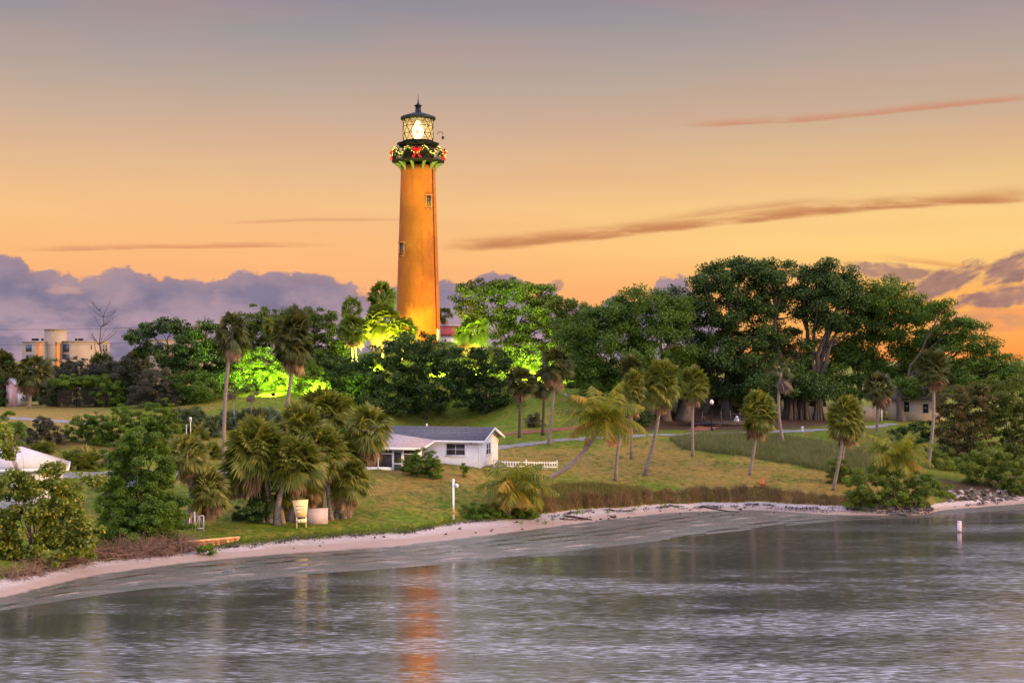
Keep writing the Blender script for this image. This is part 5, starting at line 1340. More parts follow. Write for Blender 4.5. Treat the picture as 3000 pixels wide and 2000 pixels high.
# ------------------------------------------------------------------ floodlights of the hill
M_LAMP = glow("floodlight_face", (1.0, 0.95, 0.55, 1), 12.0)
def flood(px, py, Y, target, watts, col, cone, label, post=0.5, zoff=0.0, blend=0.6, rad=0.15):
    x = (px - 1500) / F * Y; g = np.array([x, Y, h(x, Y)])
    p = g + np.array([0, 0, post])
    t = thing("floodlight", label, "floodlight", tuple(g), 0, "floodlights on the hill")
    d = unit(np.array(target) - p)
    mb = MB(); mb.tube([(0, 0, -0.2), (0, 0, post - 0.12)], 0.05, 8); mb.build("post", M_IRON, t)
    Mt = Vector(d).to_track_quat('Z', 'Y')
    mb = MB(); mb.prism([(-0.2, -0.15, -0.16), (0.2, -0.15, -0.16), (0.2, 0.15, -0.16), (-0.2, 0.15, -0.16)], (0, 0, 0.12)); hs = mb.build("housing", M_IRON, t)
    hs.location = (0, 0, post); hs.rotation_euler = Mt.to_euler()
    mb = MB(); mb.box((0, 0, -0.02), (0.34, 0.24, 0.03)); ln = mb.build("lamp", M_LAMP, hs)
    ld = bpy.data.lights.new("floodlight_beam", 'SPOT'); ld.energy = watts; ld.color = col; ld.spot_size = R(cone); ld.spot_blend = blend; ld.shadow_soft_size = rad
    lo = bpy.data.objects.new("floodlight_beam", ld); COL.objects.link(lo); lo.parent = t
    lo.location = tuple(np.array([0, 0, post]) + d * 0.12); lo.rotation_euler = Vector(-d).to_track_quat('Z', 'Y').to_euler()
    return t
TOW = lambda py, dx=0.0: np.array([LX + dx, LY - 2, 12 + (1050 - py) / F * LY])
AMB = (1.0, 0.61, 0.10); LIME = (0.80, 1.0, 0.13)
flood(1085, 1060, 162, TOW(760, -0.2), 42000, AMB, 74, "floodlight aimed up at the tower from the slope", 0.7, blend=0.4, rad=0.12)
flood(1420, 1040, 172, TOW(800, 1.5), 11000, AMB, 70, "floodlight at the yellow-lit palm aimed at the tower side", 0.7)
flood(800, 1130, 146, at(775, 1070, 152), 22000, LIME, 110, "floodlight in the grass before the brightest lime bush", 0.5)
flood(1105, 1060, 163, at(1090, 950, 172), 18000, LIME, 115, "floodlight below the two-tiered palm", 0.5)
flood(1405, 1060, 163, at(1385, 985, 170), 12000, LIME, 110, "floodlight under the yellow-lit palm", 0.5)
flood(1560, 1090, 160, at(1530, 950, 174), 36000, LIME, 120, "floodlight among the lime bushes under the oak", 0.6)
flood(1280, 1140, 163, at(1300, 1000, 178), 9000, LIME, 140, "floodlight hidden behind the widest dark tree", 0.6)

flood(935, 1135, 148, at(955, 1000, 168), 12000, LIME, 125, "floodlight on the slope below the hillside wood", 0.6)
# lamp on a pole that shows as a bright point beside the palm
lp = thing("pole_lamp", "bright lamp on a pole glaring beside the tall brown-skirted palm", "lamp", tuple(np.array([(1595 - 1500) / F * 158, 158, h((1595 - 1500) / F * 158, 158)])))
zlp = at(1595, 1072, 158)[2] - lp.location.z
mb = MB(); mb.tube([(0, 0, -0.3), (0, 0, zlp)], 0.06, 8); mb.build("pole", M_IRON, lp)
mb = MB(); mb.box((0, -0.1, zlp + 0.1), (0.45, 0.5, 0.12)); mb.build("lamp_hood", M_IRON, lp)
mb = MB(); mb.lathe([(0.06, zlp - 0.22), (0.16, zlp - 0.12), (0.16, zlp + 0.02), (0.05, zlp + 0.04)], 12, (0, -0.15, 0)); mb.build("bulb", glow("pole_lamp_bulb", (1, 0.95, 0.55, 1), 14), lp)
pl = bpy.data.lights.new("pole_lamp_light", 'SPOT'); pl.energy = 9000; pl.spot_size = R(150); pl.spot_blend = 0.5; pl.color = (0.85, 1.0, 0.25); pl.shadow_soft_size = 0.2
po = bpy.data.objects.new("pole_lamp_light", pl); COL.objects.link(po); po.parent = lp; po.location = (0, -0.15, zlp - 0.35); po.rotation_euler = Vector((0, -0.9, 0.25)).to_track_quat('Z', 'Y').to_euler()

# ------------------------------------------------------------------ houses
M_WHITE = paint("white_stucco", rgb(0.86, 0.85, 0.86), 0.8, 0.04, 2, bmp=0.25)
M_TRIM = paint("white_trim", rgb(0.80, 0.79, 0.78), 0.5, 0.04, 3)
M_SHING = paint("grey_shingles", rgb(0.115, 0.115, 0.14), 0.85, 0.22, 6, stretch=(1, 1, 4), bmp=0.6)
M_SHINGP = paint("pinkish_shingles", rgb(0.36, 0.29, 0.31), 0.85, 0.15, 6, stretch=(1, 1, 4), bmp=0.5)
M_SCREEN = paint("dark_screen", rgb(0.06, 0.052, 0.05), 0.7, 0.3, 1.5)
M_BLIND = paint("dark_blinds", rgb(0.06, 0.06, 0.065), 0.25, 0.3, 2, stretch=(0.2, 1, 14), spec=0.6)
M_LAV = paint("white_boards", rgb(0.70, 0.68, 0.68), 0.6, 0.1, 4, stretch=(9, 9, 0.3))
M_METROOF = paint("pale_metal_roof", rgb(0.50, 0.47, 0.50), 0.5, 0.08, 5)
M_TAN = paint("tan_siding", rgb(0.42, 0.34, 0.23), 0.75, 0.1, 3, stretch=(0.3, 0.3, 10))
M_YELLOW = paint("pale_yellow_siding", rgb(0.60, 0.47, 0.20), 0.7, 0.08, 3, stretch=(0.3, 0.3, 10))

def window(parent, c, w_, h_, rz=0.0, mats=(None, None), nx=2, nz=2, sill=True):
    f = MB(); b = 0.05
    for s_ in (-1, 1): f.box((s_ * (w_ / 2 + b / 2), 0, 0), (b, 0.1, h_ + 2 * b)); f.box((0, 0, s_ * (h_ / 2 + b / 2)), (w_, 0.098, b))
    for i in range(1, nx): f.box((-w_ / 2 + w_ * i / nx, -0.01, 0), (0.035, 0.06, h_))
    for i in range(1, nz): f.box((0, -0.012, -h_ / 2 + h_ * i / nz), (w_, 0.058, 0.035))
    fo = f.build("window", mats[0] or M_TRIM, parent); fo.location = c; fo.rotation_euler = (0, 0, rz)
    p = MB(); p.box((0, 0.015, 0), (w_, 0.05, h_)); p.build("pane", mats[1] or M_BLIND, fo)
    if sill:
        s = MB(); s.box((0, -0.05, -h_ / 2 - b - 0.04), (w_ + 0.25, 0.16, 0.06)); s.build("sill", M_TRIM, fo)
    return fo

def slab_roof(mb, pts, th, mi=0):
    """roof plane with thickness: pts outline, th downward"""
    mb.prism([tuple(p) for p in pts], (0, 0, -th), mi)

hx, hy, _ = gpx(1407, 1373); HZ = h(hx, hy) - 0.1
HRZ = R(-13)
ho = thing("shore_house", "low white stucco house with grey shingle roof and screened porch", "house", (hx, hy, HZ), HRZ)
L_, D_, EV, RG = 10.0, 6.0, 2.42, 3.25
wl = MB(); wl.box((-L_ / 2, D_ / 2, EV / 2 - 0.3), (L_, D_, EV + 0.6))
wl.prism([(0, 0, EV), (0, D_, EV), (0, D_ / 2, RG - 0.12)], (-L_, 0, 0)); wl.build("wall", M_WHITE, ho)
rf = MB(); ov = 0.45
slab_roof(rf, [(ov, -ov, EV - 0.08), (ov, D_ / 2, RG), (-L_ - ov, D_ / 2, RG), (-L_ - ov, -ov, EV - 0.08)], 0.06)
slab_roof(rf, [(ov, D_ / 2, RG + 0.002), (ov, D_ + ov, EV - 0.08), (-L_ - ov, D_ + ov, EV - 0.08), (-L_ - ov, D_ / 2, RG + 0.002)], 0.06)
ro = rf.build("roof", M_SHING, ho)
rc_ = MB()
for i_ in range(1, 9):
    f_ = i_ / 9; rc_.box((-L_ / 2, -ov + (D_ / 2 + ov) * f_, EV - 0.08 + (RG - EV + 0.08) * f_ + 0.004), (L_ + 2 * ov - 0.02, 0.05, 0.016), M=Matrix.Rotation(math.atan2(RG - EV + 0.08, D_ / 2 + ov), 3, "X"))
rc_.build("shingle_courses", paint("dark_shingle_edges", rgb(0.06, 0.06, 0.075), 0.9, 0.3, 4), ro)
fa = MB(); fa.bar((ov + 0.03, -ov, EV - 0.20), (ov + 0.03, D_ / 2, RG - 0.12), 0.05, 0.2); fa.bar((ov + 0.03, D_ + ov, EV - 0.20), (ov + 0.03, D_ / 2, RG - 0.12), 0.05, 0.2)
fa.box((-L_ / 2, -ov - 0.03, EV - 0.19), (L_ + 2 * ov, 0.06, 0.18)); fa.build("fascia", M_TRIM, ho)
gu = MB(); gu.tube([(-0.10, -ov - 0.06, EV - 0.22), (-0.10, -0.2, EV - 0.35), (-0.10, -0.07, EV - 0.5), (-0.10, -0.07, 0)], 0.045, 6); gu.build("downpipe", M_TRIM, ho)
gu = MB(); gu.tube([(0.07, D_ - 0.3, EV - 0.3), (0.07, D_ - 0.3, EV - 0.55)], 0.04, 6); gu.build("downpipe", M_TRIM, ho)
vp = MB(); vp.tube([(-5.4, D_ / 2 + 0.3, RG - 0.15), (-5.4, D_ / 2 + 0.3, RG + 0.2)], 0.06, 8); vp.build("vent_pipe", M_TRIM, ho)
window(ho, (-2.02, 0.0, 1.58), 1.5, 0.86)
window(ho, (0.0, 2.6, 1.52), 1.5, 0.86, R(90))
window(ho, (-7.4, 0.0, 1.5), 0.9, 0.8)
lt = MB(); lt.box((-0.75, -0.08, EV - 0.33), (0.22, 0.12, 0.09)); lt.build("wall_light", M_IRON, ho)
# porch wing
px0, px1, PD = -9.6, -4.1, 3.6
pr = MB(); slab_roof(pr, [(px1 + 0.5, -PD - 0.4, 1.92), (px1 + 0.5, -0.45, 2.34), (px1 - 0.9, 2.2, 2.98), (px0, 2.2, 2.98), (px0, -PD - 0.4, 1.92)], 0.07); pr.build("porch_roof", M_SHINGP, ho)
pf = MB(); pf.box(((px0 + px1) / 2 + 0.25, -PD - 0.43, 1.84), (px1 - px0 + 0.5, 0.06, 0.2)); pf.box((px1 + 0.53, -PD / 2 - 0.4, 2.05), (0.05, PD, 0.14), M=Matrix.Rotation(math.atan2(0.42, 3.55), 3, 'X')); pf.build("porch_fascia", M_TRIM, ho)
pw = MB(); pw.box((px1 - 0.12, -PD + 0.75, 0.85), (0.22, 0.9, 2.1)); pw.box((px0 + 0.1, -PD / 2, 0.85), (0.16, PD, 2.1)); pw.box(((px0 + px1) / 2 - 1.0, -PD + 0.02, 0.12), (px1 - px0 - 2.2, 0.12, 0.5)); pw.build("porch_wall", M_WHITE, ho)
for xx in (px1, px1 - 1.15, px1 - 2.0, px1 - 3.2, px1 - 4.3, px0):
    pp = MB(); pp.box((xx, -PD, 0.85), (0.11, 0.11, 2.05)); pp.build("porch_post", M_TRIM, ho)
pp = MB(); pp.box(((px0 + px1) / 2, -PD, 1.42), (px1 - px0, 0.07, 0.06)); pp.build("porch_rail", M_TRIM, ho)
sc = MB(); sc.box(((px0 + px1) / 2, -PD + 0.08, 1.0), (px1 - px0 - 0.2, 0.02, 1.7)); sc.build("screen", M_SCREEN, ho)
dr = MB(); dr.box((px1 - 1.58, -PD - 0.04, 0.75), (0.76, 0.05, 1.75)); do = dr.build("porch_door", M_TRIM, ho)
for zz, hh_ in ((1.15, 0.85), (0.3, 0.6)):
    dp = MB(); dp.box((px1 - 1.58, -PD - 0.075, zz), (0.58, 0.03, hh_)); dp.build("door_screen", M_SCREEN, do)
stp = MB(); stp.box((px1 - 1.58, -PD - 0.4, -0.02), (1.1, 0.7, 0.22)); stp.build("step", M_CONC, ho)

# picket fence beside the house
A_, B_ = gpx(1447, 1373), gpx(1632, 1375)
pk = thing("picket_fence", "white picket fence beside the white shore house", "fence", tuple(A_))
v_ = B_ - A_; npk = 25
pm = MB(); pm.prism([(-0.045, 0, 0.05), (0.045, 0, 0.05), (0.045, 0, 0.66), (0, 0, 0.74), (-0.045, 0, 0.66)], (0, 0.025, 0)); pmesh = pm.mesh("picket", M_TRIM)
rt_ = MB()
for zz in (0.2, 0.55): rt_.bar((0, 0.05, zz), (v_[0], v_[1] + 0.05, v_[2] + zz), 0.04, 0.08)
rt_.build("rail", M_TRIM, pk)
for i in range(npk):
    f_ = i / (npk - 1); q = A_ + v_ * f_; link_copy(pmesh, "picket", pk, (v_[0] * f_, v_[1] * f_, h(q[0], q[1]) - A_[2]))
for f_ in (0, 0.5, 1):
    q = v_ * f_; pp = MB(); pp.box((q[0], q[1] + 0.1, q[2] + 0.35), (0.09, 0.09, 0.86)); pp.build("post", M_TRIM, pk)

# boathouse at the edge
bY = 89.0
bx0, bx1 = (-110 - 1500) / F * bY, (181 - 1500) / F * bY
bz = h(bx1, bY + 2) - 0.3
bt = thing("boathouse", "white board-walled boathouse with pale hipped roof behind the sea grape", "house", (bx1, bY, bz), R(17))
BL, BD, BE, BR = bx1 - bx0, 5.5, 4.9 - bz, 6.15 - bz
mb = MB(); mb.box((-BL / 2, BD / 2, BE / 2), (BL, BD, BE)); mb.build("wall", M_LAV, bt)
mb = MB(); o_ = 0.42; rr_ = 2.6
ev = [(o_, -o_, BE - 0.02), (o_, BD + o_, BE - 0.02), (-BL - o_, BD + o_, BE - 0.02), (-BL - o_, -o_, BE - 0.02)]
mb.add(np.array(ev + [(-rr_, BD / 2, BR), (-BL + rr_, BD / 2, BR)]), [(3, 0, 4, 5), (1, 2, 5, 4)]); mb.F.append((np.array([(0, 1, 4), (2, 3, 5)]), 0)); mb.F.append((np.array([(0, 3, 2, 1)]), 0))
mb.build("roof", M_METROOF, bt)
mb = MB()
for a_, b_ in ((ev[0], ev[3]), (ev[0], ev[1])): mb.bar(np.array(a_) - (0, 0, 0.08), np.array(b_) - (0, 0, 0.08), 0.06, 0.18)
mb.build("fascia", M_TRIM, bt)
mb = MB()
for i in range(int(BL / 0.3)): mb.box((-0.15 - 0.3 * i, -0.015, BE / 2), (0.035, 0.03, BE - 0.1))
mb.build("board_battens", M_TRIM, bt)
window(bt, (-3.9, 0, BE - 1.05), 0.7, 1.3, nx=1, sill=False)

# pavilion behind the thicket
pY = 95.0; g = np.array([(330 - 1500) / F * pY, pY, h((330 - 1500) / F * pY, pY)])
pv = thing("pavilion", "small open shelter with blue-grey gable roof and white gable behind the green thicket", "shelter", tuple(g))
ez = at(300, 1452, pY)[2] - g[2]; xe = at(289, 1452, pY)[0] - g[0]; xr = at(372, 1398, pY)[0] - g[0]; zr_ = at(372, 1400, pY)[2] - g[2]
mb = MB(); slab_roof(mb, [(xe, -0.3, ez), (xr, -0.3, zr_), (xr, 4, zr_), (xe, 4, ez)], 0.08); slab_roof(mb, [(xr, -0.3, zr_ + .002), (xr + 0.4 * (xr - xe), -0.3, zr_ - 0.4 * (zr_ - ez)), (xr + 0.4 * (xr - xe), 4, zr_ - 0.4 * (zr_ - ez)), (xr, 4, zr_ + .002)], 0.08)
mb.build("roof", paint("blue_grey_roof", rgb(0.15, 0.18, 0.25), 0.6, 0.15, 3), pv)
mb = MB(); mb.prism([(xe + 0.35, 0, ez - 0.02), (xr + 0.3 * (xr - xe), 0, ez - 0.02), (xr + 0.3 * (xr - xe), 0, zr_ - 0.3 * (zr_ - ez) - 0.1), (xr, 0, zr_ - 0.12)], (0, 0.08, 0)); mb.build("gable", M_TRIM, pv)
for xx in (xe + 0.5, xr + 0.25 * (xr - xe)):
    for yy in (0.1, 3.6):
        p_ = MB(); p_.box((xx, yy, ez / 2 - 0.1), (0.14, 0.14, ez + 0.1)); p_.build("post", M_TRIM, pv)
mb = MB(); mb.box(((xe + xr) / 2, 3.7, ez / 2), ((xr - xe) - 0.5, 0.06, ez - 0.2)); mb.build("back_wall", paint("brown_boards", rgb(0.2, 0.11, 0.06), 0.8), pv)

# pink shed
sY = 164.0; g = np.array([(42 - 1500) / F * sY, sY, h((42 - 1500) / F * sY, sY)])
sh = thing("garden_shed", "tiny pink garden shed with pale metal roof beside the shaggy palm", "shed", tuple(g), R(-28))
M_PINK = paint("pink_siding", rgb(0.60, 0.36, 0.33), 0.7, 0.08, 3, stretch=(0.3, 0.3, 8))
hz = at(42, 1124, sY)[2] - g[2]; rz_ = at(31, 1108, sY)[2] - g[2]
mb = MB(); mb.box((-0.7, 1.2, hz / 2 - 0.2), (1.4, 2.4, hz + 0.4)); mb.prism([(0, 0, hz), (-1.4, 0, hz), (-0.7, 0, rz_ - 0.05)], (0, 2.4, 0)); mb.build("wall", M_PINK, sh)
mb = MB(); slab_roof(mb, [(0.15, -0.12, hz - 0.1), (-0.7, -0.12, rz_), (-0.7, 2.5, rz_), (0.15, 2.5, hz - 0.1)][::-1], 0.05); slab_roof(mb, [(-0.7, -0.12, rz_ + .002), (-1.55, -0.12, hz - 0.1), (-1.55, 2.5, hz - 0.1), (-0.7, 2.5, rz_ + .002)][::-1], 0.05); mb.build("roof", M_METROOF, sh)
mb = MB(); mb.box((-0.7, -0.03, hz * 0.42), (0.75, 0.05, hz * 0.78)); mb.build("door", paint("pink_door", rgb(0.66, 0.42, 0.38), 0.6), sh)
mb = MB(); mb.box((0.03, 1.1, hz * 0.35), (0.05, 1.2, hz * 0.5)); mb.build("hatch", M_TRIM, sh)

# far flats -------------------------------------------------------------------
M_FLAT = paint("tan_render", rgb(0.36, 0.27, 0.19), 0.8, 0.05, 0.3)
M_FLATP = paint("orange_wall", rgb(0.75, 0.24, 0.05), 0.8, 0.05, 0.3)
M_BLUEGL = paint("blue_glass", rgb(0.045, 0.075, 0.13), 0.2, 0.2, 0.6, spec=0.6)
aY = 420.0; TH = R(30); S_ = F / aY
def block(parent, pxe, f_px, s_px, py_top, name, base_z, off, mat=M_FLAT):
    """a storey block whose near vertical edge stands at column pxe; returns a local frame function"""
    x0 = (pxe - 1500) / F * aY - off[0]; top = at(0, py_top, aY)[2] - base_z
    fl = f_px / S_ / math.cos(TH); sl = s_px / S_ / math.sin(TH)
    fd = np.array([-math.cos(TH), math.sin(TH), 0]); sdv = np.array([math.sin(TH), math.cos(TH), 0]); o = np.array([x0, 0, 0])
    mb = MB(); P = [o, o + fd * fl, o + fd * fl + sdv * sl, o + sdv * sl]
    mb.prism([P[1] - (0, 0, 2), P[0] - (0, 0, 2), P[3] - (0, 0, 2), P[2] - (0, 0, 2)], (0, 0, top + 2)); wo_ = mb.build(name, mat, parent)
    cp = MB(); cp.prism([p + np.array([0, 0, top + 0.003]) for p in (P[1] - sdv * .25, P[0] - sdv * .25 - fd * .25, P[3] - fd * .25, P[2])], (0, 0, 0.3)); cp.build("parapet", M_FLAT, parent)
    return o, fd, sdv, fl, sl, top
gz = 3.0; ax = (170 - 1500) / F * aY
ap = thing("apartment_block", "distant tan flats with a taller blank stair tower and orange recesses", "building", (ax, aY, gz))
o, fd, sv, fl, sl, tp = block(ap, 217, 49, 69, 1001, "wing", gz, (ax, 0))
bl = MB()
def on_front(mb, a, b, z0, z1, m=None, dd=0.06):
    p = o + fd * (fl * a) - sv * dd; q = o + fd * (fl * b) - sv * dd
    mb.prism([p + (0, 0, z0), q + (0, 0, z0), q + (0, 0, z1), p + (0, 0, z1)], sv * (dd - 0.01))
def on_side(mb, a, b, z0, z1, dd=0.06):
    p = o + sv * (sl * a) - fd * dd; q = o + sv * (sl * b) - fd * dd
    mb.prism([p + (0, 0, z0), q + (0, 0, z0), q + (0, 0, z1), p + (0, 0, z1)], fd * (dd - 0.01))
for kf in range(3):
    zt_ = tp - 0.7 - 3.1 * kf
    wi = MB(); on_front(wi, 0.36, 0.80, zt_ - 2.4, zt_); wi.build("window", M_BLUEGL, ap)
    ba = MB(); on_front(ba, 0.34, 0.84, zt_ - 2.5, zt_ - 1.6, dd=0.5); ba.build("balcony", M_TRIM, ap) if kf else None
    for a_ in (0.72, 0.80, 0.88):
        wi = MB(); on_side(wi, a_, a_ + 0.045, zt_ - 2.2, zt_ - 0.1); wi.build("window", M_BLUEGL, ap)
    wi = MB(); on_side(wi, 0.46, 0.49, zt_ - 1.6, zt_ - 0.2); wi.build("window", M_BLUEGL, ap)
o, fd, sv, fl, sl, tp = block(ap, 121, 71, 40, 1002, "wing", gz, (ax, 0))
for kf in range(3):
    zt_ = tp - 0.7 - 3.1 * kf
    wi = MB(); on_front(wi, 0.50, 0.80, zt_ - 2.2, zt_); wi.build("window", M_BLUEGL, ap)
    ba = MB(); on_front(ba, 0.48, 0.83, zt_ - 2.4, zt_ - 1.7, dd=0.5); ba.build("balcony", M_TRIM, ap) if kf else None
rc = MB(); on_front(rc, 0.0, 0.22, -2, tp - 0.3, dd=0.08); rc.build("orange_recess", M_FLATP, ap)
o, fd, sv, fl, sl, tp = block(ap, 161, 39, 22, 966, "stair_tower", gz, (ax, -6))
o, fd, sv, fl, sl, tp = block(ap, 168, 7, 4, 1004, "orange_recess", gz, (ax, -3), M_FLATP)
cl = MB()
for xx in (-9.5, -8.7, -8.0, -6.5, 4.0, 5.0, 5.8): cl.box((xx, 5, at(0, 1001, aY)[2] - gz + 0.75), (0.6, 0.6, 0.7))
cl.build("roof_plant", M_IRON, ap)
ax2 = (520 - 1500) / F * aY
a2 = thing("apartment_block", "tan building half hidden by the flat-topped tree with a roof penthouse and antenna", "building", (ax2, aY, gz))
o, fd, sv, fl, sl, tp = block(a2, 490, 60, 60, 996, "wing", gz, (ax2, 0))
for kf in range(2):
    wi = MB(); on_front(wi, 0.2, 0.7, tp - 2.8 - 3 * kf, tp - 0.7 - 3 * kf); wi.build("window", M_BLUEGL, a2)
o, fd, sv, fl, sl, tp = block(a2, 580, 26, 20, 956, "penthouse", gz, (ax2, -4))
mb = MB(); q = np.array(at(600, 956, aY)) - (ax2, aY, gz); mb.tube([q, q + (0, 0, 3.6)], 0.05, 5); mb.bar(q + (-.6, 0, 3.0), q + (.6, 0, 3.0), 0.05); mb.bar(q + (-.5, 0, 2.5), q + (.5, 0, 2.5), 0.05); mb.tube([q + (-2, 0, 0), q + (-2, 0, 2.8)], 0.04, 5); mb.build("antenna", M_IRON, a2)

uY = 232.0; ux = (604 - 1500) / F * uY; uz = h(ux, uY)
up_ = thing("utility_pole", "wooden utility pole with crossarm in front of the roof penthouse", "pole", (ux, uY, uz))
tz = at(0, 948, uY)[2] - uz
mb = MB(); mb.tube([(0, 0, -0.5), (0, 0, tz)], [0.24, 0.19], 8); mb.build("pole", M_BARKD, up_)
mb = MB(); mb.bar((-1.3, -0.2, tz - 0.5), (0.5, -0.2, tz - 0.35), 0.14); mb.build("crossarm", M_BARKD, up_)
mb = MB(); mb.lathe([(0.12, tz - 1.9), (0.26, tz - 1.85), (0.26, tz - 1.1), (0.1, tz - 1.0)], 10, (-0.55, -0.2, 0)); mb.build("transformer", M_CONC, up_)
for pts, lab in (([(596, 950), (330, 963), (0, 966), (-200, 962)], "upper thin power line crossing the sky behind the tan flats"), ([(600, 985), (300, 1010), (0, 1011), (-200, 1008)], "lower thin power line crossing the sky behind the dead tree")):
    q = np.array([at(p[0], p[1], uY) for p in pts]); tq = np.linspace(0, 1, 24); xs_ = np.interp(tq, np.linspace(0, 1, 4), q[:, 0]); zs_ = np.interp(tq, np.linspace(0, 1, 4), q[:, 2]); zs_ = np.convolve(np.pad(zs_, 3, mode='edge'), np.ones(7) / 7, 'valid')
    mb = MB(); mb.tube(np.stack([xs_, xs_ * 0 + uY, zs_], 1), 0.022, 4); tag(mb.build("power_line", M_IRON), lab, "power line")

# chain fence with vines
A_, B_ = at(168, 1190, 154.0), at(338, 1190, 154.0)
A_[2] = h(A_[0], 154.0); B_[2] = h(B_[0], 154.0)
cf = thing("chain_fence", "rusty dark chain-link fence overgrown with vines at the back of the field", "fence", tuple(A_))
Lf = B_[0] - A_[0]
for i in range(4):
    mb = MB(); mb.tube([(Lf * i / 3, 0, -0.2), (Lf * i / 3, 0, 2.1)], 0.05, 6); mb.build("post", M_IRON, cf)
mb = MB(); mb.tube([(0, 0, 2.0), (Lf, 0, 2.0)], 0.035, 5); mb.build("rail", M_IRON, cf)
mb = MB()
for i in range(int((Lf + 2) / 0.13)):
    x_ = -2 + 0.13 * i
    for sg in (1, -1):
        xa, xb = (x_, x_ + 2) if sg > 0 else (x_ + 2, x_)
        za, zb2 = 0.0, 2.0
        if xa < 0: za = (0 - xa) / (xb - xa) * 2; xa = 0
        if xa > Lf: za = (Lf - xa) / (xb - xa) * 2; xa = Lf
        if xb > Lf: zb2 = za + (2 - za) * (Lf - xa) / (xb - xa); xb = Lf
        if xb < 0: zb2 = za + (2 - za) * (0 - xa) / (xb - xa); xb = 0
        if abs(xb - xa) > 0.05: mb.bar((xa, 0.02 * sg, za), (xb, 0.02 * sg, zb2), 0.018)
mb.build("mesh_panel", paint("rusty_wire", rgb(0.075, 0.05, 0.045), 0.8), cf)

# red-roofed building behind the tower
oY = 192.0; ox = (1318 - 1500) / F * oY; oz = h(ox, oY)
oh = thing("oil_house", "small red-roofed building behind the tower foot", "building", (ox, oY, oz))
z0 = at(0, 977, oY)[2] - oz; z1 = at(0, 953, oY)[2] - oz
mb = MB(); mb.box((0, 2.0, z0 / 2 - 0.2), (4.6, 4.0, z0 + 0.4)); mb.build("wall", M_WHITE, oh)
mb = MB(); slab_roof(mb, [(-2.6, -0.4, z0 - 0.15), (2.6, -0.4, z0 - 0.15), (2.6, 2.0, z1), (-2.6, 2.0, z1)], 0.08); slab_roof(mb, [(-2.6, 2.0, z1 + .002), (2.6, 2.0, z1 + .002), (2.6, 4.4, z0 - 0.15), (-2.6, 4.4, z0 - 0.15)], 0.08); mb.build("roof", paint("red_roof", rgb(0.30, 0.03, 0.022), 0.6, 0.12, 3), oh)
mb = MB(); mb.box((0, 2.0, z1 + 0.05), (5.2, 0.2, 0.08)); mb.build("ridge_cap", M_TRIM, oh)

# yellow house under the banyan
yY = 157.0; yx = (2068 - 1500) / F * yY; yz = h(yx, yY)
yh = thing("yellow_house", "pale yellow clapboard house with white corner trim seen under the banyan", "house", (yx, yY, yz))
ew = at(0, 1150, yY)[2] - yz; sc_ = yY / F
mb = MB(); mb.box((3.6, 2.5, ew / 2 - 0.2), (7.2, 5.0, ew + 0.4)); mb.build("wall", M_YELLOW, yh)
mb = MB(); slab_roof(mb, [(-0.6, -0.7, ew - 0.1), (7.8, -0.7, ew - 0.1), (7.8, 2.5, ew + 1.5), (-0.6, 2.5, ew + 1.5)], 0.1); slab_roof(mb, [(-0.6, 2.5, ew + 1.502), (7.8, 2.5, ew + 1.502), (7.8, 5.6, ew - 0.1), (-0.6, 5.6, ew - 0.1)], 0.1); mb.build("roof", M_SHING, yh)
window(yh, ((2095 - 2068) * sc_, 0, at(0, 1172, yY)[2] - yz), 0.6, 0.95, nx=1, mats=(paint("green_sash", rgb(0.10, 0.12, 0.10), 0.6), M_DARKGLASS))
mb = MB(); mb.box(((2157 - 2068) * sc_, -0.03, ew / 2), (0.18, 0.08, ew)); mb.build("corner_trim", M_TRIM, yh)
mb = MB(); mb.box(((2168 - 2068) * sc_, -0.03, 1.1), (0.62, 0.07, 2.1)); mb.build("door", paint("grey_green_door", rgb(0.16, 0.2, 0.19), 0.6), yh)
mb = MB(); mb.box(((2190 - 2068) * sc_, -0.03, ew / 2), (0.9, 0.06, ew - 0.1)); mb.build("porch_panel", M_TRIM, yh)
mb = MB()
for xx in (-0.5, -0.1): mb.box((xx, -0.8, 0.7), (0.08, 0.08, 1.4))
mb.box((-0.3, -0.8, 1.35), (0.5, 0.1, 0.08)); mb.build("stair_rail", M_TRIM, yh)

# shaded house and tan fence
rY = 151.0; rx0 = (2608 - 1500) / F * rY; rz0 = h(rx0, rY)
rh = thing("shaded_house", "tan house with grey roof half hidden behind the slender palm and arching trunk", "house", (rx0, rY, rz0))
ew = at(0, 1169, rY)[2] - rz0; rg_ = at(0, 1131, rY + 2)[2] - rz0
M_TANH = paint("tan_house_boards", rgb(0.40, 0.32, 0.22), 0.8, 0.08, 3, stretch=(0.3, 0.3, 9))
mb = MB(); mb.box((3.0, 2.6, ew / 2 - 0.2), (6.0, 5.2, ew + 0.4)); mb.build("wall", M_TANH, rh)
mb = MB()
mb.add(np.array([(-0.35, -0.45, ew - 0.05), (6.4, -0.45, ew - 0.05), (6.4, 5.7, ew - 0.05), (-0.35, 5.7, ew - 0.05), (1.7, 2.6, rg_), (4.9, 2.6, rg_)]), [(0, 1, 5, 4), (2, 3, 4, 5), (0, 3, 2, 1)]); mb.F.append((np.array([(1, 2, 5), (3, 0, 4)]), 0))
mb.build("roof", M_SHING, rh)
s_ = rY / F
M_DSASH = paint("dark_sash", rgb(0.05, 0.05, 0.045), 0.6)
window(rh, ((2656 - 2608) * s_, 0, at(0, 1191, rY)[2] - rz0), 0.48, 1.0, nx=1, mats=(M_DSASH, M_DARKGLASS), sill=False)
window(rh, ((2712 - 2608) * s_, 0, at(0, 1196, rY)[2] - rz0), 0.5, 0.9, nx=1, mats=(M_DSASH, M_DARKGLASS), sill=False)
fY = 149.6; fx0, fx1 = (2350 - 1500) / F * fY, (2582 - 1500) / F * fY; fz = h(fx1, fY)
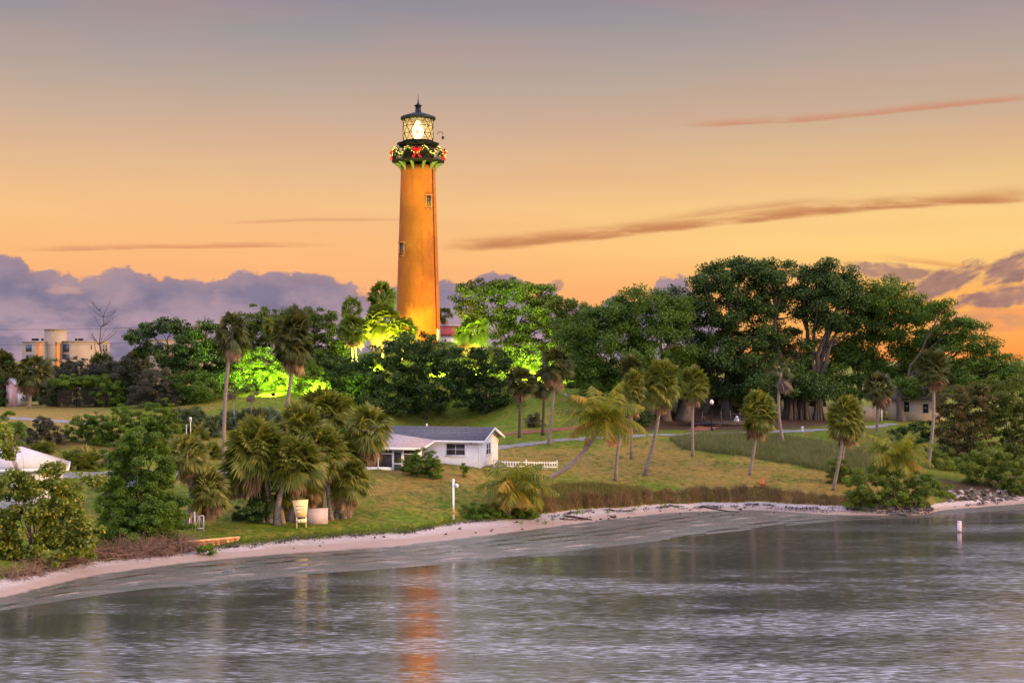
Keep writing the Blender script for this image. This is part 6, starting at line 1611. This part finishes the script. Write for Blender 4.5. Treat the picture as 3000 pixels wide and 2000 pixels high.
tf = thing("board_fence", "tan vertical board fence behind the banyan roots", "fence", (fx0, fY, fz))
mb = MB(); n_ = int((fx1 - fx0) / 0.15)
for i in range(n_): mb.box((0.075 + 0.15 * i, 0, 0.72), (0.14, 0.04, 1.65 + 0.02 * math.sin(i * 7.7)))
mb.build("boards", paint("tan_boards", rgb(0.34, 0.27, 0.18), 0.8, 0.15, 3, stretch=(8, 8, 0.4)), tf)
mb = MB(); mb.box((fx1 - fx0 + 0.03, -0.02, 0.75), (0.1, 0.1, 1.8)); mb.build("post", M_TRIM, tf)
mb = MB(); mb.box(((2530 - 2350) * fY / F, -0.12, 0.95), (0.3, 0.2, 0.35)); mb.build("meter_box", M_IRON, tf)
g = np.array([(2595 - 1500) / F * 160, 160.0, h((2595 - 1500) / F * 160, 160.0)])
ws = thing("white_shed", "bluish white shed glimpsed between the tan fence and shaded house", "shed", tuple(g))
mb = MB(); mb.box((0, 0.6, 0.85), (1.5, 1.2, 1.9)); mb.build("wall", paint("bluish_white_boards", rgb(0.62, 0.68, 0.78), 0.7, 0.06, 3, stretch=(0.3, 0.3, 8)), ws)
mb = MB(); slab_roof(mb, [(-0.9, -0.15, 1.82), (0.9, -0.15, 1.82), (0.9, 1.3, 2.1), (-0.9, 1.3, 2.1)], 0.06); mb.build("roof", M_TRIM, ws)
for px, lab in ((2588, "yellow chair next to the tan fence post"), (2603, "yellow chair next to the shaded house corner")):
    g = gpx(px, 1229); ch = thing("garden_chair", lab, "chair", tuple(g), R(20), "yellow chairs by the shaded house")
    M_YCH = paint("yellow_plastic", rgb(0.62, 0.50, 0.10), 0.5)
    mb = MB(); mb.box((0, 0, 0.4), (0.44, 0.42, 0.04)); mb.build("seat", M_YCH, ch)
    mb = MB(); mb.box((0, 0.2, 0.66), (0.44, 0.04, 0.5)); mb.build("backrest", M_YCH, ch)
    for sx_ in (-.19, .19):
        for sy_ in (-.18, .18): mb = MB(); mb.box((sx_, sy_, 0.19), (0.04, 0.04, 0.38)); mb.build("leg", M_YCH, ch)

# deck with posts under the banyan
kY = 143.0; kx0, kx1 = (2030 - 1500) / F * kY, (2195 - 1500) / F * kY; kz = h((kx0 + kx1) / 2, kY)
M_WOODD = paint("dark_timber", rgb(0.055, 0.04, 0.035), 0.8, 0.2, 3)
dk = thing("wooden_deck", "dark timber deck with rail posts in front of the yellow house", "deck", (kx0, kY, kz))
mb = MB(); W2 = kx1 - kx0
for i in range(12): mb.box((W2 / 2, 0.15 + 0.25 * i, 0.42), (W2, 0.235, 0.06))
mb.build("decking", M_WOODD, dk)
mb = MB(); mb.box((W2 / 2, 0.0, 0.25), (W2, 0.05, 0.34)); mb.build("edge_board", M_WOODD, dk)
for i in range(7):
    mb = MB(); mb.box((W2 * i / 6, 0.06, 0.75), (0.12, 0.12, 1.5 + (0.25 if i in (3, 4) else 0))); mb.build("post", M_WOODD, dk)
for zz in (0.85, 1.25):
    mb = MB(); mb.bar((W2 * 0.5, 0.06, zz), (W2, 0.06, zz), 0.06, 0.09); mb.build("handrail", M_WOODD, dk)
for i in range(2):
    mb = MB(); mb.box((W2 * 0.36, -0.2 - 0.3 * i, 0.28 - 0.14 * i), (1.6, 0.3, 0.06)); mb.build("step", M_WOODD, dk)
g = np.array([(2050 - 1500) / F * 144.5, 144.5, kz + 0.45]); bn = thing("deck_bench", "dark box bench at the end of the wooden deck", "bench", tuple(g))
mb = MB(); mb.box((0, 0, 0.45), (1.1, 0.5, 0.07)); mb.build("seat", M_WOODD, bn)
for s_ in (-.45, .45): mb = MB(); mb.box((s_, 0, 0.2), (0.12, 0.46, 0.42)); mb.build("leg", M_WOODD, bn)
g = np.array([(2158 - 1500) / F * 143.9, 143.9, kz + 0.45]); tb_ = thing("a_frame_board", "white folding board standing on the wooden deck", "board", tuple(g))
mb = MB(); mb.prism([(-0.42, -0.2, 0), (0.42, -0.2, 0), (0.1, 0.0, 0.6), (-0.05, 0.0, 0.6)], (0, 0.04, 0)); mb.build("panel", paint("pale_blue_board", rgb(0.62, 0.66, 0.78), 0.5), tb_)
mb = MB(); mb.bar((0.3, 0.3, 0), (0.02, 0.03, 0.58), 0.04); mb.build("strut", M_TRIM, tb_)

# lamp post, bollard, pergola, stair, low wall
g = gpx(2085, 1262); ps = thing("lamp_post", "black lamp post with a cream globe at the deck", "lamp post", tuple(g)); hh_ = (1262 - 1186) / F * g[1]
mb = MB(); mb.lathe([(0.16, -0.2), (0.16, 0.1), (0.09, 0.3), (0.055, 0.45), (0.05, hh_ - 0.1), (0.1, hh_), (0.1, hh_ + 0.06)], 12); mb.build("post", M_IRON, ps, smooth=True)
mb = MB(); mb.lathe([(0.10, hh_ + 0.06), (0.19, hh_ + 0.18), (0.2, hh_ + 0.32), (0.13, hh_ + 0.48), (0.04, hh_ + 0.56)], 14); mb.build("globe", paint("cream_globe", rgb(0.85, 0.74, 0.55), 0.3, 0.03), ps, smooth=True)
mb = MB(); mb.lathe([(0.07, hh_ + 0.54), (0.06, hh_ + 0.6), (0.015, hh_ + 0.72)], 10); mb.build("finial", M_IRON, ps)
g = gpx(2351, 1264); bo = thing("bollard", "short white bollard beside the footpath and flared banyan root", "bollard", tuple(g))
mb = MB(); mb.lathe([(0.11, -0.1), (0.11, 0.42), (0.08, 0.5), (0.0, 0.52)], 12); mb.build("post", M_TRIM, bo)
mb = MB(); mb.lathe([(0.115, 0.30), (0.115, 0.36)], 12); mb.build("band", M_CONC, bo)
qY = 149.0; g = np.array([(1736 - 1500) / F * qY, qY, h((1736 - 1500) / F * qY, qY)]); pg = thing("pergola", "red-brown pergola with square posts under the dark fig dome", "pergola", tuple(g))
M_RUSTB = paint("red_brown_timber", rgb(0.20, 0.075, 0.035), 0.8, 0.2, 3)
pt_ = at(0, 1128, qY)[2] - g[2]
for px in (1727, 1752, 1768):
    mb = MB(); mb.box(((px - 1736) / F * qY, 0, pt_ / 2 - 0.1), (0.24 if px < 1760 else 0.14, 0.24, pt_ + 0.2)); mb.build("post", M_RUSTB, pg)
    mb = MB(); mb.box(((px - 1736) / F * qY, 2.4, pt_ / 2 - 0.1), (0.2, 0.2, pt_ + 0.2)); mb.build("post", M_RUSTB, pg)
mb = MB(); mb.box((0.4, 0, pt_ + 0.1), (2.4, 0.16, 0.2)); mb.box((0.4, 2.4, pt_ + 0.1), (2.4, 0.16, 0.2)); mb.build("beam", M_RUSTB, pg)
mb = MB(); mb.box((0.4, -0.05, 0.35), (2.0, 0.1, 0.7)); mb.build("base_wall", M_RUSTB, pg)
wYs = 150.5
st_ = thing("garden_stair", "pale concrete stair wall sloping down the bank beside the pergola", "stairs", tuple(np.array([(1690 - 1500) / F * wYs, wYs, at(0, 1190, wYs)[2]])))
P_ = [at(1652, 1154, wYs), at(1656, 1150, wYs), at(1692, 1177, wYs), at(1712, 1180, wYs), at(1712, 1190, wYs), at(1688, 1188, wYs)]
lo_ = np.array(st_.location)
mb = MB(); mb.prism([p - lo_ for p in P_][::-1], (0, 0.35, 0)); mb.build("stair_wall", M_CONC, st_)
for i in range(5):
    mb = MB(); mb.box(((1664 + 7 * i - 1690) / F * wYs, 1.0, (1190 - 1166 - 5 * i) / F * wYs - 0.15), (0.34, 1.2, 0.2)); mb.build("step", M_CONC, st_)
g = np.array([(1906 - 1500) / F * 149, 149, h((1906 - 1500) / F * 149, 149)]); lw = MB(); lw.box((0, 0, 0.25), (0.85, 0.3, 0.9)); lw.box((0, 0, 0.74), (0.95, 0.4, 0.08)); lwo = lw.build("low_wall", M_CONC); lwo.location = tuple(g); tag(lwo, "short pale wall end between the fluted roots and the curved palm trunk", "wall")

# traffic cone ------------------------------------------------------------------
g = gpx(2235, 1421); cn = thing("traffic_cone", "orange traffic cone standing alone on the dry lawn", "traffic cone", tuple(g))
M_CONE = paint("orange_plastic", rgb(0.85, 0.07, 0.012), 0.45, 0.06)
mb = MB(); mb.box((0, 0, 0.03), (0.36, 0.36, 0.06)); mb.build("base", paint("cone_base", rgb(0.14, 0.03, 0.015), 0.6), cn)
mb = MB(); mb.lathe([(0.15, 0.06), (0.13, 0.1), (0.035, 0.66), (0.025, 0.68)], 20); mb.build("cone_body", M_CONE, cn, smooth=True)

# camera post
g = gpx(1328, 1523); cp_ = thing("camera_post", "white post with a dome camera on a short arm at the lawn edge", "camera post", tuple(g)); hh_ = 116 / F * g[1]
mb = MB(); mb.box((0, 0, hh_ / 2 - 0.15), (0.15, 0.15, hh_ + 0.3)); mb.build("post", M_TRIM, cp_)
mb = MB(); mb.lathe([(0.115, hh_ - 0.04), (0.115, hh_ + 0.02), (0.02, hh_ + 0.14)], 4); mb.build("post_cap", M_TRIM, cp_)
mb = MB(); mb.bar((0.05, -0.02, hh_ - 0.28), (0.26, -0.06, hh_ - 0.26), 0.06); mb.build("arm", M_TRIM, cp_)
mb = MB(); mb.lathe([(0.02, hh_ - 0.52), (0.085, hh_ - 0.48), (0.11, hh_ - 0.40), (0.11, hh_ - 0.30), (0.05, hh_ - 0.24)], 14, (0.26, -0.06, 0)); mb.build("dome_camera", M_TRIM, cp_, smooth=True)
mb = MB(); mb.box((0.01, -0.09, 0.66), (0.13, 0.03, 0.5)); pln = mb.build("notice_plate", paint("yellow_notice", rgb(0.75, 0.45, 0.12), 0.5), cp_)
mb = MB()
for z_ in (0.80, 0.72, 0.60, 0.52): mb.box((0.01, -0.107, z_), (0.09, 0.006, 0.03))
mb.build("notice_lettering", paint("brown_lettering", rgb(0.35, 0.12, 0.03), 0.6), pln)
mb = MB(); mb.box((-0.05, -0.085, 1.0), (0.06, 0.03, 0.06)); mb.build("socket", M_IRON, cp_)

# notice board
g = gpx(883, 1549); sb = thing("notice_board", "pale yellow wooden notice board tapering downwards on two legs under the palms", "sign", tuple(g), R(15)); s_ = g[1] / F
M_SIGN = paint("cream_sign", rgb(0.92, 0.72, 0.33), 0.5, 0.06, 2); M_SIGN2 = paint("faded_sign_orange", rgb(0.75, 0.36, 0.08), 0.6, 0.1); M_SIGNW = paint("faded_sign_white", rgb(0.88, 0.80, 0.62), 0.6, 0.05)
Q = lambda px, py: np.array([(px - 883) * s_, 0, (1549 - py) * s_])
mb = MB(); mb.prism([Q(857, 1467), Q(903, 1465), Q(898, 1516), Q(867, 1517)][::-1], (0, 0.06, 0)); bd = mb.build("board", M_SIGN, sb)
le = MB()
for py, a_, b_, mi in ((1484, 866, 892, 1), (1490, 866, 876, 0), (1490, 878, 885, 0), (1490, 887, 893, 0), (1496, 866, 892, 1), (1500, 868, 881, 0), (1504, 868, 882, 1), (1511, 871, 880, 1)):
    p_ = Q((a_ + b_) / 2, py); le.box((p_[0], -0.012, p_[2]), ((b_ - a_) * s_, 0.012, (2.0 if mi else 3.2) * s_), mi=mi)
le.build("faded_lettering", [M_SIGNW, M_SIGN2], bd)
mb = MB(); mb.prism([Q(867, 1523), Q(899, 1521), Q(898, 1532), Q(868, 1534)][::-1], (0, 0.05, 0)); lb = mb.build("lower_board", M_SIGN, sb)
le = MB(); p_ = Q(876, 1527.5); le.box((p_[0], -0.012, p_[2]), (5 * s_, 0.012, 7 * s_), mi=0); p_ = Q(880, 1527.5); le.box((p_[0], -0.014, p_[2]), (1.2 * s_, 0.012, 8 * s_), mi=1); le.build("faded_lettering", [M_SIGNW, M_SIGN2], lb)
for px in (869.5, 896.5):
    p_ = Q(px, 1549); mb = MB(); mb.box((p_[0], 0.10, 0.55), (0.075, 0.07, 1.5)); mb.build("leg", M_SIGN, sb)

# concrete slab, small wooden block, gate, sea wall
g = gpx(923, 1535); sl_ = thing("concrete_slab", "upright pinkish concrete slab beside the notice board", "wall", tuple(g), R(14)); s_ = g[1] / F
mb = MB(); mb.box((0.02, 0.1, 0.45), (72 * s_ / math.cos(R(14)), 0.16, 1.15)); mb.build("panel", paint("pink_concrete", rgb(0.55, 0.42, 0.38), 0.85, 0.07, 3, bmp=0.3, stretch=(3, 3, 0.6)), sl_)
mb = MB(); mb.box((0.02, 0.1, 1.035), (72 * s_ / math.cos(R(14)) + 0.03, 0.19, 0.03)); mb.build("coping", M_CONC, sl_)
g = gpx(916, 1520); wb = MB(); wb.box((0, 0, 0.86), (0.46, 0.3, 0.16)); wb.box((-.17, 0, 0.4), (0.06, 0.26, 0.8)); wb.box((.17, 0, 0.4), (0.06, 0.26, 0.8)); wbo = wb.build("wooden_stand", paint("orange_timber", rgb(0.62, 0.22, 0.08), 0.7)); wbo.location = tuple(g); tag(wbo, "small orange timber stand peeking over the concrete slab", "stand")
g = gpx(570, 1554); gt = thing("gate", "grey-white metal gate with diagonal braces beside the green thicket", "gate", tuple(g), R(4)); s_ = g[1] / F
M_GATE = paint("lavender_metal", rgb(0.52, 0.48, 0.52), 0.5, 0.08)
G = lambda px, py: np.array([(px - 570) * s_, 0, (1554 - py) * s_])
for px, tp_ in ((570, 1499), (596, 1510), (555, 1513)):
    mb = MB(); mb.bar(G(px, 1556), G(px, tp_), 0.1 if px == 570 else 0.07); mb.build("post", M_GATE, gt)
for a_, b_ in (((570, 1513), (596, 1510)), ((570, 1549), (596, 1547)), ((555, 1515), (570, 1513)), ((555, 1551), (570, 1549))):
    mb = MB(); mb.bar(G(*a_), G(*b_), 0.05); mb.build("rail", M_GATE, gt)
for a_, b_ in (((583, 1512), (583, 1548)), ((582, 1512), (572, 1548)), ((584, 1512), (595, 1547)), ((556, 1516), (568, 1549))):
    mb = MB(); mb.bar(G(*a_) + (0, 0.03, 0), G(*b_) + (0, 0.03, 0), 0.035); mb.build("brace", M_GATE, gt)
A_ = gpx(538, 1612); B_ = gpx(700, 1583)
sw = thing("sea_wall", "weathered orange timber sea wall low along the sand", "sea wall", tuple(A_))
M_TIMB = paint("weathered_timber", rgb(0.62, 0.34, 0.16), 0.85, 0.22, 2.5, bmp=0.5); M_TIMB2 = paint("dark_weathered_timber", rgb(0.30, 0.13, 0.06), 0.85, 0.3, 4, bmp=0.5)
v_ = B_ - A_; zA = (1612 - 1587) / F * A_[1]; zB = (1583 - 1571) / F * B_[1]
mb = MB(); mb.bar((0, 0, zA - 0.05), (v_[0], v_[1], v_[2] + zB - 0.05), 0.22, 0.12); mb.build("cap", M_TIMB, sw)
mb = MB(); n_ = 34
for i in range(n_):
    f_ = (i + 0.5) / n_; c_ = v_ * f_; zt_ = zA + (v_[2] + zB - zA) * f_ - 0.1
    mb.box((c_[0], c_[1] + 0.02 * math.sin(i * 5.1), (zt_ + c_[2]) / 2 - 0.2), (0.095, 0.05, max(0.1, zt_ - c_[2] + 0.4)), rz=math.atan2(v_[1], v_[0]), mi=int(i % 3 == 1))
mb.build("planks", [M_TIMB, M_TIMB2], sw)
mb = MB(); mb.bar((0, -0.07, zA - 0.24), (v_[0] * .75, v_[1] * .75 - 0.07, (v_[2] + zB) * .75 + zA * .25 - 0.22), 0.08, 0.12); mb.build("waler", M_TIMB2, sw)

# small signs on the slope
for px, py, hp, wp, lab in ((558, 1236, 14, 7, "small white notice on a stake in front of the round shrub"), (546, 1254, 10, 3, "narrow white marker stake below the small white notice")):
    Ys_ = 121.0; x_ = (px - 1500) / F * Ys_; z_ = h(x_, Ys_)
    sg = thing("stake_sign", lab, "sign", (x_, Ys_, z_)); zt_ = at(0, py, Ys_)[2] - z_
    mb = MB(); mb.box((0, 0.03, zt_ / 2), (0.05, 0.04, zt_ + 0.3)); mb.build("stake", M_TRIM, sg)
    mb = MB(); mb.box((0, 0, zt_ + hp / F * Ys_ / 2), (wp / F * Ys_, 0.03, hp / F * Ys_)); pl_ = mb.build("plate", M_TRIM, sg)
    mb = MB()
    for q in range(3): mb.box((0, -0.02, zt_ + hp / F * Ys_ * (0.3 + 0.2 * q)), (wp / F * Ys_ * 0.6, 0.008, 0.035))
    mb.build("plate_lettering", M_IRON, pl_)

# channel marker in the water
by = 94.7; bxm = (2811 - 1500) / F * by
bu = thing("marker_post", "white cylinder marker with orange bands standing in the water", "marker", (bxm, by, 0))
M_BWHITE = paint("marker_white", rgb(0.72, 0.70, 0.72), 0.4, 0.06); M_BORA = paint("marker_orange", rgb(0.80, 0.13, 0.03), 0.4, 0.06)
mb = MB(); mb.lathe([(0.12, -0.4), (0.12, 0.05), (0.135, 0.07), (0.135, 0.70), (0.11, 0.73), (0.0, 0.74)], 24); mb.build("post", M_BWHITE, bu, smooth=False)
mb = MB(); mb.lathe([(0.122, -0.1), (0.122, 0.055)], 24); mb.build("foot", M_IRON, bu)
for z0_, z1_ in ((0.62, 0.68), (0.09, 0.14)):
    mb = MB(); mb.lathe([(0.138, z0_), (0.138, z1_)], 24); mb.build("band", M_BORA, bu)
mb = MB(); th = np.linspace(0, 2 * math.pi, 25)
aa = R(-62) + 0.62 * np.cos(th); mb.tube(np.stack([0.137 * np.cos(aa), 0.137 * np.sin(aa), 0.38 + 0.13 * np.sin(th)], 1), 0.022, 5, cap=False); mb.build("ring_mark", M_BORA, bu)

# heron at the water's edge
hY = 73.4; g = np.array([(672 - 1500) / F * hY, hY, 0.0])
M_HERON = paint("heron_feathers", rgb(0.16, 0.15, 0.16), 0.8, 0.15, 6)
he = MB()
he.tube([(-0.42, 0, 0.52), (-0.3, 0, 0.55), (-0.12, 0, 0.60), (0.06, 0, 0.63), (0.16, 0, 0.66), (0.22, 0, 0.74), (0.20, 0, 0.84), (0.15, 0, 0.92), (0.17, 0, 0.99), (0.25, 0, 1.02), (0.34, 0, 1.0), (0.52, 0, 0.95)],
        [0.012, 0.05, 0.115, 0.12, 0.085, 0.05, 0.034, 0.028, 0.03, 0.04, 0.02, 0.004], 10)
for s_ in (-0.045, 0.045):
    he.tube([(-0.02, s_, 0.56), (0.0, s_, 0.42), (-0.03, s_, 0.28), (-0.01, s_, -0.05)], [0.035, 0.018, 0.013, 0.011], 6)
heo = he.build("heron", M_HERON, smooth=True); heo.location = tuple(g); tag(heo, "grey heron wading at the edge of the weedy flat", "bird")

# ------------------------------------------------------------------ stones, driftwood, seedlings
def rock_mesh(seed, mat, flat_=0.7):
    rng = np.random.default_rng(seed)
    import bmesh
    b = bmesh.new(); bmesh.ops.create_icosphere(b, subdivisions=2, radius=1.0)
    pl_ = [(unit(rng.normal(size=3)), rng.uniform(0.55, 0.9)) for _ in range(9)]
    for v in b.verts:
        p = np.array(v.co); 
        for n_, d_ in pl_:
            e_ = p @ n_ - d_
            if e_ > 0: p = p - n_ * e_ * 0.85
        p = p * (1 + 0.05 * rng.normal()); p[2] *= flat_
        v.co = p
    me = bpy.data.meshes.new("stone"); b.to_mesh(me); b.free(); me.materials.append(mat); return me
M_STONE = paint("dark_stone", rgb(0.13, 0.105, 0.09), 0.85, 0.25, 2, bmp=0.6); M_STONEL = paint("pale_stone", rgb(0.40, 0.33, 0.30), 0.85, 0.2, 2, bmp=0.6)
M_NUT = paint("old_coconut", rgb(0.085, 0.05, 0.035), 0.85, 0.25, 5)
RM = [rock_mesh(i, M_STONE) for i in range(4)]; RL = [rock_mesh(10 + i, M_STONEL) for i in range(3)]; RN = [rock_mesh(20 + i, M_NUT, 0.85) for i in range(3)]
def stones(name, n, area, r0, r1, meshes, label, cat, group, seed, zz=0.3):
    rng = np.random.default_rng(seed)
    for i in range(n):
        px, py = area(rng); g = gpx(px, py); r = rng.uniform(r0, r1)
        o = bpy.data.objects.new(name, meshes[rng.integers(0, len(meshes))]); COL.objects.link(o)
        o.location = (g[0], g[1], g[2] + r * zz); o.rotation_euler = (rng.uniform(-.4, .4), rng.uniform(-.4, .4), rng.uniform(0, 6.28)); o.scale = (r, r * rng.uniform(0.7, 1.1), r * rng.uniform(0.7, 1.1))
        tag(o, label, cat, group)
def riprap(rng):
    px = rng.uniform(2775, 2985); return px, 1458 - (px - 2775) * 0.01 + rng.triangular(-34, 4, 16)
stones("boulder", 150, riprap, 0.12, 0.28, RM + RM + RL[:1], "boulder in the heap of shore stones beyond the mangrove point", "stone", "boulders heaped along the shore", 3)
def point(rng):
    px = rng.uniform(2575, 2730); return px, rng.uniform(1480, 1512) - abs(px - 2650) * 0.10
stones("shore_rock", 80, point, 0.10, 0.30, RM, "dark rock at the foot of the mangrove bush on the point", "stone", "rocks under the mangrove bush", 4)
def strew(rng):
    px = rng.uniform(1560, 2440); return px, 1508 - (px - 1560) * 0.030 + rng.uniform(-12, 24)
stones("beach_stone", 46, strew, 0.04, 0.12, RN + RM[:1], "small dark stone scattered on the sand below the bank", "stone", "stones scattered on the sand below the bank", 5, 0.5)
def strew2(rng):
    px = rng.uniform(780, 1540); return px, 1604 - (px - 780) * 0.085 + rng.uniform(-16, 14)
stones("old_coconut", 16, strew2, 0.05, 0.10, RN, "brown husk lying on the sand along the lawn edge", "coconut", "husks on the sand along the lawn", 6, 0.6)
for px, py, r, lab, m_ in ((423, 1631, 0.11, "lone brown husk on the sand under the dry twigs", RN[0]), (1347, 1551, 0.13, "dark flat stone on the sand below the camera post", RM[0]), (2170, 1495, 0.15, "round dark stone at the end of the washed-up pole", RM[1]),
                           (1985, 1447 + 20, 0.12, "pale stone in the sand under the bank edge", RL[0])):
    g = gpx(px, py); o = bpy.data.objects.new("beach_stone", m_); COL.objects.link(o); o.location = (g[0], g[1], g[2] + r * 0.4); o.scale = (r, r, r); tag(o, lab, "stone")
M_DRIFT = paint("wet_driftwood", rgb(0.05, 0.038, 0.032), 0.8, 0.25, 3)
def driftwood(pts, r, label, seed, mat=M_DRIFT):
    rng = np.random.default_rng(seed); P = np.array([gpx(*p) for p in pts]); t = np.linspace(0, 1, len(P)); tt = np.linspace(0, 1, 14)
    q = np.stack([np.interp(tt, t, P[:, k]) for k in range(3)], 1) - P[0]; q[:, 2] += r * 0.6 + np.abs(rng.normal(size=14)) * 0.02
    mb = MB(); mb.tube(q, r * (1.1 - 0.6 * tt), 7)
    for _ in range(3):
        i = rng.integers(3, 12); mb.tube([q[i], q[i] + np.array([rng.normal() * .2, rng.normal() * .1, rng.uniform(.05, .25)])], [r * 0.5, r * 0.15], 5)
    o = mb.build("driftwood", mat); o.location = tuple(P[0]); tag(o, label, "driftwood")
driftwood([(2056, 1484), (2090, 1493), (2130, 1498), (2165, 1501)], 0.06, "long dark pole washed up on the sand", 1)
driftwood([(1655, 1514), (1690, 1518), (1735, 1525)], 0.085, "thick dark log lying among the seedlings", 2)
driftwood([(1640, 1522), (1680, 1524), (1720, 1524)], 0.05, "thinner dark branch lying in front of the thick log", 3)
driftwood([(1984, 1444), (2008, 1449)], 0.035, "pale stick lying on the bank edge", 4, M_STONEL)
driftwood([(1788, 1517), (1806, 1518)], 0.10, "short black stump of wood on the sand", 5)
driftwood([(1960, 1482), (1978, 1484)], 0.07, "short brown piece of wood under the eroded bank", 6, M_STONE)
# mangrove seedlings: one mesh pair, copied
sm = MB(); sm.tube([(0, 0, -0.1), (0.02, 0, 0.3), (0.0, 0.01, 0.55)], [0.015, 0.012, 0.008], 5); stem_mesh = sm.mesh("stem", M_TWIG)
rng = np.random.default_rng(9); lm = MB(); nl = 26
leaf_quads(lm, np.array([0, 0, 0.52]) + rng.normal(size=(nl, 3)) * [0.11, 0.11, 0.07], unit(rng.normal(size=(nl, 3)) + [0, 0, 1.2]), 0.17, 0.08, rng); leaf_mesh = lm.mesh("leaves", M_BUSHL)
for px, py, s_ in ((1690, 1524, 1.1), (1706, 1524, 1.2), (1780, 1517, 0.9), (1858, 1507, 0.9), (1870, 1497, 0.7), (1948, 1496, 0.8), (1598, 1552, 1.0), (1654, 1530, 0.9), (1620, 1538, 0.8), (1527, 1548, 0.8), (1575, 1540, 0.7), (1976, 1497, 0.6)):
    g = gpx(px, py); t = thing("mangrove_seedling", "thin mangrove seedling rooted in the sand near the water", "seedling", tuple(g), rng.uniform(0, 6), "mangrove seedlings on the sand")
    link_copy(stem_mesh, "stem", t, s=s_); link_copy(leaf_mesh, "leaves", t, s=s_)
palmetto(1531, 1192, 24, "spiky pale yucca lit green behind the dark-trunked palm", Y=150, seed=290, mat=M_PALMG, nst=1, name="yucca")
